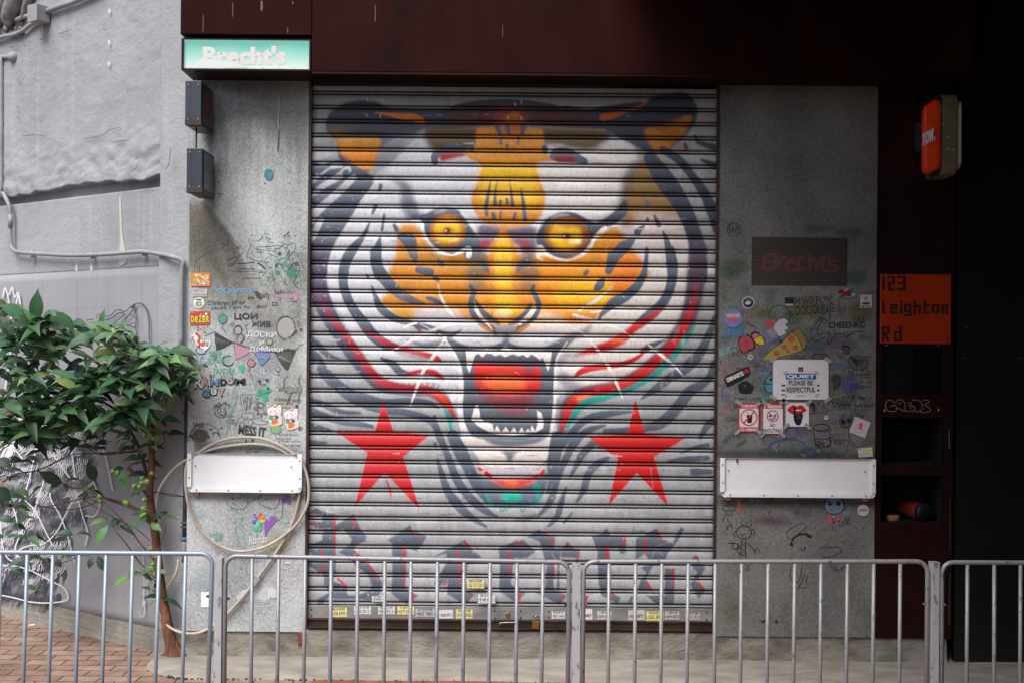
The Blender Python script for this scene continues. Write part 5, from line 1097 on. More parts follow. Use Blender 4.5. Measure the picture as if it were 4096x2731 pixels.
ik.fill(zz([(1480, 500), (1500, 455), (1600, 452), (1700, 468), (1800, 480), (1850, 500), (1840, 515), (1500, 520)]), (224, 234, 230))
for x, y in ((2006, 408), (2110, 515), (2225, 520), (1435, 515), (1990, 518), (2320, 500)): ik.line(zz([(x, y), (x+5, y-8)]), 2, (120, 90, 70), 0)
ik.build('lettering', sb)
ik = Ink(Pl((0, -.25, 0), (1, 0, 0)), .001)

# ---- two hanging light boxes
def hang(name, xa, xb, ya, yb, label, txt):
    y0, y1 = -.30, -.03; a = F(xa, ya, y0); c = F(xb, yb, y0)
    r_ = thing(name, ((a.x+c.x)/2, (y0+y1)/2, c.z), label, 'sign')
    b = MB(); b.box(a.x, c.x, y0, y1, c.z, a.z); b.build('case', M_BOX, r_, bevel=.003)
    b = MB(); b.box(c.x+.0005, c.x+.004, y0+.02, y1-.02, c.z+.02, a.z-.02); gl = b.build('side_pane', M_GLASS, r_)
    b = MB(); w = (c.x-a.x); b.box(a.x+w*.30, a.x+w*.31, y0-.001, y0-.0003, c.z+.004, a.z-.004); b.build('seam', M_BLACK, r_)
    for fx, fz in ((.2, .1), (.82, .1), (.2, .88), (.82, .88)):
        b = MB(); b.lathe([(.005, 0), (.0045, .002), (.001, .003)], (a.x+w*fx, y0, a.z+(c.z-a.z)*fz), (0, -1, 0), 10); b.build('screw', M_CHROME, r_)
    b = MB(); b.box(a.x-.0005, c.x+.0008, y0-.0008, y0+.05, c.z-.0008, c.z+.028); b.build('rusted_foot', mat('rust_scab', '#4c3a34', '#38302f', rough=.8, scale=40, bump=.4), r_)
    if txt:
        P2 = Pl((c.x+.004, 0, 0), (0, 1, 0)); P2.n = Vector((1, 0, 0)); v, f = glyphs('BAR NOW', .02); lo, hi = v.min(0), v.max(0); m = MB()
        for row in range(2):
            qv = [(c.x+.0055, y0+.05+.085*row+.07*(1-(p[1]-lo[1])/(hi[1]-lo[1])), a.z-.05-(a.z-c.z-.09)*(p[0]-lo[0])/(hi[0]-lo[0])) for p in v]
            m.add(qv, f)
        m.build('neon_letters', mat('dead_neon_orange', '#a8431f', '#7e3018', rough=.5), gl)
    return r_
hang('hanging_lightbox', 741, 804, 323, 500, 'upper slate-blue hanging light box with orange letters on its side pane', True)
hang('hanging_lightbox', 747, 808, 593, 770, 'lower slate-blue hanging light box with a blank dark side pane', False)
xr = F(786, 300, -.2).x
b = MB(); b.cyl((xr, -.2, F(786, 280, -.2).z), (xr, -.2, F(786, 335, -.2).z), .005, 8); o = b.build('hanger_rod', M_PIPED); tag(o, 'short grey rod joining the turquoise sign box to the upper light box', 'rod')
b = MB(); b.cyl((xr+.002, -.2, F(790, 505, -.2).z), (xr+.002, -.2, F(790, 600, -.2).z), .004, 8); o = b.build('hanger_rod', M_BLACK); tag(o, 'black rod joining the upper light box to the lower light box', 'rod')

# ---- orange rounded sign on the right
y0, y1 = -.30, -.03
a = F(3769, 371, y0); c = F(3831, 697, y0)
os_ = thing('projecting_sign', ((a.x+c.x)/2, (y0+y1)/2, c.z), 'orange and olive rounded projecting sign high on the dark doorway', 'sign')
def rr2(yc0, yc1, za, zb_, r_, x, n=6):
    P_ = []
    for cy, cz, a0 in ((yc0+r_, zb_-r_, 90), (yc0+r_, za+r_, 180), (yc1-r_, za+r_, 270), (yc1-r_, zb_-r_, 0)):
        for i in range(n+1): t_ = R(a0+90*i/n); P_.append((x, cy+r_*math.cos(t_), cz+r_*math.sin(t_)))
    return P_
zlo, zhi = c.z, a.z
b = MB(); b.prism(rr2(y0, y1, zlo, zhi, .055, a.x), (1, 0, 0), c.x-a.x); b.build('case', mat('olive_enamel', '#857c62', '#71684f', rough=.45, scale=12), os_, bevel=.006)
b = MB(); b.prism(rr2(y0+.006, y1-.012, zlo+.03, zhi-.03, .05, a.x-.024), (1, 0, 0), .0235); b.build('orange_face', mat('orange_acrylic', '#f4501c', '#e8461a', rough=.3), os_, bevel=.008)
b = MB(); b.prism(rr2(y0+.006, y1-.012, zlo+.03, zhi-.03, .05, c.x+.0005), (1, 0, 0), .024); b.build('far_face', mat('cream_acrylic', '#d8c8b4', rough=.3), os_, bevel=.008)
v, f = glyphs('now.', .03); lo, hi = v.min(0), v.max(0); m = MB()
m.add([(a.x-.0325+.008, y1-.03-(y1-y0-.07)*(p[0]-lo[0])/(hi[0]-lo[0]), zlo+.19+.075*(p[1]-lo[1])/(hi[1]-lo[1])) for p in v], f); lt = m.build('lettering', M_WHITE, os_); lt.location.x -= .0
b = MB(); q0, q1 = F(3660, 498, 0), F(3700, 610, 0); b.box(q0.x, a.x+.02, -.031, .03, q1.z, q0.z); b.build('wall_bracket', M_BOX, os_)
ik = Ink(Pl((0, y0-.0003, 0), (1, 0, 0)), .001)
for x, y in ((3790, 598), (3810, 600), (3772, 500), (3790, 550)): ik.fill([(x, y-4), (x+7, y-2), (x+6, y+3), (x-5, y+2)], (190, 186, 176))
ik.build('paint_chips', os_)

# ---------------------------------------------------------------- brown steel cabinet column with windows
cx0, cx1 = RB[1]+.006, F(3815, 1400, 0).x; zt, zb2 = F(3600, 300).z+.1, F(3600, 2552).z
cab = thing('steel_cabinet', ((cx0+cx1)/2, .1, zb2), 'dark brown steel cabinet column with three square openings under an orange address plate', 'cabinet')
op = [(3516, 3787, 1386, 1576), (3527, 3775, 1669, 1856), (3527, 3775, 1899, 2090)]
X0, X1 = (F(3527, 1700).x), (F(3775, 1700).x)
b = MB(); zs = [(F(3650, q[2]).z, F(3650, q[3]).z) for q in op]
b.box(cx0, X0, .0, .03, zb2, zt); b.box(X1, cx1, .0, .03, zb2, zt)
ztop = zt
for z1_, z0_ in zs: b.box(X0+.0003, X1-.0003, .0, .03, z1_, ztop); ztop = z0_
b.box(X0+.0003, X1-.0003, .0, .03, zb2, ztop); b.build('front_plate', M_RUST2, cab)
b = MB()
for z1_, z0_ in zs[1:]: b.box(X0-.01, X1+.01, .031, .40, z0_-.012, z0_-.0005); b.box(X0-.01, X1+.01, .031, .40, z1_+.0005, z1_+.012)
b.box(X0-.012, X0-.0005, .031, .40, zs[2][1]-.02, zs[1][0]+.02); b.box(X1+.0005, X1+.012, .031, .40, zs[2][1]-.02, zs[1][0]+.02); b.box(X0-.01, X1+.01, .401, .41, zs[2][1]-.02, zs[1][0]+.02)
b.build('niche_lining', M_NICHE, cab)
z1_, z0_ = zs[0]; xm = F(3655, 1500).x
b = MB(); b.box(X0-.004, xm, .010, .014, z0_-.004, z1_+.004); b.build('glass_pane', mat('blue_grey_glass', '#141b1f', '#101619', rough=.2), cab)
b = MB(); b.box(xm+.001, X1+.004, .022, .028, z0_-.004, z1_+.004); b.build('glass_pane', M_GLASS, cab)
ik = Ink(FAC, .0016); cc = (150, 124, 112)
def q3(pts): return [(3480+x/3.0146, 1600+y/3.0146) for x, y in pts]
for pts in ([(300, 40), (260, 0), (215, 0), (187, 50), (200, 110), (240, 132), (300, 130), (325, 95), (300, 60), (265, 65), (240, 78)], [(325, 95), (360, 100), (405, 122), (425, 60), (400, 5), (340, -10), (310, 30)], [(455, 35), (490, 30), (495, 55), (470, 68), (520, 66), (540, 90), (520, 125), (420, 128), (405, 122)],
            [(500, 0), (560, -5), (620, 20), (632, 80), (610, 125), (540, 135)], [(640, 0), (700, 0), (706, 30), (660, 48), (700, 80), (728, 100), (720, 130), (660, 145), (600, 135)], [(480, 90), (500, 95)], [(340, 35), (375, 38)]):
    ik.line(q3(pts), 2.2, cc, 5, False)
ik.fill(q3([(170, 110), (182, 105), (178, 135), (170, 135)]), (190, 184, 178)); ik.fill(q3([(820, 100), (832, 100), (835, 128), (822, 125)]), (190, 184, 178)); ik.line(q3([(957, 340), (955, 450), (958, 520), (950, 585)]), 3, (130, 112, 104), 3)
for p in ([(3799, 1990), (3800, 2200)], [(3800, 2290), (3796, 2460), (3798, 2500)]): ik.line(p, 2, (110, 90, 80), 0)
for x, y in ((3545, 1381), (3752, 1382)): ik.ell(x, y, 4, 2, (170, 165, 160))
ik.build('scratched_tag', cab)
# address plate
ap_ = thing('address_plate', (F(3660, 1235).x, -.01, F(3660, 1235).z), 'orange enamel plate with dark squared street address lettering', 'sign')
pa, pb = F(3521, 1097, 0), F(3800, 1376, 0)
b = MB(); b.box(pa.x, pb.x, -.010, -.0005, pb.z, pa.z); b.build('plate', M_ORANGE, ap_, bevel=.001)
ik = Ink(Pl((0, -.010, 0), (1, 0, 0)), .0008); dk2 = (46, 22, 18)
def q4(pts): return [(2850+x/1.8876, 800+y/1.8876) for x, y in pts]
def sq(pts, w=10.5):       # square-cornered pen
    for (ax, ay), (bx, by) in zip(pts, pts[1:]):
        ax, ay, bx, by = *q4([(ax, ay)])[0], *q4([(bx, by)])[0]; h = w/2
        if abs(ax-bx) < 4: ik.rect(ax-h, min(ay, by)-h*.8, ax+h, max(ay, by)+h*.8, dk2)
        elif abs(ay-by) < 4: ik.rect(min(ax, bx)-h*.8, ay-h*.85, max(ax, bx)+h*.8, ay+h*.85, dk2)
        else: ik.line([(ax, ay), (bx, by)], w*.8, dk2, 0, False)
for g_ in ([(1291, 582), (1291, 678)], [(1332, 583), (1368, 583), (1368, 630), (1334, 632), (1334, 678), (1368, 678)], [(1402, 583), (1449, 583), (1449, 676), (1402, 676)], [(1412, 630), (1449, 630)],
           [(1290, 772), (1290, 850), (1310, 851)], [(1394, 852), (1350, 852), (1350, 794), (1388, 794), (1388, 822), (1352, 822)], [(1426, 796), (1426, 852)], [(1426, 770), (1426, 774)], [(1492, 794), (1456, 794), (1456, 842), (1492, 842)],
           [(1492, 794), (1492, 872), (1452, 872)], [(1526, 768), (1526, 856)], [(1526, 802), (1564, 802), (1564, 856)], [(1604, 770), (1604, 852), (1634, 852)], [(1598, 798), (1632, 798)], [(1664, 796), (1704, 796), (1704, 850), (1664, 850), (1664, 796)],
           [(1738, 856), (1738, 798), (1768, 798), (1768, 856)], [(1288, 1062), (1288, 962), (1328, 962), (1328, 1004), (1298, 1006), (1330, 1062)], [(1420, 958), (1420, 1060), (1380, 1060), (1380, 1000), (1416, 1000)]): sq(g_)
ik.build('lettering', ap_)
# things lying in the lowest niche
zsh = zs[2][1]+.001
ck = F(3567, 2070, .12); b = MB(); b.lathe([(.036, 0), (.038, .004), (.038, .026), (.036, .031)], (F(3572, 2070, .10).x, .10, zsh), (0, 0, 1), 20); o = b.build('cork_disc', mat('cork', '#b0763a', '#8a5628', rough=.8, scale=60)); tag(o, 'round cork-coloured disc lying at the left of the lowest cabinet opening', 'disc')
jr = thing('jar', (F(3700, 2050, .08).x, .15, zsh+.055), 'orange-red jar with dark lid lying on its side in the lowest opening', 'jar')
cen = Vector((F(3702, 2050, .06).x, .06, zsh+.053)); dirv = Vector((-.35, 1, .0)).normalized()
b = MB(); b.lathe([(.045, .03), (.050, .04), (.050, .17), (.04, .19)], cen, dirv, 24); b.build('jar_body', mat('orange_jar', '#7c2a18', '#5c2012', rough=.3), jr)
b = MB(); b.lathe([(.049, 0), (.052, .004), (.052, .034), (.05, .036)], cen, dirv, 24); b.build('lid', mat('navy_lid', '#141c28', rough=.35), jr)
# dark door beyond
dx = F(3830, 1400).x; b = MB(); b.box(dx, 4.0, .012, .06, F(3900, 2665).z, 4.2); dd = thing('dark_door', (3.1, .03, 0), 'dark blue-black flush door panel at the far right edge', 'door')
b.build('leaf', mat('blue_black_paint', '#131517', '#0f1113', rough=.4, scale=5), dd)
ik = Ink(Pl((0, .012, 0), (1, 0, 0)), .001)
for p in ([(3847, 1432), (3858, 1428)], [(3854, 1304), (3872, 1310)], [(4075, 1428), (4090, 1436)], [(4066, 1460), (4068, 1466)]): ik.line(p, 3, (150, 150, 150), 0)
ik.build('scratches', dd)
o = plinth(F(3795, 2600).x+.002, 4.0, .07, .02, 5).build('door_sill', M_APRON); tag(o, 'low cement sill under the dark door at the far right', 'sill')

# ---------------------------------------------------------------- white enamel plates
def wplate(sx0, sx1, sy0, sy1, label, rust):
    y0 = -.045; a, c = F(sx0, sy0, y0), F(sx1, sy1, y0)
    s = 1; x0, x1, z1, z0 = a.x, c.x, a.z, c.z; r_ = thing('name_plate', ((x0+x1)/2, -.02, z0), label, 'plate')
    P_ = [(x0, y0, z1), (x1, y0, z1)]; rad = .030
    for cxx, a0 in ((x1-rad, 0), (x0+rad, -90)):
        for i in range(7): t_ = R(a0-90*i/6); P_.append((cxx+rad*math.cos(t_), y0, z0+rad+rad*math.sin(t_)))
    b = MB(); b.prism(P_, (0, 1, 0), .010); b.build('board', M_WHITE, r_, bevel=.001)
    w = .026; b = MB(); b.box(x0+w+.001, x1-w-.001, y0-.003, y0-.0003, z0+.001, z0+w); bt_ = b.build('bottom_trim', M_WHITE, r_, bevel=.0008); sts = []
    for xa, xb in ((x0, x0+w-.001), (x1-w+.001, x1)): b = MB(); b.box(xa, xb, y0-.0035, y0-.0003, z0+w+.004, z1); sts.append(b.build('side_trim', M_WHITE, r_, bevel=.0008))
    n = 4 if x1-x0 < .8 else 5
    for i in range(n):
        xx = x0+.055+(x1-x0-.11)*i/(n-1); b = MB(); b.lathe([(.0052, 0), (.004, .0028), (.001, .004)], (xx, y0-.003, z0+w*.5), (0, -1, 0), 10); b.build('screw', M_CHROME, bt_)
    for xx in (x0+w/2, x1-w/2):
        for fz in (.16, .62): b = MB(); b.lathe([(.0052, 0), (.004, .0028), (.001, .004)], (xx, y0-.0035, z1+(z0-z1)*fz), (0, -1, 0), 10); b.build('screw', M_CHROME, sts[0 if xx < (x0+x1)/2 else 1])
    ik = Ink(Pl((0, y0, 0), (1, 0, 0)), .0006)
    for sx, sy in ((sx0+32, sy0+50), (sx1-42, sy0+54), (sx0+33, sy1-20), (sx1-40, sy1-18)): ik.ell(sx, sy, 3.6, 3.4, (128, 122, 128)); ik.ell(sx, sy, 1.5, 1.5, (70, 66, 70))
    ik.line([(sx0+2, sy1-22), (sx0+15, sy1-22)], 1.4, (120, 112, 108), 0); ik.line([(sx1-17, sy1-24), (sx1-3, sy1-24)], 1.4, (120, 112, 108), 0)
    ik.ring(sx0+21, sy1-22, 15, 19, 1.2, (150, 140, 130), 90, 180); ik.ring(sx1-21, sy1-22, 15, 19, 1.2, (150, 140, 130), 0, 90)
    if rust:
        ik.fill([(sx1-15, sy0+1), (sx1-1, sy0+1), (sx1-1, sy0+10), (sx1-9, sy0+12)], (150, 94, 60)); ik.fill([(sx0+1, sy0+1), (sx0+18, sy0+1), (sx0+12, sy0+10), (sx0+3, sy0+12)], (190, 160, 120)); ik.line([(sx0+65, sy0+2), (sx0+68, sy0+18)], 6, (84, 58, 50), 0, False)
        ik.line([(sx0+22, sy0+8), (sx0+50, sy0+8)], 1, (150, 130, 120), 0)
    else: ik.line([(sx0+130, sy0+6), (sx0+131, sy0+8)], 2, (110, 100, 110), 0); ik.line([(sx0+38, sy0+74), (sx0+44, sy0+77)], 1.2, (170, 165, 170), 0)
    ik.build('marks', r_)
    for xx in (x0+.048, x1-.052):
        b = MB(); b.box(xx-.014, xx+.014, -.034, -.002, z0-.018, z0+.04); b.build('fixing_tab', mat('tarnished_tab', '#a58a66', '#7c6448', rough=.6, scale=40), r_)
wplate(749, 1207, 1812, 1971, 'blank white enamel name plate ringed by the beige hose on the left steel panel', False)
wplate(2882, 3502, 1831, 1992, 'blank white enamel name plate with rusty upper corners on the right steel panel', True)

# ---------------------------------------------------------------- beige hose
PB_ = [(715, 2236, .03), (704, 2290, .02), (668, 2350, .03), (640, 2420, .02), (650, 2470, -.005), (680, 2508, -.02), (735, 2530, -.035), (800, 2528, -.03), (870, 2488, -.022), (950, 2410, -.02), (1030, 2310, -.02), (1110, 2200, -.02), (1165, 2100, -.02), (1190, 2020, -.02),
       (1200, 1930, -.02), (1180, 1850, -.02), (1120, 1796, -.02), (1040, 1776, -.02), (950, 1778, -.02), (850, 1795, -.02), (770, 1825, -.02), (700, 1870, .0), (640, 1950, .02), (622, 2040, .03), (630, 2120, .03), (650, 2190, .04)]
b = MB(); b.tube([F(x, y, d) for x, y, d in PB_], .0082, 10, n=5); o = b.build('hose', M_HOSE); tag(o, 'beige hose from the drain pipe, passing behind the white plate and the shrub stem', 'hose')
P2_ = [(790, 1812), (840, 1780), (900, 1757), (970, 1748), (1050, 1754), (1130, 1785), (1190, 1828), (1222, 1880), (1235, 1950), (1228, 2020), (1190, 2090), (1130, 2145), (1060, 2185), (980, 2203), (920, 2198), (860, 2170), (800, 2115), (760, 2040), (744, 1960), (742, 1890), (752, 1845), (790, 1812)]
b = MB(); b.tube([F(x, y, -.030) for x, y in P2_], .0082, 10, n=5); o = b.build('hose_coil', M_HOSE); tag(o, 'closed loop of beige hose hung around the white plate on the left panel', 'hose')
ta = F(1018, 2320, -.028); b = MB(); 
b.prism([F(1028, 2302, -.0285), (F(1038, 2310, -.0285)), F(1020, 2342, -.0285), F(1008, 2332, -.0285)], (0, -1, 0), .0006); o = b.build('tape_strip', M_TAPE); tag(o, 'pale tape strip pinning the hose to the left steel panel', 'tape')
# ---------------------------------------------------------------- doodles on the left steel panel
BK = (62, 60, 66); GN = (60, 170, 130); PK = (214, 150, 190); PU = (120, 84, 170); LBU = (110, 180, 216); WT = (232, 230, 236)
kA = 510/2352
def A(x0, y0, pts): return [(x0+x*kA, y0+y*kA) for x, y in pts]
dl = Ink(FAC, .0010); rd = random.Random(2)
P1 = (740, 900); P2q = (740, 1240); P3 = (740, 1500); P4 = (740, 1780); P5 = (740, 2120)
def DL(o, pts, w=2, c=BK, n=5): dl.line(A(*o, pts), w, c, n)
def DT(o, t, x0, y0, x1, y1, c, bold=0, rot=0.0, shear=0.0, jit=.8):
    (a, b), (e, f) = A(*o, [(x0, y0), (x1, y1)]); dl.text(t, a, b, e, f, c, bold, rot, shear, jit)
# upper scribble field
for p in ([(180, 880), (175, 760), (230, 640), (380, 550), (480, 510)], [(270, 870), (265, 790), (290, 720)], [(520, 260), (540, 350), (600, 420), (640, 460)], [(560, 310), (620, 295), (690, 340), (720, 400), (680, 470)], [(700, 360), (780, 290), (810, 270), (790, 330), (700, 420)],
          [(790, 380), (800, 440), (830, 500)], [(770, 440), (780, 500)], [(880, 380), (900, 480), (950, 620), (960, 690)], [(950, 290), (1020, 380), (1070, 470), (1060, 520), (960, 580)], [(1165, 270), (1200, 340), (1250, 400), (1300, 440), (1400, 460), (1600, 480), (1700, 530)],
          [(1200, 330), (1210, 430), (1250, 540), (1290, 600)], [(1190, 430), (1140, 560), (1150, 640)], [(1390, 460), (1400, 560), (1430, 690)], [(1150, 580), (1220, 630), (1350, 670), (1480, 690), (1560, 695)], [(1350, 400), (1440, 408), (1560, 400), (1680, 380), (1750, 390)],
          [(1740, 470), (1750, 410), (1830, 360), (1900, 370), (2000, 330), (2030, 400), (2010, 500), (1940, 570), (1880, 640), (1850, 700), (1860, 770), (1910, 810)], [(1890, 390), (1900, 460), (1930, 540), (1920, 600)], [(1860, 400), (1860, 470), (1890, 560)],
          [(2030, 500), (2080, 580), (2140, 690)], [(1940, 640), (1990, 620), (1980, 730), (1900, 800)], [(1760, 720), (1790, 800), (1880, 880), (1960, 900)], [(2090, 700), (2110, 800), (2090, 900), (2010, 1000), (2030, 1110), (2140, 1200)], [(1840, 960), (1860, 1080), (1890, 1130)],
          [(1660, 780), (1680, 860), (1780, 960), (1830, 1140)], [(2140, 680), (2180, 780), (2250, 850)], [(2100, 900), (2130, 1000), (2140, 1180)], [(1520, 500), (1600, 560), (1720, 600)], [(1990, 900), (1920, 1080)], [(1860, 1000), (1840, 1060), (1880, 1120)]):
    DL(P1, p, 1.6, (70, 66, 70))
for i in range(60):
    x, y = 1300+rd.random()*900, 180+rd.random()*950; DL(P1, [(x, y), (x+rd.gauss(0, 40), y+rd.gauss(0, 40)), (x+rd.gauss(0, 60), y+rd.gauss(0, 60)), (x+rd.gauss(0, 50), y+rd.gauss(0, 50))], 1.3, (96, 160, 136) if rd.random() < .7 else (86, 84, 88))
for cx, cy, r_ in ((970, 430, 40), (1700, 760, 50), (1740, 530, 40), (2060, 720, 50)): (a, b), = A(*P1, [(cx, cy)]); dl.scrib(a, b, r_*kA, r_*kA, 1.2, (96, 84, 92), 22)
(a, b), = A(*P1, [(1950, 890)]); dl.scrib(a, b, 22, 15, 1.6, (72, 150, 120), 46); (a, b), = A(*P1, [(1700, 880)]); dl.scrib(a, b, 12, 10, 1.6, (72, 160, 124), 24)
DL(P1, [(950, 705), (1050, 712), (1290, 690)], 3); DL(P1, [(1330, 700), (1400, 740), (1490, 820)], 5); DL(P1, [(1490, 830), (1480, 880), (1420, 950)], 1.6); DL(P1, [(870, 860), (1100, 862), (1400, 850)], 1.3)
DL(P1, [(790, 720), (800, 760), (850, 750), (940, 700)], 2); DL(P1, [(800, 660), (880, 610), (940, 590)], 3); DL(P1, [(780, 680), (800, 640), (940, 590), (960, 650), (860, 720), (790, 700)], 1.4)
DT(P1, 'welcome', 985, 780, 1280, 835, BK); DT(P1, 'longer', 1190, 895, 1330, 920, BK); DT(P1, 'contributte', 1060, 960, 1400, 1000, BK)
dl.fill(A(*P1, [(1210, 180), (1255, 185), (1230, 205)]), (50, 30, 34), False)
DT(P1, 'VKparover', 560, 1140, 1350, 1290, LBU, .01, -.06); DT(P1, 'balloons', 1660, 1200, 1980, 1285, BK, 0, .04); DT(P1, 'party', 1380, 1250, 1560, 1390, BK); DT(P1, 'the', 1160, 1310, 1270, 1370, BK, .02)
DT(P1, 'ТР-ЛИНК', 1670, 1270, 2090, 1370, PK, .03, -.14); (a, b), = A(*P1, [(2040, 1360)]); dl.ell(a, b, 8, 7, PK)
DT(P1, 'Challenge: (draw', 415, 1390, 1110, 1500, BK, 0, -.03, .2, 1.2); DT(P1, 'cause I am to   lazy', 480, 1480, 1520, 1568, BK, 0, -.03, .2, 1.2); DT(P1, 'to', 1600, 1410, 1720, 1500, BK, 0, 0, .2); DL(P1, [(1920, 1420), (2060, 1418)], 2)
dl.scrib(*A(*P1, [(1350, 1300)])[0], 9, 24, 2, (84, 74, 66), 40, 2, -.6)
# bunting, balloons, lettering
def tri(pts, c, edge=BK): dl.fill(A(*P2q, pts), c, False); q = A(*P2q, pts+[pts[0]]); dl.line(q, 2, edge, 0, False)
tri([(550, 420), (890, 600), (720, 690), (580, 740), (560, 600)], (60, 60, 64)); tri([(900, 590), (1200, 700), (1160, 800), (940, 920)], (196, 148, 166)); tri([(1260, 750), (1560, 780), (1560, 880), (1420, 1025)], (94, 142, 186)); tri([(1640, 780), (1900, 710), (2040, 740), (1900, 1090), (1860, 1100)], (72, 72, 70))
for i in range(60):
    x = 560+rd.random()*250; DL(P2q, [(x, 470+(x-560)*.5+rd.random()*40), (x+30, 560+rd.random()*80)], 1.1, (110, 110, 112), 0)
    x = 1700+rd.random()*260; DL(P2q, [(x, 740+rd.random()*60), (x+20, 900+rd.random()*60)], 1.1, (110, 110, 108), 0)
for x in range(940, 1160, 26): DL(P2q, [(x, 640+(x-940)*.3), (x-10, 860-(x-940)*.3)], 1, (220, 180, 192), 0)
DL(P2q, [(350, 480), (550, 402)], 3); DL(P2q, [(240, 290), (230, 400)], 4); DL(P2q, [(410, 310), (540, 400)], 1.2); DL(P2q, [(550, 405), (890, 600), (1200, 700), (1640, 770), (2040, 720), (2110, 650), (2200, 620)], 1.6)
DL(P2q, [(1690, 850), (1950, 950)], 2, (200, 196, 190), 0); DL(P2q, [(1270, 930), (1450, 975)], 2, (210, 206, 200), 0)
for cx, cy, rx, ry, c, tail in ((700, 170, 78, 88, (96, 160, 140), [(700, 265), (690, 330), (730, 380), (740, 440)]), (1220, 975, 74, 70, (200, 130, 150), [(1200, 1050), (1180, 1120), (1220, 1200), (1260, 1280)]), (1715, 1085, 44, 42, (150, 184, 172), [(1740, 1130), (1720, 1180), (1770, 1225)]),
                              (530, 870, 38, 36, None, [(530, 910), (550, 990), (590, 1060)]), (300, 740, 100, 70, (170, 196, 214), [(330, 830), (290, 930), (330, 1000)]), (1560, 585, 60, 60, (170, 176, 140), [(1600, 650), (1640, 740)])):
    (a, b), = A(*P2q, [(cx, cy)])
    if c: dl.ell(a, b, rx*kA*.85, ry*kA*.85, c)
    dl.ring(a, b, rx*kA, ry*kA, 1.6, BK); DL(P2q, tail, 1.5)
(a, b), = A(*P2q, [(800, 930)]); dl.ell(a, b, 22, 20, (176, 178, 180))
for q in range(4): dl.ring(a+q*.6-2, b, 24-q*1.6, 21-q*1.4, 2.2 if q < 2 else 1.2, BK, 20+q*30, 300)
DL(P2q, [(830, 1040), (850, 1150), (880, 1260)], 1.4)
(a, b), = A(*P2q, [(1860, 330)]); dl.ell(a, b, 34, 42, (172, 172, 166)); dl.ring(a, b, 37, 46, 1.6, BK, 150, 400); dl.ring(a-1, b, 35, 45, 5, (74, 74, 72), 215, 285)
DL(P2q, [(1690, 380), (1760, 500), (1870, 560)], 1.6); DL(P2q, [(1950, 415), (2060, 340)], 2.4, (224, 220, 214), 0); DT(P2q, 'R Artiss', 1890, 420, 2090, 470, BK, .01, -.7)
DT(P2q, 'ЦОИ', 905, 60, 1340, 195, BK, .03); DT(P2q, 'ЖИВ', 1225, 205, 1580, 315, BK, .025); DT(P2q, 'МТС', 265, 315, 420, 375, (214, 120, 140), 0, -.1); (a, b), = A(*P2q, [(355, 400)]); dl.ell(a, b, 6, 5, (222, 120, 140))
DT(P2q, 'ДОСКИ', 1140, 395, 1690, 520, WT, .02, .05); DT(P2q, 'И', 1375, 560, 1460, 655, WT, .02); DT(P2q, 'ДоМики', 1180, 670, 1800, 775, WT, .02, .02); DT(P2q, 'LIVE MOOD', 985, 800, 1650, 880, (190, 150, 208), .0, .0)
DT(P2q, 'SBER', 435, 745, 690, 825, GN, 0, -.05); DT(P2q, 'IS BETTER', 430, 850, 830, 925, GN, 0, -.04); DT(P2q, 'HERE', 600, 910, 830, 975, GN); DT(P2q, 'YANDEX', 505, 1060, 920, 1170, GN, 0, 0); DT(P2q, 'sakS', 655, 1170, 900, 1245, GN)
DT(P2q, 'VK', 145, 870, 250, 930, LBU, .01, -.1); DT(P2q, 'ткк', 330, 940, 520, 990, LBU, .02); DT(P2q, 'VK', 1380, 1060, 1500, 1190, (206, 200, 226), .02); DT(P2q, 'BY', 455, 1180, 550, 1240, BK); DT(P2q, 'wonder', 230, 1025, 400, 1060, BK, 0, -.1); DT(P2q, 'Army', 240, 1080, 370, 1110, BK)
dl.fill(A(*P2q, [(985, 1030), (1060, 1010), (1085, 1080), (1060, 1150), (1010, 1110)]), (60, 190, 120))
# the little man with a beard
(a, b), = A(*P2q, [(980, 380)]); dl.ell(a, b, 13, 15, (170, 170, 166)); dl.ring(a, b, 14, 16, 1.8, BK); DL(P2q, [(920, 340), (960, 290), (1030, 320), (1050, 400)], 4); DL(P2q, [(940, 450), (960, 590)], 2.4); DL(P2q, [(1020, 430), (1080, 490), (1070, 560), (1010, 610)], 3); DL(P2q, [(990, 460), (970, 540)], 3)
DL(P2q, [(890, 320), (900, 400), (900, 490)], 1.6); DL(P2q, [(1120, 300), (1140, 380), (1160, 450)], 1.6); (a, b), = A(*P2q, [(870, 270)]); dl.ring(a, b, 6, 6, 1.6, BK); (a, b), = A(*P2q, [(1115, 255)]); dl.ell(a, b, 7, 8, (180, 150, 140))
DT(P2q, 'T', 2070, 210, 2110, 300, BK); DT(P2q, '♥', 2110, 340, 2160, 380, BK)
# RANDOM GUY bubble letters
def bub(o, t, x0, y0, x1, y1, c, rot=0.0):
    (a, b), (e, f) = A(*o, [(x0, y0), (x1, y1)]); dl.text(t, a-.5, b, e+2, f+2, (40, 40, 46), .075, rot); dl.text(t, a+2, b+2, e-2, f-2.5, c, .03, rot)
for t, x0, y0, x1, y1, c in (('R', 165, 1210, 335, 1445, WT), ('A', 335, 1260, 440, 1410, (200, 140, 152)), ('N', 465, 1265, 625, 1400, (84, 150, 196)), ('D', 650, 1260, 765, 1385, (44, 44, 48)), ('O', 775, 1258, 895, 1370, (206, 160, 170)), ('M', 910, 1255, 1110, 1370, (44, 44, 48))): bub(P2q, t, x0, y0, x1, y1, c)
for t, x0, y0, x1, y1, c in (('G', 310, 250, 465, 410, (84, 150, 196)), ('U', 470, 245, 590, 370, WT), ('Y', 605, 240, 740, 385, (206, 160, 172))): bub(P3, t, x0, y0, x1, y1, c)
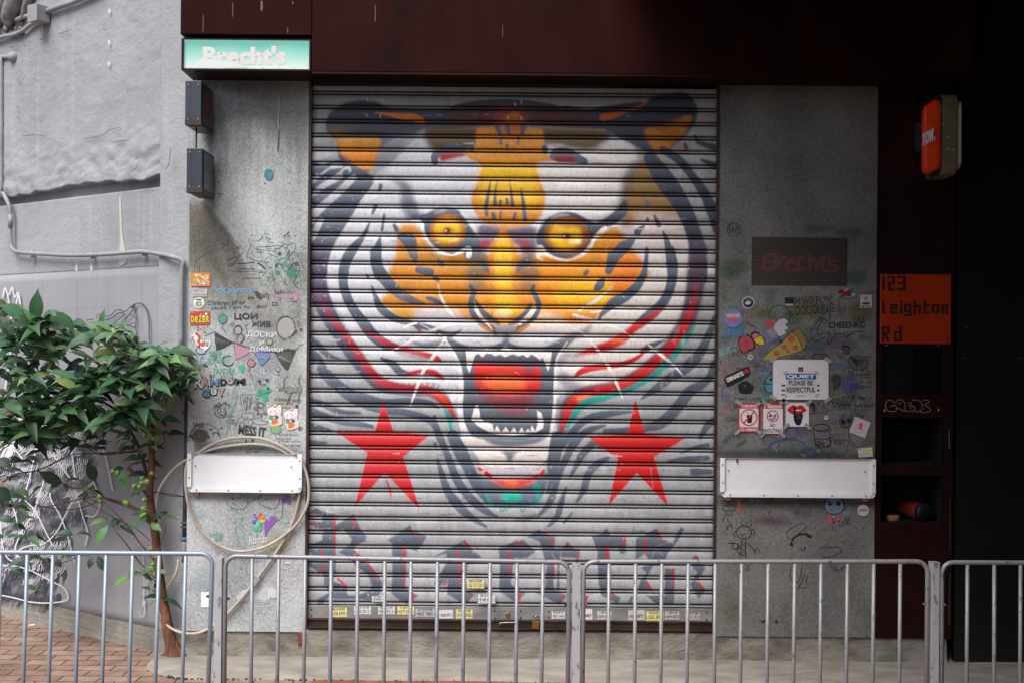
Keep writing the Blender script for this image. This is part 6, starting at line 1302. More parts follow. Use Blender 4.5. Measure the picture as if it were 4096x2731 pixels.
# frogs, rabbit, faces
dl.fill(A(*P3, [(1310, 350), (1340, 270), (1390, 250), (1480, 270), (1500, 215), (1560, 215), (1590, 290), (1530, 340), (1540, 430), (1500, 470), (1440, 460), (1410, 380), (1340, 375)]), (70, 176, 130)); DL(P3, [(1350, 355), (1460, 340), (1570, 300)], 2, (40, 90, 70))
for x, y in ((1380, 285), (1530, 245)): (a, b), = A(*P3, [(x, y)]); dl.ell(a, b, 6, 6, (50, 110, 86))
DL(P3, [(1480, 470), (1470, 560), (1510, 640), (1500, 720)], 2, GN); DL(P3, [(1380, 420), (1310, 430), (1330, 480)], 3, GN)
DL(P3, [(1300, 200), (1310, 100), (1370, 55), (1440, 65), (1540, 50), (1560, 100), (1540, 180)], 1.6, (96, 170, 146))
for x, y in ((1375, 115), (1510, 90)): (a, b), = A(*P3, [(x, y)]); dl.ell(a, b, 6, 6, (70, 66, 84))
DL(P3, [(1370, 150), (1420, 170), (1500, 160)], 2)
for p in ([(1075, 670), (1035, 540), (1025, 400), (1060, 345), (1110, 380), (1120, 500), (1150, 640)], [(1150, 600), (1150, 430), (1170, 345), (1215, 360), (1220, 480), (1190, 660)], [(1080, 420), (1080, 540), (1130, 650), (1120, 500), (1080, 420)], [(1185, 410), (1200, 520), (1170, 620)],
          [(1070, 700), (1045, 720), (1060, 780), (1150, 805), (1250, 790), (1275, 720), (1220, 680), (1150, 690), (1080, 685)], [(1045, 740), (960, 830), (920, 920), (1000, 870), (1080, 850)], [(1110, 800), (1080, 860), (1100, 900), (1160, 915), (1230, 900), (1260, 850), (1210, 820)],
          [(1260, 800), (1350, 775), (1430, 830), (1530, 860), (1460, 900), (1330, 900), (1250, 860)], [(1160, 810), (1160, 870)]): DL(P3, p, 1.4, (84, 80, 84))
(a, b), = A(*P3, [(1150, 765)]); dl.ell(a, b, 2, 2, BK)
for p in ([(545, 640), (530, 560), (580, 545), (620, 505), (680, 540), (750, 490), (750, 545), (820, 530), (800, 620)], [(560, 640), (560, 720), (680, 785), (750, 730), (755, 640)], [(530, 600), (600, 560), (680, 545)], [(640, 710), (680, 740), (730, 735)]): DL(P3, p, 2.2)
(a, b), = A(*P3, [(625, 655)]); dl.ring(a, b, 8, 9, 1.6, BK); (a, b), = A(*P3, [(735, 655)]); dl.ring(a, b, 4, 11, 1.6, BK)
for i in range(6): DL(P3, [(560+i*18, 600), (580+i*20, 560)], 2, BK, 0)
for p in ([(1265, 600), (1310, 570), (1380, 580), (1300, 620), (1270, 600)], [(1300, 490), (1340, 540), (1350, 480), (1380, 520)], [(1380, 510), (1440, 510), (1450, 570), (1380, 610)], [(1300, 650), (1350, 640), (1330, 720), (1380, 700), (1410, 770), (1430, 690), (1500, 720), (1440, 620)]): DL(P3, p, 2)
DT(P3, 'HAPPY', 770, 735, 890, 775, BK); DT(P3, 'AFTER', 760, 805, 920, 850, BK); DT(P3, 'LMBA', 800, 860, 920, 890, BK); DT(P3, 'MESS IT', 985, 935, 1490, 1110, BK, .03, .12); DT(P3, 'UP', 1100, 1080, 1290, 1120, BK, .02, .1); DT(P3, 'HI', 640, 950, 700, 995, BK, 0, -.1)
DL(P3, [(1240, 1180), (1240, 1240)], 6); DT(P3, '! "', 1110, 1180, 1280, 1240, BK, .02)
(a, b), = A(*P3, [(1670, 990)]); dl.ell(a, b, 24, 19, (90, 180, 140)); dl.ell(a, b, 16, 14, (150, 176, 120))
for p in ([(60, 1210), (90, 1080), (170, 960), (260, 905), (340, 885)], [(380, 900), (500, 925), (600, 1010), (660, 1160)], [(150, 860), (170, 920), (210, 930), (205, 860)], [(240, 900), (300, 940), (350, 870)]): DL(P3, p, 3 if p[0][0] < 380 else 1.8)
(a, b), = A(*P3, [(270, 1110)]); dl.scrib(a, b, 34, 26, 1.3, (92, 88, 80), 90, 3); dl.fill(A(*P3, [(80, 1110), (120, 1100), (165, 1165), (110, 1150)]), BK); dl.fill(A(*P3, [(400, 1130), (420, 1095), (455, 1140), (440, 1155)]), BK); dl.ell(*A(*P3, [(415, 1033)])[0], 2, 2, BK)
dl.fill(A(*P3, [(460, 970), (470, 1020), (540, 960), (490, 985)]), BK, False); DL(P3, [(515, 1110), (520, 1060), (560, 1050), (610, 1070), (605, 1120)], 3)
DL(P3, [(970, 40), (930, 200), (930, 350), (960, 420), (890, 560), (870, 640), (820, 720), (790, 930), (760, 1130)], 2, (110, 180, 158)); DL(P3, [(1000, 170), (960, 300), (960, 400), (900, 600), (820, 800), (790, 1000)], 1.6, (120, 184, 164))
for i in range(22): x = 720+rd.random()*400; y = 100+rd.random()*960; DL(P3, [(x, y), (x+rd.gauss(0, 30), y+50), (x+rd.gauss(0, 30), y+90)], 1.4, (134, 184, 170))
DT(P3, 'a summer touch', 1660, 410, 2140, 480, BK, 0, .06); DT(P3, 'you  No', 1700, 490, 1980, 545, BK); DT(P3, 'Lauren', 1780, 570, 1950, 610, BK); DT(P3, 'FROM GUM', 1730, 250, 2110, 290, (90, 86, 80)); DT(P3, 'WHEN THE SHORE', 1690, 205, 2110, 240, (90, 86, 80))
DT(P3, 'LOVE illusion', 1740, 1070, 2090, 1105, BK); DT(P3, 'Don\'t love', 1680, 1140, 1960, 1180, BK); DT(P3, 'a little more', 1720, 1190, 2120, 1225, BK); DT(P3, 'less lonely!', 1810, 1265, 2140, 1320, BK); DT(P3, 'RDOM GUY', 1120, 1330, 1360, 1380, BK, 0, -.5); DT(P3, 'was here', 1260, 1330, 1480, 1400, BK, 0, -.4)
for p in ([(2140, 0), (2090, 100), (2150, 250), (2100, 380), (2080, 560)], [(1840, 260), (1820, 100), (1900, 0)], [(1990, 300), (1930, 400), (1860, 560)], [(1840, 280), (1900, 320), (2100, 300)]): DL(P3, p, 2, (76, 74, 70))
(a, b), = A(*P3, [(2060, 580)]); dl.scrib(a, b, 8, 8, 1.5, BK, 14); (a, b), = A(*P3, [(2120, 970)]); dl.scrib(a, b, 12, 10, 1.2, (90, 86, 84), 16)
for i in range(44): x = 1650+rd.random()*480; y = 40+rd.random()*360; DL(P3, [(x, y), (x+rd.gauss(0, 26), y+40)], 1.1, (104, 100, 92), 0)
dl.line(A(*P3, [(100, 640), (90, 690), (120, 770), (250, 780), (270, 650), (240, 620), (130, 625)]), 4, (190, 182, 208)); dl.ell(*A(*P3, [(180, 700)])[0], 10, 12, (200, 196, 214))
# below the white plate
for p in ([(760, 1000), (760, 1030), (830, 1130), (960, 1168), (1090, 1150), (1155, 1050), (1130, 960), (1040, 880)], [(1340, 1000), (1390, 1080), (1500, 1140), (1620, 1160), (1720, 1090), (1740, 980), (1710, 890)], [(1345, 1000), (1360, 940), (1430, 880)], [(730, 1000), (745, 890)], [(1180, 1050), (1300, 990), (1420, 920)],
          [(865, 1030), (890, 1075), (940, 1080)], [(1510, 960), (1510, 1010), (1545, 990)], [(1770, 960), (1800, 1120), (1790, 1280), (1740, 1360), (1670, 1400)]): DL(P4, p, 1.5, (76, 74, 80))
dl.ell(*A(*P4, [(880, 980)])[0], 4, 5, (90, 96, 104)); dl.text('ver', *A(*P4, [(1760, 900)])[0], *A(*P4, [(1960, 1080)])[0], PU, .03, 1.5)
for p in ([(940, 1200), (900, 1300), (930, 1340), (910, 1420), (950, 1480), (920, 1540), (930, 1640), (1000, 1690), (940, 1740), (990, 1780), (940, 1830), (1010, 1860), (960, 1920)], [(940, 1200), (1090, 1340), (990, 1330), (1070, 1380), (990, 1430), (1060, 1480), (1040, 1560), (1090, 1620), (1060, 1680), (1110, 1740), (1090, 1790), (1130, 1840), (1080, 1880), (1130, 1920), (1020, 1960)],
          [(1640, 1240), (1740, 1200), (1840, 1260), (1900, 1370), (1880, 1420), (1760, 1400), (1680, 1300), (1635, 1240)], [(1350, 1200), (1370, 1260)]): DL(P4, p, 1.5, (90, 180, 150))
dl.ell(*A(*P4, [(935, 1200)])[0], 5, 6, (70, 190, 150)); DT(P4, 'Sukhe', 440, 1600, 650, 1660, (90, 180, 150), 0, -.2, .2)
for c, x, y, rot in (((130, 90, 180), 1300, 1310, -.5), ((226, 84, 96), 1380, 1300, .3), ((200, 160, 50), 1415, 1335, 1.0), ((230, 206, 50), 1415, 1395, 1.5), ((66, 186, 130), 1380, 1445, 2.4), ((120, 210, 226), 1335, 1450, 3.1), ((66, 130, 200), 1285, 1400, 4.3)):
    (a, b), = A(*P4, [(x, y)]); cc_, ss_ = math.cos(rot), math.sin(rot); dl.fill([(a+px*cc_-py*ss_, b+px*ss_+py*cc_) for px, py in ((0, 13), (6, 3), (5, -9), (0, -13), (-5, -9), (-6, 3))], c)
DL(P4, [(1332, 1480), (1330, 1700), (1340, 1840)], 2.4, (80, 190, 140)); dl.fill(A(*P4, [(1245, 1520), (1290, 1515), (1325, 1560), (1280, 1580)]), (70, 196, 140)); dl.fill(A(*P4, [(1345, 1570), (1370, 1520), (1425, 1510), (1400, 1570)]), (70, 196, 140))
dl.fill(A(*P4, [(1465, 1560), (1460, 1440), (1500, 1345), (1540, 1390), (1570, 1320), (1620, 1295), (1680, 1330), (1680, 1400), (1600, 1480), (1520, 1590), (1480, 1720)]), (140, 96, 180))
for p in ([(1160, 1820), (1230, 1980), (1260, 2060)], [(1170, 1830), (1240, 1820), (1230, 1900)], [(1230, 1930), (1320, 1900)]): pass
DT(P5, 'Roman', 1175, 90, 1520, 240, WT, 0, -.12, .2); DT(P5, 'aill', 540, 60, 700, 190, (90, 180, 150), 0, -.1, .3)
for p in ([(1960, 0), (2005, 130), (1985, 160), (1985, 260), (2000, 400), (1990, 510), (1960, 620)], [(1790, 520), (1800, 600), (1780, 640), (1800, 700), (1870, 700), (1940, 670), (1970, 620), (1960, 560), (1980, 520), (1930, 570), (1860, 570), (1790, 525)], [(1890, 700), (1900, 800), (1940, 835)], [(1930, 730), (2040, 720), (2085, 660), (2060, 760), (1940, 770)],
          [(1940, 830), (2050, 800), (2080, 770)], [(1880, 800), (1800, 870), (1760, 910), (1640, 930), (1605, 890), (1650, 870), (1700, 870)], [(1820, 870), (1900, 950), (1960, 965), (2000, 920), (1985, 880)], [(1770, 960), (1800, 1020), (1860, 1050), (1860, 1030)]): DL(P5, p, 1.8, (226, 204, 214))
for x in (1860, 1910): dl.ell(*A(*P5, [(x, 600)])[0], 6, 4, (226, 210, 226))
DL(P5, [(1200, 510), (1135, 620), (1115, 740), (1160, 840), (1230, 860), (1350, 820), (1440, 730), (1465, 600), (1445, 490)], 1.6, (100, 190, 166))
for cx, cy, rx, ry, s_ in ((1090, 1200, 34, 24, 1), (1490, 1180, 44, 30, 2), (1620, 1150, 20, 24, 3)): (a, b), = A(*P5, [(cx, cy)]); dl.scrib(a, b, rx, ry, 1.2, (214, 218, 226), 90, s_, -.5)
for p in ([(1250, 1380), (1310, 1560), (1380, 1620), (1480, 1500), (1550, 1380)], [(1760, 1150), (1900, 1120), (2040, 1150), (1960, 1250), (1790, 1320)], [(1100, 1380), (1400, 1400), (1620, 1370)]): DL(P5, p, 1.6, (214, 216, 222))
for i in range(70):   # faint old scratches
    x, y = 760+rd.random()*450, 1150+rd.random()*1300; dl.line([(x, y), (x+rd.gauss(0, 10), y+rd.gauss(0, 12)), (x+rd.gauss(0, 14), y+rd.gauss(0, 14))], 1, (206, 208, 210) if rd.random() < .6 else (140, 140, 142), 3)
dl.fill([(1070, 676), (1086, 680), (1094, 692), (1090, 712), (1078, 722), (1064, 716), (1056, 702), (1060, 684)], (74, 140, 156)); dl.line([(1070, 690), (1080, 700), (1092, 690)], 1, (150, 190, 196)); dl.line([(1080, 700), (1076, 718)], 1, (150, 190, 196))
dl.line([(1114, 378), (1116, 420), (1113, 480), (1116, 520)], 4, (196, 192, 170), 4); dl.line([(1116, 520), (1113, 570), (1110, 610)], 3, (92, 84, 76))
for x, y in ((1060, 734), (1158, 687), (1158, 734), (874, 682), (874, 730), (874, 776), (884, 776)): dl.ell(x, y, 3, 3, (96, 90, 86))
dl.build('doodles', LP)

# ---------------------------------------------------------------- doodles on the right steel panel
kB = 660/2352; dr = Ink(FAC, .0010); rd = random.Random(7); B1, B2, B3, B4 = (2860, 880), (2860, 1300), (2860, 1700), (2860, 2100)
def Bp(o, pts): return [(o[0]+x*kB, o[1]+y*kB) for x, y in pts]
def RL(o, pts, w=2, c=(34, 34, 36), n=5): dr.line(Bp(o, pts), w, c, n)
def RT(o, t, x0, y0, x1, y1, c=(34, 34, 36), bold=0, rot=0.0, shear=0.0, jit=.8):
    (a, b), (e, f) = Bp(o, [(x0, y0), (x1, y1)]); dr.text(t, a, b, e, f, c, bold, rot, shear, jit)
def RF(o, pts, c, sm=True): dr.fill(Bp(o, pts), c, sm)
(a, b), = Bp(B1, [(272, 140)]); dr.ring(a, b, 27, 28, 2.2, (30, 26, 28)); RT(B1, 'RAW', 200, 90, 340, 200, (30, 26, 28)); RL(B1, [(200, 80), (260, 60), (330, 100)], 2); RL(B1, [(330, 0), (350, 40)], 2); RL(B1, [(150, 190), (190, 240)], 2)
RT(B1, 'EXTRA', 1260, 970, 1660, 1060, (150, 140, 140), .02, .05); RT(B1, 'HAVE FUN!', 1140, 1090, 1670, 1190, (44, 40, 40), 0, -.05); RT(B1, 'DOODLING', 1145, 1210, 1690, 1340, (44, 40, 40), 0, -.1); RL(B1, [(1760, 1130), (1770, 1200), (1755, 1280)], 2); RL(B1, [(1100, 1310), (1080, 1340), (1130, 1360)], 2)
(a, b), = Bp(B1, [(920, 1370)]); dr.ring(a, b, 43, 42, 2, (40, 40, 42)); (a, b), = Bp(B1, [(840, 1430)]); dr.ring(a, b, 12, 12, 2, (40, 40, 42), 180, 400); (a, b), = Bp(B1, [(980, 1420)]); dr.ring(a, b, 13, 12, 2, (40, 40, 42), 150, 380); RL(B1, [(820, 1280), (900, 1240), (960, 1250)], 3, (130, 150, 160))
for p in ([(1400, 1560), (1480, 1420), (1570, 1320), (1630, 1320), (1640, 1380), (1600, 1440), (1540, 1400), (1500, 1480), (1450, 1560), (1460, 1568)],): RL(B1, p, 2.4)
RT(B1, 'CHEEENKO', 1620, 1450, 2140, 1540, (40, 40, 48), .03, -.02); RT(B1, 'MAA', 1960, 1390, 2140, 1450, (40, 40, 44))
for p in ([(1400, 0), (1370, 80), (1370, 170), (1410, 220), (1500, 210), (1600, 130), (1640, 100), (1620, 180), (1600, 270), (1700, 170), (1720, 100), (1690, 60)], [(1480, 0), (1460, 130), (1520, 130), (1580, 80)], [(1690, 130), (1830, 130), (1850, 180), (1930, 140), (1990, 120), (1850, 150)], [(1820, 120), (1980, 100), (2110, 90)]): RL(B2, p, 2.2)
# butterfly-like bubble figures
RF(B1, [(700, 1568), (705, 1490), (760, 1460), (830, 1500), (840, 1550), (1000, 1460), (990, 1500), (1040, 1530), (1030, 1600), (900, 1620)], (60, 150, 100)); RF(B2, [(720, 20), (730, -80), (800, -70), (830, 0), (790, 60)], (196, 74, 84)); RF(B2, [(840, 30), (900, -60), (990, -90), (1040, -40), (1000, 0), (1040, 50), (990, 80), (1010, 130), (900, 160), (860, 80)], (206, 196, 210))
for p, c in (([(330, 240), (370, 150), (460, 130), (540, 190), (570, 260), (560, 340), (480, 370), (430, 400), (360, 370)], (40, 30, 34)), ([(345, 240), (380, 170), (450, 150), (520, 200), (550, 270), (540, 330), (470, 350), (430, 385), (370, 355)], (180, 72, 82)), ([(510, 140), (560, 90), (640, 120), (700, 200), (710, 270), (620, 280), (560, 240)], (40, 34, 36)),
             ([(530, 150), (570, 120), (640, 150), (590, 200), (560, 210)], (190, 120, 130)), ([(560, 210), (650, 160), (700, 240), (690, 280), (600, 260)], (214, 190, 50)), ([(650, 130), (700, 85), (740, 120), (730, 180), (680, 180)], (132, 112, 160)), ([(720, 200), (780, 140), (850, 130), (850, 180), (790, 230), (740, 250)], (140, 124, 160)), ([(740, 90), (830, 60), (890, 120), (890, 180), (840, 190)], (150, 144, 150))):
    RF(B2, p, c)
RL(B2, [(570, 190), (640, 150)], 4); RL(B2, [(730, 210), (800, 170)], 3); RL(B2, [(650, 290), (780, 250), (900, 190), (1040, 110)], 3, (60, 150, 100)); (a, b), = Bp(B2, [(440, 260)]); dr.ring(a, b, 8, 10, 1.4, (110, 40, 50))
# pizza slice
RF(B2, [(680, 500), (780, 370), (960, 240), (1100, 110), (1180, 180), (1250, 340), (1080, 410), (850, 470)], (170, 160, 74)); RF(B2, [(1100, 110), (1180, 40), (1230, 80), (1290, 190), (1310, 250), (1250, 345), (1190, 190)], (150, 118, 70))
for x, y, r_ in ((1090, 195, 15), (990, 310, 11), (1145, 320, 12), (880, 400, 12), (1040, 370, 8)): (a, b), = Bp(B2, [(x, y)]); dr.ell(a, b, r_, r_*.95, (196, 84, 70))
RL(B2, [(670, 505), (780, 370), (940, 250), (1040, 150), (1110, 100), (1180, 45), (1210, 60), (1290, 180), (1315, 230), (1300, 300), (1250, 355), (1090, 410), (900, 465)], 2); RL(B2, [(1105, 110), (1180, 180), (1250, 345)], 2); RT(B2, 'PIZZA', 1085, 430, 1280, 475, (34, 34, 36)); RL(B2, [(670, 505), (740, 490)], 2)
# colourful name tags
RT(B2, 'SLAYNK', 130, 30, 440, 170, (50, 130, 170), .05, -.1); dr.ell(*Bp(B2, [(120, 155)])[0], 7, 7, (50, 130, 170)); RT(B2, 'Space Lawrin Butler', 50, 250, 320, 460, (130, 190, 186), 0, -.3); RT(B2, 'JACKIE KIM', 590, 230, 980, 400, (110, 90, 150), .01, -.5, 0); RT(B2, 'KRIS', 480, 500, 620, 560, (110, 90, 150), .02, -.1); RT(B2, 'OBA', 630, 560, 800, 650, (110, 90, 150), 0, -.05)
RL(B2, [(100, 500), (160, 640), (130, 760), (100, 900), (110, 1000)], 2.4, (200, 80, 84)); RL(B2, [(220, 490), (170, 620), (90, 720), (180, 760)], 2.4, (190, 90, 94)); RL(B2, [(90, 1020), (110, 900), (180, 850), (270, 870), (300, 980)], 6, (110, 90, 160)); RL(B2, [(215, 900), (215, 1200)], 1.6, (120, 70, 80)); RT(B2, 'HAN', 90, 1160, 210, 1280, (190, 110, 120), 0, -.4)
RT(B2, 'RED', 90, 980, 200, 1080, (110, 96, 150)); RT(B2, 'EUN', 160, 1300, 300, 1370, (70, 68, 70)); RT(B2, 'Here I was', 310, 590, 470, 630); RT(B2, 'the', 540, 565, 610, 595); RT(B2, 'Seoul Land', 270, 1015, 650, 1060, (44, 44, 46)); RT(B2, 'ya', 260, 1120, 320, 1200)
(a, b), = Bp(B2, [(440, 890)]); dr.ell(a, b, 31, 25, (40, 42, 42)); dr.scrib(a, b, 34, 28, 1.6, (30, 30, 32), 60, 3)
RL(B2, [(610, 690), (700, 680), (760, 720), (780, 800), (740, 860), (620, 860)], 9, (70, 150, 160)); RL(B2, [(600, 960), (700, 1040), (820, 1030)], 8, (76, 150, 150)); RF(B2, [(735, 760), (800, 720), (830, 740), (830, 940), (740, 940)], (80, 150, 160)); RL(B2, [(820, 700), (740, 740), (720, 800), (740, 840), (830, 830)], 3); RL(B2, [(700, 800), (730, 940), (820, 960)], 3); dr.ell(*Bp(B2, [(800, 770)])[0], 6, 6, (30, 30, 34))
RT(B2, 'DE', 1400, 425, 1570, 480, (60, 58, 40), 0); RL(B2, [(1395, 480), (1400, 415), (1590, 415), (1570, 470)], 2); RT(B2, '$tom', 1700, 500, 1900, 620, (70, 120, 160), 0, -.2); RT(B2, 'KIND', 1850, 770, 2040, 900, (110, 84, 160), .02, .1); RF(B2, [(1920, 830), (2040, 830), (2045, 900), (1925, 900)], (84, 50, 140), False); RF(B2, [(2190, 600), (2250, 610), (2220, 650)], (200, 110, 50))
# bird with a leaf body, ear, glass
(a, b), = Bp(B2, [(1865, 355)]); dr.ring(a, b, 14, 15, 3, (34, 34, 36)); dr.ell(a, b, 13, 14, (88, 84, 84)); dr.ring(a, b-6, 15, 11, 5, (34, 34, 36), 180, 360); dr.ring(a-5, b, 4, 4, 1.3, (20, 20, 22)); dr.ring(a+5, b, 4, 4, 1.3, (20, 20, 22)); RL(B2, [(1905, 400), (1940, 440)], 2.4)
RF(B2, [(1920, 440), (2020, 430), (2140, 470), (2180, 540), (2120, 620), (2000, 630), (1930, 570)], (96, 94, 92))
for i in range(9): RL(B2, [(1920, 440), (2020, 480+i*12), (2150-i*14, 500+i*16)], 1.8)
RL(B2, [(1915, 440), (1900, 520), (1960, 610), (2080, 640), (2170, 580), (2175, 520), (2080, 440), (1960, 430)], 2.4); RL(B2, [(1985, 630), (1960, 710), (1900, 650), (1970, 660)], 2); RT(B2, 'wine', 2130, 430, 2230, 460); RT(B2, 'we know', 2010, 680, 2190, 720); RT(B2, 'want him', 2050, 730, 2230, 755); RT(B2, 'Family', 2080, 790, 2240, 830); RT(B2, 'UwU', 2080, 850, 2220, 895, (34, 34, 36), 0, -.05)
RF(B2, [(1660, 780), (1690, 710), (1760, 715), (1785, 800), (1750, 880), (1700, 905), (1700, 850)], (70, 70, 70)); RL(B2, [(1655, 790), (1680, 715), (1750, 705), (1785, 780), (1760, 870), (1720, 912), (1685, 900), (1700, 850), (1680, 800), (1720, 750), (1740, 820), (1710, 880)], 3)
RT(B2, 'RANDOM', 1670, 1010, 1990, 1150, (34, 34, 36), 0, -.16, .1); RT(B2, 'was', 2030, 1010, 2140, 1060, (44, 40, 40), 0, -.1, .1); RT(B2, 'GUY', 1750, 1120, 1940, 1200, (34, 34, 36), 0, -.1, .1); RT(B2, 'here UwU', 2000, 1110, 2250, 1170, (34, 34, 36), 0, -.05, .1); RT(B2, 'wunder', 1990, 1180, 2190, 1215, (70, 80, 130)); RT(B2, 'DAB', 2010, 1260, 2130, 1310)
RL(B2, [(1540, 1240), (1540, 1130), (1600, 1220), (1640, 1190)], 2.4); RF(B2, [(1370, 1130), (1410, 1110), (1430, 1160), (1410, 1220)], (40, 40, 40)); RL(B2, [(1360, 1260), (1540, 1240)], 2.4); RL(B2, [(1440, 1110), (1480, 1100), (1470, 1140)], 2); RF(B2, [(1690, 1340), (1740, 1330), (1705, 1395)], (110, 84, 160))
for x, y, r_ in ((1920, 1330, 2), (1860, 1360, 24)): pass
(a, b), = Bp(B2, [(1865, 1360)]); dr.ell(a, b, 24, 25, (96, 92, 92)); dr.ring(a, b, 26, 27, 2.2, (34, 34, 36)); RF(B2, [(1790, 1350), (1850, 1345), (1860, 1400), (1810, 1410)], (20, 20, 22)); RF(B2, [(1880, 1340), (1930, 1330), (1940, 1380), (1900, 1395)], (20, 20, 22)); RL(B2, [(1850, 1290), (1880, 1270), (1920, 1290)], 5, (60, 140, 96)); RL(B3, [(1900, 30), (1915, 180), (1960, 250), (2030, 320)], 2.2); RL(B3, [(1915, 190), (1880, 340)], 2.2); RL(B3, [(1830, 50), (1900, 30)], 2); RF(B3, [(1720, 80), (1780, 80), (1740, 115)], (190, 100, 50))
(a, b), = Bp(B3, [(1520, 30)]); dr.ell(a, b, 32, 10, (110, 108, 106)); dr.ring(a, b, 33, 14, 3, (34, 34, 36)); RL(B3, [(1405, 50), (1420, 200), (1440, 290), (1530, 320), (1620, 300), (1650, 240), (1640, 50)], 3.4); RF(B3, [(1440, 170), (1530, 150), (1630, 160), (1600, 210), (1480, 220)], (110, 100, 140))
for y in (180, 215, 250, 280): RL(B3, [(1430, y), (1530, y+22), (1645, y-6)], 3)
RT(B3, 'THISTLEAND', 1690, 190, 1880, 225); RT(B3, 'PUCKS!', 1700, 235, 1840, 270); RT(B3, 'RANDOM GUY', 90, 160, 300, 210, (40, 40, 40), 0, -.6); RT(B3, 'HERE', 300, 230, 460, 280, (50, 50, 50), 0, -.5)
# purple long-armed figure
dr.ell(*Bp(B3, [(1085, 125)])[0], 19, 20, (112, 108, 112)); RL(B3, [(1030, 45), (1140, 40), (1165, 110), (1140, 190), (1080, 205), (1020, 190), (1000, 130), (1020, 50)], 5, (96, 72, 140)); RL(B3, [(1025, 195), (880, 225), (790, 270), (770, 340), (690, 330), (740, 390)], 5, (90, 66, 140)); RL(B3, [(1130, 195), (1230, 230), (1290, 290), (1310, 380), (1390, 370), (1400, 410), (1320, 420)], 5, (90, 66, 140))
RL(B3, [(1045, 100), (1045, 130)], 3); RL(B3, [(1100, 100), (1100, 130)], 3); RL(B3, [(1040, 160), (1085, 185), (1130, 160)], 2); RL(B3, [(760, 120), (860, 180), (960, 180)], 2, (100, 84, 140)); (a, b), = Bp(B3, [(1240, 90)]); dr.ring(a, b, 24, 20, 2, (100, 84, 150)); dr.scrib(a, b, 20, 16, 1.4, (100, 84, 150), 14)
RF(B3, [(1170, 230), (1195, 240), (1190, 290), (1170, 300)], (60, 140, 90)); RF(B3, [(1440, 340), (1500, 340), (1490, 390), (1450, 380)], (60, 140, 90)); RL(B3, [(1320, 330), (1400, 290), (1420, 320)], 3, (60, 140, 100)); RL(B3, [(1200, 380), (1260, 440), (1340, 400)], 3, (60, 140, 100)); RL(B3, [(1560, 380), (1640, 370)], 3, (60, 140, 100)); RL(B3, [(840, 290), (880, 360)], 4, (110, 170, 190))
# below the plate: grumpy robot, prince, round blue face
for p in ([(130, 1120), (115, 1180), (130, 1210), (260, 1210), (285, 1150), (270, 1115)], [(140, 1150), (200, 1130), (280, 1145)], [(150, 1210), (140, 1290), (110, 1360), (130, 1370)], [(180, 1230), (180, 1270), (240, 1270), (240, 1220)], [(160, 1290), (200, 1380), (240, 1430), (250, 1480)], [(180, 1490), (180, 1440), (240, 1420)]): RL(B3, p, 2)
RL(B3, [(345, 1040), (340, 1100), (355, 1180), (340, 1250), (335, 1280)], 7, (190, 96, 40)); RL(B3, [(350, 1170), (375, 1200), (345, 1240)], 4, (190, 96, 40))
for p in ([(400, 1450), (360, 1320), (450, 1400), (510, 1280), (530, 1450)],): RL(B3, p, 2.4, (36, 36, 38), 0)
(a, b), = Bp(B4, [(412, 95)]); dr.ring(a, b, 29, 27, 2.4, (36, 36, 38)); (a, b), = Bp(B4, [(540, 90)]); dr.ring(a, b, 7, 10, 2.2, (36, 36, 38)); (a, b), = Bp(B4, [(290, 120)]); dr.ring(a, b, 7, 9, 2.2, (36, 36, 38), 60, 300); RL(B4, [(365, 115), (390, 145), (430, 110)], 2)
for p in ([(385, 185), (375, 300), (355, 480)], [(440, 185), (435, 300), (440, 480)], [(175, 255), (290, 250), (370, 300)], [(445, 245), (520, 300), (560, 370), (560, 410)], [(555, 350), (600, 300)], [(560, 370), (620, 330), (630, 380)], [(560, 370), (600, 400)], [(335, 380), (400, 430), (440, 440)], [(320, 380), (320, 330), (370, 300)]): RL(B4, p, 2.2)
for y in (230, 255, 280, 330, 380): RL(B4, [(385, y), (445, y+14)], 2)
(a, b), = Bp(B4, [(285, 290)]); dr.ring(a, b, 12, 12, 2.2, (36, 36, 38))
for p in ([(1310, 0), (1290, 40), (1200, 110), (1120, 170), (1060, 190), (1020, 130), (1040, 70), (1130, 10), (1200, -30), (1310, -20)],): RL(B4, p, 2, (60, 60, 60))
RL(B4, [(1080, 280), (1120, 180), (1200, 130), (1300, 120), (1370, 160)], 5, (30, 34, 38)); RF(B4, [(1060, 260), (1110, 250), (1100, 305)], (30, 34, 38)); RF(B4, [(1300, 105), (1380, 155), (1360, 180), (1300, 150)], (30, 34, 38)); RL(B4, [(1225, 300), (1230, 350), (1270, 350), (1285, 290)], 3)
RL(B4, [(1500, 370), (1500, 330), (1560, 305), (1640, 315), (1740, 305), (1800, 330), (1780, 390), (1680, 430), (1570, 455), (1500, 390)], 2); RL(B4, [(1620, 550), (1700, 620), (1780, 630), (1850, 570)], 2.2)
for p in ([(1110, 560), (1070, 660), (1080, 760), (1140, 820), (1200, 780), (1230, 650), (1240, 550)], [(1280, 680), (1240, 790), (1170, 910)], [(1320, 710), (1300, 760), (1310, 820), (1290, 860)], [(1190, 870), (1270, 890), (1320, 880)], [(1270, 890), (1270, 950)], [(430, 560), (490, 590), (470, 640), (430, 590)]): RL(B4, p, 2.2)
for i in range(46): x = 430+rd.random()*650+rd.random()*260*0; y = 900+rd.random()*480; RL(B4, [(x, y), (x+rd.gauss(0, 22), y+rd.gauss(0, 12))], 2, (44, 44, 46), 0)
for cx, cy in ((685, 1370), (880, 1370)): dr.scrib(*Bp(B4, [(cx, cy)])[0], 9, 6, 1.5, (44, 44, 46), 14)
(a, b), = Bp(B3, [(1700, 1150)]); dr.ell(a, b, 38, 32, (104, 140, 158)); dr.ring(a, b-4, 41, 36, 2.2, (34, 34, 38), -60, 240)
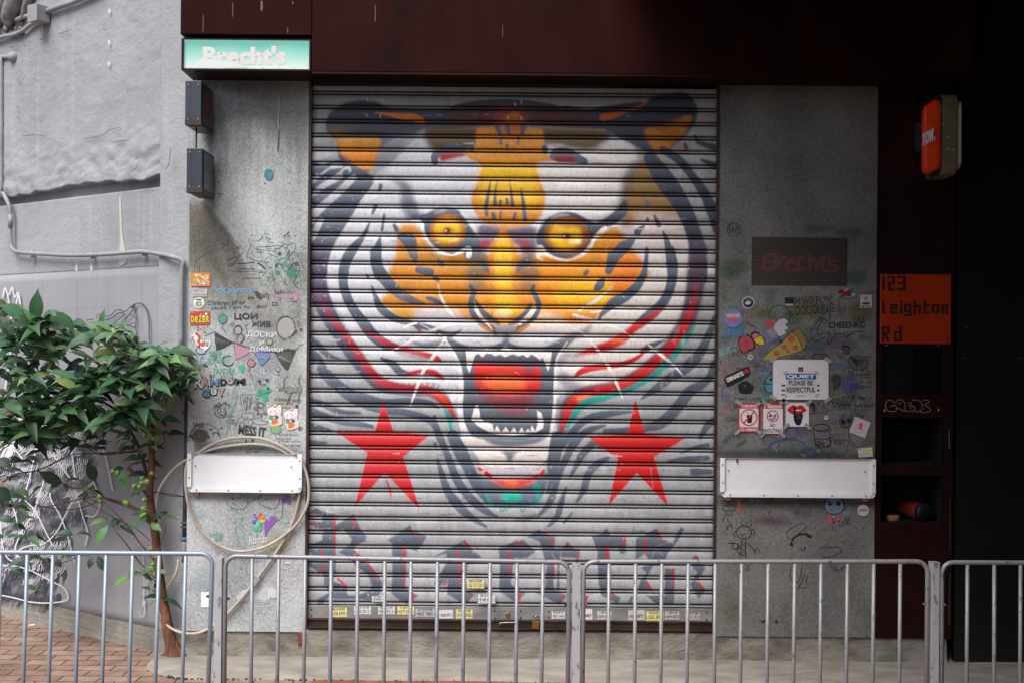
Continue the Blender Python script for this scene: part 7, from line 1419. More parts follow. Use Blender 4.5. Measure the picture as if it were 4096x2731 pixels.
for x, y in ((1640, 1110), (1760, 1110)): dr.ell(*Bp(B3, [(x, y)])[0], 10, 9, (26, 28, 34))
dr.ell(*Bp(B3, [(1650, 1100)])[0], 3, 3, (140, 160, 170)); RL(B3, [(1640, 1180), (1660, 1210), (1700, 1215)], 2); RF(B3, [(1610, 1290), (1650, 1275), (1690, 1380), (1630, 1380)], (196, 84, 90)); RF(B3, [(1720, 1310), (1780, 1285), (1760, 1350), (1710, 1370)], (196, 84, 90)); RL(B3, [(1660, 1280), (1690, 1390), (1720, 1300)], 2); dr.ell(*Bp(B3, [(1690, 1300)])[0], 5, 5, (110, 170, 200))
RF(B3, [(1820, 1230), (1870, 1210), (1940, 1225), (1890, 1280), (1840, 1275)], (90, 140, 156)); RL(B3, [(1870, 1280), (1865, 1340), (1820, 1380), (1790, 1440), (1760, 1350)], 2); RL(B3, [(1870, 1340), (1920, 1330), (1870, 1380), (1920, 1390), (1820, 1410)], 2); RL(B3, [(1350, 1080), (1400, 1070), (1420, 1110)], 2); RL(B3, [(1420, 1080), (1500, 1090), (1550, 1095)], 2); RL(B3, [(760, 1085), (820, 1040), (830, 1060), (765, 1088)], 2)
for i in range(190):
    x, y = 2880+rd.random()*600, 1180+rd.random()*1320
    if y > 2060 and rd.random() < .4: continue
    c = rd.choice([(150, 150, 150), (150, 150, 150), (104, 150, 130), (120, 100, 150), (100, 140, 160), (80, 80, 82)])
    dr.line([(x, y), (x+rd.gauss(0, 9), y+rd.gauss(0, 9)), (x+rd.gauss(0, 14), y+rd.gauss(0, 14)), (x+rd.gauss(0, 14), y+rd.gauss(0, 14))], 1.1+rd.random(), c, 3)
dr.build('doodles', RP)

# ---------------------------------------------------------------- stickers, one object each
def sticker(pts, base, label, fn=None, name='sticker', off=.0042, pl=FAC, sm=False, cat='sticker', group=None, edge=None):
    ik = Ink(pl, off)
    if edge: ik.fill(pts, edge, sm); c = (sum(p[0] for p in pts)/len(pts), sum(p[1] for p in pts)/len(pts)); pts = [(c[0]+(x-c[0])*.955, c[1]+(y-c[1])*.93) for x, y in pts]
    ik.fill(pts, base, sm)
    if fn: fn(ik)
    o = ik.build(name, None, M_PAPER); tag(o, label, cat, group); return o
def circ(cx, cy, r_, n=24): return [(cx+r_*math.cos(2*math.pi*i/n), cy+r_*math.sin(2*math.pi*i/n)) for i in range(n)]
def rct(x0, y0, x1, y1, rot=0.0, s=0):
    cx, cy = (x0+x1)/2, (y0+y1)/2; c, q = math.cos(rot), math.sin(rot)
    return [(cx+(x-cx)*c-(y-cy)*q, cy+(x-cx)*q+(y-cy)*c) for x, y in ((x0, y0), (x1, y0), (x1, y1), (x0, y1))]
def burner(seed, x0, y0, x1, y1, pal, n=26):
    def f(ik):
        q = random.Random(seed)
        for i in range(n):
            x, y = x0+4+q.random()*(x1-x0-14), y0+4+q.random()*(y1-y0-14); ik.fill([(x, y), (x+4+q.random()*6, y+q.random()*3), (x+3+q.random()*6, y+5+q.random()*4), (x+q.random()*3, y+6)], q.choice(pal), False)
    return f
def f1(ik): burner(3, 763, 1092, 841, 1145, [(236, 170, 50), (170, 170, 60), (224, 120, 50), (50, 44, 40), (240, 240, 236), (206, 200, 70)], 60)(ik); [ik.ell(x, 1130, 5, 3.4, (110, 180, 216)) for x in (774, 790, 806, 822)]; ik.line([(792, 1094), (812, 1112), (836, 1130)], 2, (240, 236, 230), 0); ik.line([(764, 1140), (838, 1133)], 2, (240, 236, 230), 0)
sticker(rct(763, 1092, 841, 1146), (222, 128, 60), 'small orange and yellow graffiti-style sticker on the left panel, highest of the stickers', f1)
def f2(ik):
    burner(5, 760, 1250, 838, 1298, [(214, 196, 60), (196, 176, 50)], 6)(ik)
    for i, ch in enumerate('DEZER'): ik.text(ch, 762+i*15, 1261+(i % 2)*3, 779+i*15, 1292, (60, 50, 30), .12); ik.text(ch, 764+i*15, 1263+(i % 2)*3, 777+i*15, 1290, (222, 204, 60), .05)
    ik.ell(824, 1256, 5, 5, (240, 240, 236)); ik.ell(815, 1266, 4, 4, (240, 240, 236)); ik.text('STK', 762, 1248, 774, 1252, (240, 220, 210))
sticker(rct(760, 1246, 839, 1300), (206, 66, 44), 'red and yellow lettering sticker with bubble letters on the left panel', f2)
def f3(ik): ik.rect(784, 1197, 806, 1202, (34, 34, 34)); ik.ring(796, 1217, 12, 11, 1.6, (60, 60, 60)); ik.text('SICK', 785, 1209, 806, 1225, (40, 40, 40), .03)
sticker(circ(796, 1212, 22), (226, 236, 206), 'pale green round sticker with a dark bar, near the panel\'s left edge', f3)
def f4(ik): ik.text('MENTAL', 774, 1160, 816, 1168, (50, 46, 48)); ik.text('MIXED DEEDS', 774, 1175, 828, 1184, (60, 46, 50))
sticker(rct(770, 1156, 829, 1187), (196, 192, 196), 'small grey hand-lettered paper label above the pale green round sticker', f4)
fx = [(765, 1339), (772, 1338), (776, 1332), (784, 1327), (795, 1332), (802, 1345), (816, 1345), (817, 1354), (815, 1364), (828, 1361), (842, 1364), (840, 1380), (828, 1396), (815, 1401), (800, 1394), (786, 1376), (780, 1362), (770, 1352)]
def f5(ik):
    ik.fill([(778, 1334), (788, 1330), (798, 1340), (804, 1352), (800, 1366), (806, 1378), (796, 1378), (786, 1362), (790, 1350)], (206, 66, 40)); ik.fill([(803, 1347), (814, 1347), (812, 1362), (804, 1360)], (130, 190, 176)); ik.fill([(806, 1368), (838, 1366), (832, 1380), (812, 1386)], (130, 190, 176)); ik.fill([(800, 1372), (822, 1366), (816, 1382), (806, 1386)], (214, 96, 44))
    ik.ell(773, 1350, 4, 4, (206, 66, 40)); ik.ell(830, 1380, 4, 5, (206, 66, 40)); ik.ell(798, 1383, 3, 5, (40, 34, 34)); ik.line([(790, 1378), (800, 1392), (816, 1396)], 3, (150, 40, 34)); ik.line([(784, 1340), (792, 1352), (789, 1364)], 2, (240, 240, 236))
sticker(fx, (236, 234, 230), 'red, white and mint abstract cut-out sticker, lowest above the lettering', f5, sm=True)
def cat(cx, cy, dx):
    def f(ik):
        x, y = cx, cy
        ik.fill([(x-22, y-30), (x-20, y-14), (x-8, y-20)], (206, 44, 50), False); ik.fill([(x+6, y-32), (x+14, y-16), (x-1, y-20)], (206, 44, 50), False)
        ik.fill([(x-20, y-20), (x, y-24), (x+16, y-18), (x+18, y-2), (x+6, y+8), (x-12, y+8), (x-20, y-4)], (238, 236, 240)); ik.line([(x-16, y+8), (x, y+11), (x+14, y+4)], 4, (200, 50, 60)); ik.ell(x-9, y-8, 3.4, 2, (110, 110, 140)); ik.ell(x+7, y-10, 3.4, 2, (110, 110, 140))
        ik.ell(x-12, y-1, 4, 3, (224, 170, 200)); ik.ell(x+11, y-3, 4, 3, (224, 170, 200)); ik.ell(x-1, y-2, 1.6, 1.2, (220, 90, 110)); ik.fill([(x-16, y+12), (x-4, y+12), (x+2, y+24), (x-12, y+26)], (60, 160, 140)); ik.ell(x+14, y+16, 8, 7, (46, 110, 96))
        ik.fill([(x-4, y+24), (x+12, y+22), (x+20, y+34), (x+8, y+44), (x-6, y+42)], (226, 120, 60)); ik.fill([(x+18, y-30), (x+28, y-30), (x+28, y-8), (x+20, y-6)], (244, 242, 246)); ik.line([(x+20, y-26), (x+27, y-26)], 3, (224, 60, 70), 0); ik.ell(x+24, y-14, 3, 3, (210, 180, 90))
        for q in (-12, -6, 26): ik.line([(x+q, y+40), (x+q+1, y+46)], 1.2, (220, 110, 110), 0)
    return f
def catshape(x, y): return [(x-24, y-34), (x-17, y-30), (x-8, y-26), (x+8, y-37), (x+14, y-26), (x+22, y-34), (x+31, y-32), (x+33, y-10), (x+30, y+6), (x+36, y+20), (x+36, y+38), (x+28, y+46), (x-4, y+52), (x-14, y+44), (x-18, y+24), (x-18, y+10), (x-24, y-4)]
for cx, cy, lb in ((1093, 1652, 'left one of two waving lucky cat stickers with yellow outlines'), (1159, 1666, 'right one of two waving lucky cat stickers, beside the shutter edge')):
    sticker(catshape(cx, cy), (216, 212, 228), lb, cat(cx, cy, 0), sm=True, edge=(236, 200, 96), group='lucky cat stickers')
sticker(rct(804, 2366, 838, 2427, 0), (236, 240, 240), 'blank white rectangular sticker low on the left panel beside the fence post')
sticker(rct(748, 1766, 776, 1811, 0), (206, 204, 210), 'narrow whitish hand-lettered label just above the left white plate', lambda ik: [ik.text(t, 751, 1770+i*10, 773, 1777+i*10, (110, 108, 112)) for i, t in enumerate(('DIG', 'MOM', 'ABC', 'IT?'))])
# right panel
def g1(ik): ik.ell(2993, 1211, 21, 21, (28, 38, 62)); ik.text('ALTO', 2980, 1193, 3006, 1199, (190, 196, 206)); ik.fill([(2980, 1214), (2992, 1206), (3004, 1210), (3000, 1216), (2988, 1220)], (206, 206, 206)); ik.line([(2979, 1211), (2990, 1204), (3008, 1203)], 1.6, (150, 160, 176))
sticker(circ(2993, 1211, 25), (190, 190, 192), 'navy round sticker with a pale rim under the grille', g1)
def g2(ik): ik.text('GOOD KID', 2906, 1256, 2960, 1270, (226, 190, 60), .06); ik.text('BAD', 2911, 1272, 2954, 1284, (220, 84, 60), .08); ik.text('STUDENT', 2909, 1284, 2954, 1291, (206, 70, 60), .05)
sticker(circ(2933, 1274, 37), (112, 128, 196), 'large periwinkle blue round sticker with yellow and red capitals', g2)
sticker(rct(3139, 1190, 3175, 1225), (24, 44, 56), 'small dark teal square sticker with a white strip, left of the doodled words', lambda ik: (ik.rect(3141, 1216, 3173, 1224, (176, 180, 180)), ik.line([(3148, 1196), (3147, 1208), (3156, 1210)], 2, (14, 24, 32))))
def g3(ik):
    ik.ell(3464, 1215, 17, 5, (40, 92, 60)); ik.line([(3465, 1212), (3464, 1196)], 1.6, (90, 80, 70), 0)
    for a in range(8): ik.line([(3463, 1195), (3463+9*math.cos(a*.8), 1193+9*math.sin(a*.8))], 1.8, (40, 44, 60), 0)
    ik.text('MR KOO', 3445, 1223, 3484, 1230, (40, 40, 46), .05); ik.rect(3470, 1202, 3474, 1206, (200, 120, 110))
sticker(rct(3441, 1180, 3488, 1232, .01), (206, 202, 198), 'white upright rectangular sticker with a palm tree at the panel\'s right edge', g3)
sh = [(3344, 1186), (3348, 1166), (3360, 1158), (3376, 1158), (3381, 1147), (3392, 1160), (3402, 1146), (3410, 1142), (3420, 1152), (3426, 1172), (3420, 1186), (3400, 1194), (3380, 1192), (3360, 1194), (3346, 1192)]
sticker(sh, (110, 150, 140), 'glossy red and mint cut-out sticker at the lower right corner of the grille', lambda ik: (ik.fill([(3350, 1166), (3370, 1158), (3378, 1168), (3396, 1160), (3406, 1160), (3404, 1184), (3380, 1184), (3372, 1190), (3354, 1188), (3372, 1176), (3356, 1176)], (140, 34, 26)), ik.fill([(3384, 1150), (3392, 1160), (3382, 1166)], (150, 190, 180)), ik.ell(3413, 1178, 7, 6, (160, 190, 190)), ik.fill([(3402, 1160), (3408, 1150), (3418, 1160), (3420, 1176), (3408, 1168)], (90, 110, 104))), sm=True)
sticker(circ(3002, 1427, 11)+[], (196, 194, 184), 'tiny round whitish sticker beneath the red bubble doodle', lambda ik: ik.text('GRE', 2995, 1422, 3010, 1432, (50, 50, 50), .03))
th_ = -.50
def g4(ik):
    cx, cy = 2951, 1505; c, s_ = math.cos(-.42), math.sin(-.42)
    ik.text('DISHARTE', 2904, 1496, 2976, 1514, (226, 224, 222), .05, -.42); ik.text('HK', 2974, 1474, 2998, 1492, (206, 40, 34), .05, -.42)
sticker([(2895, 1513), (2905, 1502), (2985, 1466), (2996, 1466), (3002, 1488), (2996, 1500), (2912, 1546), (2905, 1540)], (26, 24, 30), 'slanted black sticker with white and red condensed capitals near the shutter edge', g4)
def g5(ik):
    for a in range(5): ik.line([(3442, 1690), (3442+12*math.cos(-1.57+a*1.257), 1705+14*math.sin(-1.57+a*1.257))], 4, (214, 60, 140), 0)
    ik.line([(3446, 1690), (3444, 1706), (3436, 1716)], 6, (206, 60, 140)); ik.line([(3444, 1706), (3452, 1724)], 5, (206, 60, 140))
    st_ = [(3424+8*math.cos(-1.57+i*.628)*(1 if i % 2 == 0 else .45), 1706+8*math.sin(-1.57+i*.628)*(1 if i % 2 == 0 else .45)) for i in range(11)]; ik.line(st_, 1.4, (214, 110, 160), 0); ik.text('www', 3412, 1724, 3450, 1728, (150, 110, 130), 0, .3)
sticker([(3421, 1664), (3483, 1689), (3460, 1751), (3396, 1726)], (206, 192, 200), 'tilted pinkish square sticker with a magenta star figure at the panel\'s right edge', g5)
def g6(ik): ik.fill([(3451, 1796), (3466, 1798), (3484, 1796), (3484, 1806), (3466, 1806), (3452, 1804)], (214, 196, 50)); ik.text('I', 3439, 1794, 3443, 1800, (70, 70, 60)); ik.text('MATCHMAKING', 3439, 1811, 3485, 1816, (90, 96, 90)); ik.text('HANDS', 3439, 1819, 3462, 1824, (90, 96, 90))
sticker([(3432, 1792), (3489, 1787), (3491, 1824), (3435, 1828)], (206, 206, 196), 'off-white card sticker with a yellow hand, just above the right white plate', g6)
sticker(circ(3453, 2039, 23), (206, 200, 206), 'round pinkish-white sticker with dark capitals below the right white plate', lambda ik: (ik.text('LOWECO', 3434, 2034, 3471, 2044, (60, 56, 66), .05, -.1), ik.text('BUTCHER SALOON', 3440, 2048, 3468, 2053, (150, 144, 156)), ik.ring(3453, 2036, 15, 13, 1, (170, 164, 176), 200, 340)))
sticker(circ(3305, 1669, 9), (200, 196, 186), 'tiny round cream sticker with a black dot right of the lips poster', lambda ik: ik.ell(3305, 1667, 3, 3, (40, 40, 44)))

# ---- taped notices
def tapes(pts, parent, off=.0105):
    for (x, y, a) in pts:
        m = MB(); q = rct(x-15, y-6.5, x+15, y+6.5, a); m.prism([FAC.hit(u, v, off) for u, v in q], (0, -1, 0), .0004); m.build('tape', M_TAPE, parent)
def notice(x0, y0, x1, y1, label, fn, cut=0, base=(222, 220, 226), group=None, rot=0, border=None):
    c = F((x0+x1)/2, (y0+y1)/2); root = thing('notice', (c.x, -.005, c.z), label, 'notice', group)
    ik = Ink(FAC, .0070)
    def oct_(x0, y0, x1, y1, k): return [(x0+k, y0), (x1-k, y0), (x1, y0+k), (x1, y1-k), (x1-k, y1), (x0+k, y1), (x0, y1-k), (x0, y0+k)] if k else rct(x0, y0, x1, y1)
    ik.fill(oct_(x0, y0, x1, y1, cut), border or base, False)
    fn(ik, oct_); ik.build('paper', root, M_PAPER); return root
def n1(ik, o):
    ik.rect(3193, 1467, 3213, 1486, (40, 50, 110)); ik.text('beige', 3195, 1473, 3211, 1477, (190, 190, 200)); ik.fill([(3196, 1484), (3202, 1478), (3206, 1480), (3210, 1484)], (226, 100, 50), False)
    ik.fill(o(3143, 1492, 3265, 1573, 5), (206, 210, 208), False); ik.fill([(3147, 1492), (3261, 1492), (3265, 1497), (3265, 1516), (3143, 1516), (3143, 1497)], (44, 84, 170), False)
    ik.text('QUIET', 3147, 1496, 3260, 1513, (232, 234, 238), .04); ik.text('PLEASE BE', 3155, 1520, 3252, 1540, (18, 26, 50), .03); ik.text('RESPECTFUL', 3146, 1547, 3262, 1568, (18, 26, 50), .03)
    for x0_, x1_ in ((3126, 3141), (3268, 3278)):
        for y in (1537, 1556, 1574): ik.rect(x0_, y, x1_, y+7, (30, 30, 46))
    ik.rect(3186, 1580, 3222, 1585, (170, 172, 176)); ik.line([(3146, 1575), (3264, 1580)], 1, (180, 180, 186), 0)
    for x, y in ((3141, 1490), (3268, 1490), (3141, 1580), (3268, 1580)): ik.fill(rct(x-9, y-5, x+9, y+5, .7 if (x > 3200) == (y < 1500) else -.7), (178, 176, 172), False)
r1 = notice(3092, 1438, 3314, 1597, 'large white taped notice with a blue header asking people to be quiet', n1)
tapes([(3094, 1435, -.6), (3313, 1440, .7), (3094, 1590, .6), (3311, 1598, -.6)], r1)
def n2(ik, o):
    ik.fill(o(2958, 1632, 3033, 1707, 0), (224, 222, 224), False); ik.text('WARNING!', 2963, 1616, 3029, 1628, (232, 226, 226), .03); ik.text('NO DRINKS', 2957, 1711, 3031, 1723, (232, 226, 226), .03)
    ik.fill([(2986, 1658), (3010, 1658), (3007, 1690), (2990, 1690)], (30, 30, 34), False); ik.line([(2996, 1658), (2990, 1648), (2983, 1647)], 1.6, (40, 40, 44), 0); ik.ring(2996, 1668, 32, 32, 4, (190, 30, 36)); ik.line([(2974, 1691), (3018, 1645)], 4.4, (190, 30, 36), 0, False)
r2 = notice(2953, 1611, 3039, 1727, 'red bordered notice showing a crossed-out drink cup, leftmost of the three small notices', n2, 8, border=(186, 28, 34))
tapes([(2955, 1609, .6), (3036, 1612, -.7), (2951, 1726, -.7), (3037, 1727, .7)], r2)
def n3(ik, o):
    ik.fill(o(3053, 1633, 3131, 1732, 0), (224, 222, 226), False); ik.text('Please', 3056, 1612, 3128, 1631, (236, 230, 230), .02, 0, .3)
    ik.ell(3080, 1662, 5, 5, (40, 30, 50)); ik.fill([(3080, 1668), (3090, 1676), (3098, 1666), (3100, 1670), (3090, 1682), (3078, 1674)], (40, 34, 50), False); ik.fill([(3094, 1661), (3104, 1654), (3104, 1668)], (40, 34, 50), False)
    for k_ in (5, 9): ik.ring(3103, 1661, k_, k_+2, 1, (60, 56, 70), -50, 50)
    ik.ring(3091, 1663, 22, 22, 3.2, (186, 40, 44)); ik.line([(3076, 1648), (3107, 1679)], 3.2, (186, 40, 44), 0, False); ik.text('NO', 3081, 1692, 3100, 1707, (24, 30, 50), .03); ik.text('SHOUTING', 3053, 1713, 3127, 1729, (24, 30, 50), .03); ik.rect(3058, 1732, 3120, 1735, (186, 30, 36))
r3 = notice(3051, 1609, 3133, 1735, 'notice with a cursive red header and crossed-out megaphone, middle of the three small notices', n3, 9, border=(186, 28, 34))
tapes([(3054, 1607, .6), (3130, 1604, -.7), (3052, 1736, -.7), (3130, 1738, .7)], r3)
def n4(ik, o):
    ik.fill([(3149, 1637), (3160, 1626), (3172, 1618), (3182, 1622), (3190, 1624), (3200, 1619), (3212, 1622), (3222, 1634), (3228, 1638), (3216, 1648), (3200, 1656), (3180, 1657), (3160, 1650)], (196, 30, 34)); ik.fill([(3168, 1639), (3182, 1637), (3196, 1636), (3208, 1638), (3194, 1642), (3180, 1642)], (224, 216, 218))
    ik.fill([(3174, 1630), (3178, 1625), (3183, 1630), (3184, 1652), (3206, 1650), (3212, 1662), (3208, 1680), (3204, 1692), (3196, 1700), (3184, 1696), (3176, 1680), (3174, 1660)], (24, 20, 26))
    for y in (1657, 1664, 1671): ik.line([(3188, y), (3204, y+2)], 1.4, (150, 146, 150), 3)
r4 = notice(3143, 1609, 3236, 1705, 'white notice with red lips and a black hushing finger, rightmost of the three small notices', n4, 7)
tapes([(3140, 1604, .6), (3236, 1608, -.7), (3145, 1703, -.7), (3231, 1704, .7)], r4)

# ---- perforated grille
gr = thing('speaker_grille', (F(3198, 1047).x, -.002, F(3198, 1047).z), 'dark brown perforated metal grille with faded red shop lettering on the right panel', 'grille')
ik = Ink(FAC, .0012); ik.fill([(3008, 949), (3390, 952), (3388, 1144), (3006, 1142)], (48, 34, 34), False)
ik.build('grille_plate', gr, M_PAPER)
ik = Ink(FAC, .0026); rc = (112, 46, 42); pp = lambda q: [(2860+x*kB, 880+y*kB) for x, y in q]
for q, w in (([(730, 500), (860, 500), (860, 590), (740, 590)], 9), ([(710, 500), (690, 700)], 10), ([(860, 600), (850, 690), (690, 700)], 10), ([(910, 690), (930, 560), (1010, 560)], 9), ([(1130, 610), (1040, 610), (1010, 650), (1050, 710), (1240, 710)], 9), ([(1010, 640), (1060, 570), (1130, 580)], 8),
             ([(1280, 560), (1210, 550), (1170, 620), (1200, 690), (1300, 690)], 9), ([(1355, 480), (1350, 710)], 11), ([(1350, 600), (1420, 570), (1440, 640), (1440, 710)], 9), ([(1550, 520), (1520, 620), (1560, 720), (1720, 720)], 10), ([(1430, 620), (1560, 610)], 8), ([(1750, 590), (1650, 590), (1640, 640), (1740, 660), (1740, 720)], 9), ([(1600, 520), (1640, 580)], 7)):
    ik.line(pp(q), w, rc, 4, False)
ik.build('grille_lettering', gr, M_PAPER)
m = MB(); hx, hy = 8.25, 7.3
dcol = lin((112, 106, 100))
for r_ in range(26):
    for c in range(47):
        x = 3012+c*hx+(hx/2 if r_ % 2 else 0); y = 954.5+r_*hy+.004*(x-3010)
        if x > 3387 or y > 1141: continue
        m.add([FAC.hit(x+2.3*math.cos(a*1.0472), y+2.3*math.sin(a*1.0472), .0034) for a in range(6)], [tuple(range(6))], dcol)
o = m.build('perforations', M_PAPER, gr); o['kind'] = 'stuff'

# ---- locksmith stickers on the shutter
Y_ = (226, 218, 150); W_ = (214, 214, 216)
def lock(x0, y0, x1, y1, base, num, head, label, rot=0.0, torn=False, foot='電動 安裝 維修', off=.0050, dark=(30, 30, 32), frame=True):
    def f(ik):
        w = x1-x0; h = y1-y0
        if frame:
            for q in (([(x0+1, y0+1), (x1-1, y0+1)]), ([(x0+1, y1-1), (x1-1, y1-1)]), ([(x0+1, y0), (x0+1, y1)]), ([(x1-1, y0), (x1-1, y1)])): ik.line(q, 1.1, dark, 0, False)
        ik.text(head, x0+w*.14, y0+h*.06, x1-w*.14, y0+h*.34, dark, .01, rot); ik.text(num, x0+w*.12, y0+h*.42, x1-w*.12, y0+h*.80, dark, .02, rot)
        if foot: ik.text(foot, x0+w*.12, y0+h*.86, x1-w*.1, y0+h*.95, (70, 70, 70), 0, rot)
        ik.text('安', x0+w*.03, y0+h*.5, x0+w*.1, y0+h*.62, dark); ik.text('裝', x0+w*.03, y0+h*.66, x0+w*.1, y0+h*.78, dark); ik.text('維', x1-w*.1, y0+h*.5, x1-w*.03, y0+h*.62, dark); ik.text('修', x1-w*.1, y0+h*.66, x1-w*.03, y0+h*.78, dark)
    return sticker(rct(x0, y0, x1, y1, rot), base, label, f, off=off, pl=Pl((0, .022, 0), (1, 0, 0)), group='locksmith stickers on the shutter')
lock(1866, 2315, 1938, 2353, Y_, '55131221', '豪興接閘', 'yellow locksmith sticker reading 55131221, highest on the shutter', off=.0025+.022-.005)
lock(1910, 2372, 1982, 2413, W_, '9148 6983', '誠信接閘', 'white locksmith sticker reading 9148, one slat above the bottom bar', off=.022)
lock(1487, 2382, 1530, 2404, (206, 206, 204), '2580', '拉閘', 'torn scrap of a white locksmith sticker on the lowest slat', off=.0225, foot=None, frame=False)
for a in ((1318, 2426, 1390, 2468, Y_, '5508 8393', '義興接閘', 'yellow locksmith sticker, leftmost on the bottom bar'), (1414, 2421, 1486, 2457, W_, '9602 8212', '順利拉閘', 'white locksmith sticker reading 8212, second from left on the bottom bar'), (1510, 2421, 1581, 2457, W_, '9602 8212', '興業拉閘', 'white locksmith sticker reading 8212, third from left on the bottom bar'),
          (1588, 2421, 1658, 2458, Y_, '6579 0188', '永達拉閘', 'yellow locksmith sticker reading 6579, between a white and a silver one'), (1659, 2430, 1741, 2468, (176, 178, 184), '9633 7802', '永恒捲閘', 'silver locksmith sticker reading 9633 7802'), (1756, 2437, 1812, 2472, (206, 206, 208), '9608 8971', '  ', 'plain white curling sticker reading 9608 8971 left of centre'),
          (1822, 2433, 1892, 2475, (214, 208, 150), '9148 6938', '偉業拉閘', 'pale yellow worn locksmith sticker just left of the lock plate'), (2205, 2442, 2262, 2475, W_, '9853 3468', '寶局總閘工程', 'small white sticker right of the padlock with four lines of print'), (2322, 2434, 2369, 2477, (214, 212, 210), '5040', '  ', 'white torn sticker reading 5040 right of the second fence post'),
          (2387, 2440, 2448, 2479, (196, 198, 198), '6694 6878', '三聯拉閘', 'white black-framed sticker headed with three characters, right of centre'), (2513, 2438, 2580, 2479, (186, 186, 186), '9608 8971', '  ', 'faded grey sticker reading 8971 on the right half of the bottom bar'), (2584, 2441, 2656, 2483, Y_, '5500 3892', '裕興接閘', 'yellow locksmith sticker reading 5500, rightmost yellow one'),
          (2658, 2441, 2719, 2479, (190, 186, 184), '6694 6878', '三聯拉閘', 'greyish framed sticker next to the rightmost yellow sticker'), (2738, 2444, 2803, 2481, (180, 176, 172), '6111 1711', '修捲閘', 'faded sticker reading 11711, rightmost on the bottom bar')):
    lock(*a, off=.0010, foot=None if a[6] == '  ' else '電動 安裝 維修', frame=a[6] != '  ', rot=-.03 if a[6] == '  ' else 0.0)
# padlock
pk = F(2145, 2490, -.002); pr = thing('padlock', (pk.x, pk.y, pk.z), 'brass padlock hanging from the slot in the shutter bottom bar', 'padlock')
T = Matrix.Rotation(.12, 4, 'Y'); w, h, d = .040, .044, .016
m = MB(); m.box(-w/2, w/2, -d/2, d/2, -h, 0); m.v = [tuple(T @ Vector(v)+Vector((pk.x, pk.y, pk.z+.012))) for v in m.v]; m.build('lock_body', M_BRASS, pr, bevel=.002)
m = MB(); m.tube([tuple(T @ Vector(q)+Vector((pk.x, pk.y, pk.z+.012))) for q in ((-.012, 0, -.002), (-.012, .002, .016), (-.005, .006, .027), (.005, .006, .027), (.012, .002, .016), (.012, 0, -.002))], .0026, 8, n=3); m.build('shackle', M_CHROME, pr)
s0, s1 = F(2131, 2462, .0215), F(2156, 2466, .0215); m = MB(); m.box(s0.x, s1.x, .0205, .0216, s1.z, s0.z); m.build('hasp_slot', M_BLACK, SHUT)
# ---------------------------------------------------------------- fig shrub in the corner
rp_ = random.Random(77)
base = G(700, 2622); base.y = min(base.y, .10)
plant = thing('fig_shrub', (F(697, 2620, .02).x, .02, 0), 'leafy green fig shrub with one brown stem growing from the corner by the steel panel', 'shrub')
def Q(x, y, d): return F(x, y, d)
br = MB()
br.tube([Q(700, 2632, .0), Q(686, 2580, .0), Q(664, 2470, .01), Q(650, 2390, .02), Q(640, 2310, .02), Q(628, 2200, .02), Q(614, 2080, .02), Q(600, 2000, .02), Q(600, 1930, .02), Q(607, 1840, .02), Q(606, 1740, .0), Q(606, 1660, -.03), Q(596, 1610, -.05), Q(575, 1560, -.08), Q(480, 1520, -.1)],
        [.052, .036, .030, .027, .026, .024, .023, .022, .021, .018, .017, .016, .014, .012, .008], 12, n=3)
br.tube([Q(745, 2634, -.02), Q(722, 2610, .0), Q(690, 2560, .005)], [.012, .022, .026], 9, n=2); br.tube([Q(640, 2626, -.01), Q(670, 2610, 0), Q(688, 2560, 0)], [.008, .02, .024], 9, n=2)
stem = br.build('stem', M_BARK, plant)
limbs = [([(592, 1960), (582, 1880), (560, 1800), (520, 1720), (470, 1660), (430, 1640)], .013, .10), ([(604, 1690), (540, 1660), (470, 1640), (400, 1600), (330, 1590)], .010, .05), ([(606, 1640), (640, 1560), (680, 1500), (700, 1460)], .008, -.05), ([(596, 1620), (520, 1550), (430, 1480), (330, 1410), (260, 1380), (180, 1350)], .011, -.1),
         ([(560, 1800), (480, 1810), (400, 1815), (350, 1790)], .007, .12), ([(420, 1790), (300, 1780), (190, 1760), (100, 1740), (20, 1720), (-30, 1700)], .010, .25), ([(590, 2060), (500, 2020), (440, 2000), (390, 1980), (340, 1950), (290, 1950), (250, 1930)], .006, .12), ([(590, 2050), (480, 2005), (370, 1985), (260, 2010), (170, 2025), (120, 2000)], .005, .16),
         ([(400, 2000), (300, 2035), (200, 2030), (120, 2010)], .004, .18), ([(410, 2010), (330, 1990), (440, 2060), (540, 2110), (600, 2160)], .004, .1), ([(620, 2310), (560, 2250), (510, 2180), (470, 2130), (440, 2090)], .005, .06), ([(615, 2240), (560, 2170), (500, 2090), (420, 2010), (360, 1970)], .004, .1),
         ([(630, 2330), (590, 2300), (540, 2280)], .004, .0), ([(612, 1830), (630, 1790), (660, 1765), (645, 1730)], .004, -.02), ([(255, 1830), (150, 1880), (80, 1890), (20, 1920), (-20, 1940)], .005, .35), ([(500, 1800), (420, 1810), (300, 1815), (250, 1830)], .004, .2), ([(640, 2200), (655, 2140), (665, 2100)], .003, -.02),
         ([(300, 2230), (240, 2250), (180, 2240), (130, 2230), (110, 2250)], .003, .35), ([(180, 2245), (165, 2300), (155, 2350), (150, 2370)], .003, .35), ([(360, 1350), (250, 1340), (120, 1310), (60, 1290)], .006, 0.0), ([(700, 1460), (740, 1480), (760, 1470)], .004, -.12), ([(60, 1490), (140, 1520), (200, 1540)], .006, .1)]
for pts, r_, d in limbs:
    m = MB(); m.tube([Q(x, y, d+.03*math.sin(i*1.7)) for i, (x, y) in enumerate(pts)], [r_, r_*.45], 7, n=4) if False else m.tube([Q(x, y, d+.03*math.sin(i*1.7)) for i, (x, y) in enumerate(pts)], list(np.linspace(r_, r_*.45, len(pts))), 7, n=4)
    m.build('branch', M_TWIG, plant)
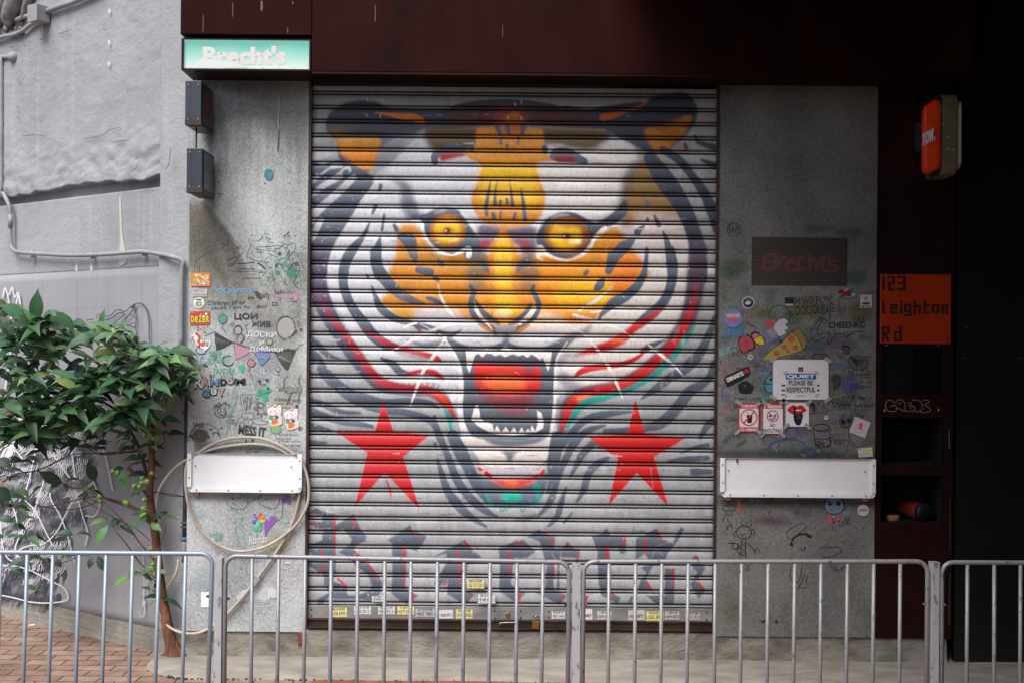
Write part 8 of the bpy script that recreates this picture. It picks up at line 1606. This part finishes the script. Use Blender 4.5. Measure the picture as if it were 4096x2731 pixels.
lf = MB()
PAL = [(60, 98, 64), (74, 114, 74), (88, 128, 86), (50, 84, 60), (94, 132, 90), (66, 98, 76), (110, 144, 84)]
def leaf(p, d, nrm, L_, w, col, fold=.28, droop=.35):
    """ovate folded leaf: p base, d direction, nrm upper side"""
    d = d.normalized(); s = d.cross(nrm).normalized(); n = s.cross(d).normalized(); N = 7; vs = []; cs = []
    prof = [.04, .55, .88, 1.0, .92, .62, .26, .0]
    vein = rp_.uniform(-.1, .1)
    for i in range(N+1):
        t = i/N; c = p+d*(L_*t)-Vector((0, 0, 1))*(droop*L_*t*t*.5)+n*(.05*L_*math.sin(t*3.1))
        hw = w*prof[i]*.5; wav = .06*w*math.sin(i*2.3+vein*30)
        for q in (-1, -.5, 0, .5, 1):
            vs.append(c+s*hw*q+n*(abs(q)*hw*fold+wav*abs(q)*(1 if q > 0 else -1)*.5)-n*(hw*.10 if abs(q) == 1 else 0))
            k_ = 1.0+(.16 if q == 0 else 0)+(.10 if (i % 2 == 0 and abs(q) == .5) else 0)-(.06 if abs(q) == 1 else 0)+vein*.3
            cs.append(tuple(float(z)*k_ for z in col))
    fs = [(i*5+j, i*5+j+1, (i+1)*5+j+1, (i+1)*5+j) for i in range(N) for j in range(4)]
    lf.add(vs, fs, cs, True)
def lcol(y=None):
    c = lin(rp_.choice(PAL))*rp_.uniform(.5, 1.05)
    if rp_.random() < .02: c = lin((130, 140, 74))
    if rp_.random() < .012: c = lin((140, 96, 70))
    return c
crown = [(-30, 1230), (60, 1215), (105, 1290), (200, 1270), (300, 1330), (420, 1310), (480, 1320), (600, 1380), (680, 1385), (735, 1440), (780, 1480), (740, 1540), (700, 1600), (640, 1600), (600, 1650), (560, 1690), (470, 1700), (430, 1760), (330, 1720), (260, 1740), (200, 1720), (120, 1790), (-30, 1780)]
def inside(x, y, P_):
    c = False; j = len(P_)-1
    for i in range(len(P_)):
        if (P_[i][1] > y) != (P_[j][1] > y) and x < (P_[j][0]-P_[i][0])*(y-P_[i][1])/(P_[j][1]-P_[i][1])+P_[i][0]: c = not c
        j = i
    return c
def whorl(x, y, d, n, L0=.125, up=.15, out=None):
    c = Q(x, y, d); wl_ = WL.n.dot(c-WL.o)
    if c.x < A1.x+.02 and wl_ < .13: c += WL.n*(.13-wl_)
    a0 = rp_.random()*6.28
    for i in range(n):
        a = a0+i*6.28/n+rp_.gauss(0, .35); el = up+rp_.gauss(0, .28)
        dv = Vector((math.cos(a), math.sin(a)*.75, el))
        if out is not None: dv += Vector(out)*.5
        L_ = L0*rp_.uniform(.5, 1.3); nrm = (Vector((0, -.75, 1))+Vector((rp_.gauss(0, .3), rp_.gauss(0, .25), 0)))
        tip = c+dv.normalized()*L_; dw = WL.n.dot(tip-WL.o)
        if tip.x < A1.x+.05 and dw < .06: dv += WL.n*1.0
        leaf(c+dv*.01, dv, nrm, L_, L_*rp_.uniform(.33, .46), lcol(), rp_.uniform(.1, .4), rp_.uniform(.2, 1.3))
cnt = 0
while cnt < 205:
    x = -30+rp_.random()*830; y = 1210+rp_.random()*590
    if not inside(x, y, crown): continue
    # leave some gaps where the wall shows through
    if rp_.random() < (.75 if (180 < x < 330 and 1430 < y < 1500) or (x > 380 and 1560 < y < 1600 and x < 500) else 0): continue
    d = rp_.uniform(-.30, .12) if x > 400 else rp_.uniform(-.25, .30)
    whorl(x, y, d, rp_.choice((4, 5, 5, 6)), .142); cnt += 1
for x, y, d, n in ((30, 1850, .3, 5), (90, 1840, .28, 5), (20, 1990, .3, 5), (60, 2090, .3, 5), (20, 2150, .3, 4), (180, 1800, .2, 5), (110, 2150, .25, 4), (520, 1760, .05, 5), (640, 1680, -.05, 5), (590, 1900, .03, 4), (560, 1960, .03, 4), (150, 1770, .25, 5), (250, 1760, .15, 6), (330, 1760, .12, 6), (370, 1780, .1, 5), (60, 1760, .3, 4), (10, 1880, .4, 4), (40, 1910, .35, 4), (120, 1990, .18, 5), (255, 1930, .14, 4), (60, 2030, .2, 5), (20, 1990, .2, 4), (540, 1800, .08, 5), (570, 1840, .05, 6), (500, 1870, .1, 4), (540, 1720, .05, 5), (610, 1790, -.03, 3), (660, 1740, -.05, 5), (430, 1720, .1, 5),
                   (440, 2080, .08, 4), (370, 1960, .12, 3), (450, 1690, .0, 4), (600, 2060, .0, 5), (660, 2060, -.03, 4), (470, 2100, .08, 4), (300, 2140, .12, 3), (290, 2215, .3, 5), (110, 2235, .35, 5), (170, 2230, .33, 4), (150, 2360, .33, 5), (90, 2290, .35, 3), (560, 2290, .0, 3), (620, 2290, -.02, 4), (640, 2390, -.02, 4), (610, 2360, .0, 3), (700, 1560, -.15, 4), (780, 1475, -.2, 4), (720, 1520, -.2, 4)):
    whorl(x, y, d, n, .105)
# a few large leaves that stand out in the picture
def hero(x0, y0, x1, y1, w, d=-.25, face=(0, -1, .5), col=(52, 96, 58), droop=.0, fold=.2):
    a, b_ = Q(x0, y0, d), Q(x1, y1, d-.02); leaf(a, b_-a, Vector(face), (b_-a).length, w, lin(col), fold, droop)
hero(142, 1290, 152, 1152, .078, -.2, (0.2, -1, .1), (56, 98, 60)); hero(108, 1280, -10, 1215, .095, -.2, (.3, -.7, .8), (60, 104, 70)); hero(225, 1245, 300, 1335, .075, -.25, (.4, -.6, .8), (50, 92, 54)); hero(235, 1250, 170, 1262, .05, -.2); hero(400, 1300, 420, 1235, .03, -.2, (0, -1, 0), (84, 140, 70)); hero(310, 1515, 180, 1480, .07, -.3, (0, -.6, 1), (62, 108, 76)); hero(480, 1508, 390, 1555, .055, -.3, (0, -.7, 1))
hero(250, 1930, 150, 1880, .075, .05, (0, -1, -.2), (30, 54, 34), 0); hero(380, 1925, 350, 1840, .065, .05, (.4, -1, 0), (32, 58, 38)); hero(330, 1890, 355, 1800, .0, .05); hero(490, 1880, 500, 1965, .06, -.02, (-.2, -1, .4), (72, 122, 76)); hero(430, 2100, 380, 2180, .05, -.02, (0, -1, .5), (80, 132, 66)); hero(590, 2080, 500, 2105, .03, -.05, (0, -.4, 1), (66, 112, 62)); hero(600, 2090, 650, 2125, .045, -.05, (0, -.8, .8), (84, 136, 70)); hero(-10, 1950, 50, 2000, .08, .0, (0, -1, 0), (26, 48, 32)); hero(0, 1830, 45, 1870, .06, .0, (0, -1, .3), (34, 62, 42))
hero(522, 2300, 450, 2345, .05, -.02, (0, -.6, 1), (90, 138, 66)); hero(370, 2225, 355, 2275, .04, .1, (0, -1, 0), (30, 54, 36)); hero(390, 2220, 425, 2290, .05, .1, (0, -1, 0), (34, 60, 38)); hero(95, 1740, 100, 1790, .05, .1, (0, -1, 0), (30, 54, 36)); hero(290, 1620, 280, 1700, .07, -.1, (0, -1, .2), (34, 60, 38)); hero(340, 1650, 330, 1720, .08, -.05, (0, -1, .1), (30, 54, 36))
hero(780, 1470, 800, 1500, .0, -.2); hero(720, 1480, 795, 1490, .05, -.22, (0, -.6, 1), (40, 70, 44)); hero(700, 1530, 760, 1570, .045, -.2, (0, -.6, 1), (56, 94, 56))
lf.build('foliage', M_LEAF, plant)
# figs
fm = MB(); fm.lathe([(.003, -.016), (.010, -.013), (.0165, -.004), (.0175, .003), (.0155, .010), (.010, .0145), (.006, .0155), (.0035, .0125), (.001, .012)], (0, 0, 0), (0, -1, 0), 14)
f0 = fm.build('fig', M_FIG, plant); f0.matrix_parent_inverse = plant.matrix_basis.inverted()
first = True
for x, y, d, s_ in ((576, 1684, -.02, .9), (588, 1692, -.03, 1), (614, 1680, -.04, 1.1), (565, 1722, -.02, 1), (594, 1716, -.04, 1.1), (578, 1734, -.04, 1), (565, 1712, -.0, .8), (614, 1750, -.04, .9), (628, 1748, -.03, .9), (592, 1750, -.02, .9), (600, 1737, -.05, .9), (452, 1884, .0, .9), (470, 1890, .0, 1), (560, 1945, -.02, 1), (588, 1926, -.03, 1.1), (567, 1930, -.04, .9), (568, 1912, -.03, .8),
                  (538, 1944, -.02, 1.1), (607, 1892, -.02, .8), (577, 1998, -.01, 1), (500, 2006, .03, .9), (507, 2011, .01, 1.1), (575, 2034, -.01, 1.1), (578, 2055, -.01, .9), (567, 2063, -.01, .9), (398, 1985, .06, .9), (400, 2003, .05, .7), (602, 2192, -.02, .9), (612, 2256, -.02, .8), (608, 2272, -.02, 1), (625, 2225, -.02, .7), (248, 2222, .3, .8), (660, 2290, -.01, .7)):
    o = f0 if first else f0.copy()
    if not first: COL.objects.link(o)
    first = False; o.parent = plant; o.matrix_parent_inverse = plant.matrix_basis.inverted(); p = Q(x, y, d-.09); o.location = p; o.scale = (s_*.95,)*3; o.rotation_euler = (rp_.gauss(0, .4), 0, rp_.gauss(0, .5))
# black tie from the stem to the drain pipe
a = Q(617, 1968, .0); b_ = Vector((LB[0]-.03, .04, F(737, 1988).z)); m = MB(); m.tube([a, (a+b_)/2+Vector((0, 0, .006)), b_], .0022, 6, n=3); m.tube([a+Vector((0, -.004, .008)), (a+b_)/2+Vector((0, -.01, -.004)), b_], .0022, 6, n=3); m.tube([Q(570, 1957, 0), Q(590, 1985, -.02), a], .003, 6, n=2)
o = m.build('wire_tie', M_BLACK); tag(o, 'black wire tying the shrub stem to the drain pipe', 'wire')
# litter on the pavement
a = G(115, 2503); m = MB(); m.obox(a+Vector((0, 0, .002)), (.035, .01, 0), (-.004, .012, 0), (0, 0, .008)); o = m.build('paper_scrap', M_WHITE, bevel=.002); tag(o, 'white cigarette stub lying on the brick pavement at lower left', 'litter')
a = G(150, 2512); m = MB(); m.lathe([(.008, 0), (.012, .005), (.006, .01)], a, seg=7); o = m.build('stone', M_APRON); tag(o, 'small grey stone on the brick pavement next to the cigarette stub', 'stone')
# ---------------------------------------------------------------- pavement railing in front
YF = -2.1
def Z(x, y): return F(x, y, YF)
def section(xl, xr, yl, yr, bars, lean, m, label, left_end=True, right_end=True):
    """one railing frame; xl, xr, bars: photo px at the rail height; lean: metres sideways per metre down"""
    zl, zr = Z(xl, yl).z, Z(xr, yr).z; Xl, Xr = Z(xl, yl).x, Z(xr, yr).x
    root = thing('railing_section', ((Xl+Xr)/2, YF, 0), label, 'railing', 'pavement railing sections')
    r_ = .0092; rad = .045; z0 = .12
    def zt(x): return zl+(zr-zl)*(x-Xl)/(Xr-Xl)
    P_ = []
    if left_end:
        P_.append((Xl-lean*(zl-z0), YF, z0)); P_.append((Xl, YF, zl-rad))
        for i in range(1, 7): a = math.pi-i*math.pi/12; P_.append((Xl+rad+rad*math.cos(a), YF, zt(Xl)-rad+rad*math.sin(a)))
    else: P_.append((Xl, YF, zl))
    if right_end:
        for i in range(0, 7): a = math.pi/2-i*math.pi/12; P_.append((Xr-rad+rad*math.cos(a), YF, zt(Xr)-rad+rad*math.sin(a)))
        P_.append((Xr-lean*(zr-z0), YF, z0))
    else: P_.append((Xr, YF, zr))
    b = MB(); b.tube(P_, r_, 12); fr = b.build('frame_tube', m, root)
    b = MB(); b.tube([(Xl-lean*(zl-.16), YF, .16), (Xr-lean*(zr-.16), YF, .16)], r_, 12); b.build('bottom_rail', m, root)
    for sx in bars:
        X = Z(sx, yl+(yr-yl)*(sx-xl)/(xr-xl)+12).x; zz = zt(X)-.008
        b = MB(); b.cyl((X-lean*(zz-.16)+rr_.gauss(0, .0015), YF, .16), (X, YF, zz), .0077, 10); b.build('bar', m, root)
    for xx, s in ((Xl, 1), (Xr, -1)):
        if (s == 1 and not left_end) or (s == -1 and not right_end): continue
        for dz in (.17, .62):
            b = MB(); b.lathe([(.006, .0), (.006, .005), (.0035, .006), (.0035, .010)], (xx+s*.009-lean*dz, YF-.001, zt(xx)-dz), (s, 0, 0), 6); b.build('bolt', M_CHROME if m is M_FEN3 else M_RAIL, fr)
    return root
rr_ = random.Random(6)
section(-560, 849, 2203, 2213, [-421, -315, -209, -103, 3, 109, 212, 318, 425, 531, 637, 743], .022, M_FEN1, 'bluish galvanised railing section at the far left, in front of the shrub', True, True)
section(902, 2277, 2222, 2246, [1009, 1115, 1221, 1325, 1431, 1539, 1644, 1750, 1856, 1961, 2068, 2172], .002, M_FEN2, 'chipped silver railing section in front of the left part of the shutter')
section(2335, 3711, 2244, 2244, [2436, 2542, 2647, 2753, 2861, 2966, 3073, 3179, 3284, 3390, 3495, 3601], .002, M_FEN3, 'worn silver railing section reaching from the shutter to the steel cabinet')
section(3768, 4900, 2247, 2252, [3870, 3977, 4082, 4188, 4294, 4400, 4506, 4612, 4718], -.004, M_FEN3, 'railing section at the far right edge in front of the dark door', True, True)
for xa, xb, yt, m, lab in ((861, 891, 2232, M_POST, 'flaking pale grey railing post between the first and second sections'), (2290, 2323, 2258, M_POST, 'smooth grey railing post standing before the shutter'), (3724, 3756, 2250, M_POST, 'grey railing post before the steel cabinet')):
    a, c = Z(xa, yt), Z(xb, yt); root = thing('railing_post', ((a.x+c.x)/2, YF, 0), lab, 'post', 'railing posts')
    b = MB(); b.box(a.x, c.x, YF-.012, YF+.03, 0, a.z); b.build('post_body', m, root, bevel=.002)
    b = MB(); b.box(a.x-.0008, c.x+.0008, YF-.0128, YF+.0308, a.z+.0002, a.z+.003); b.build('post_cap', m, root)
    b = MB(); b.box(a.x-.05, c.x+.05, YF-.05, YF+.07, .005, .015); b.build('foot_plate', m, root)
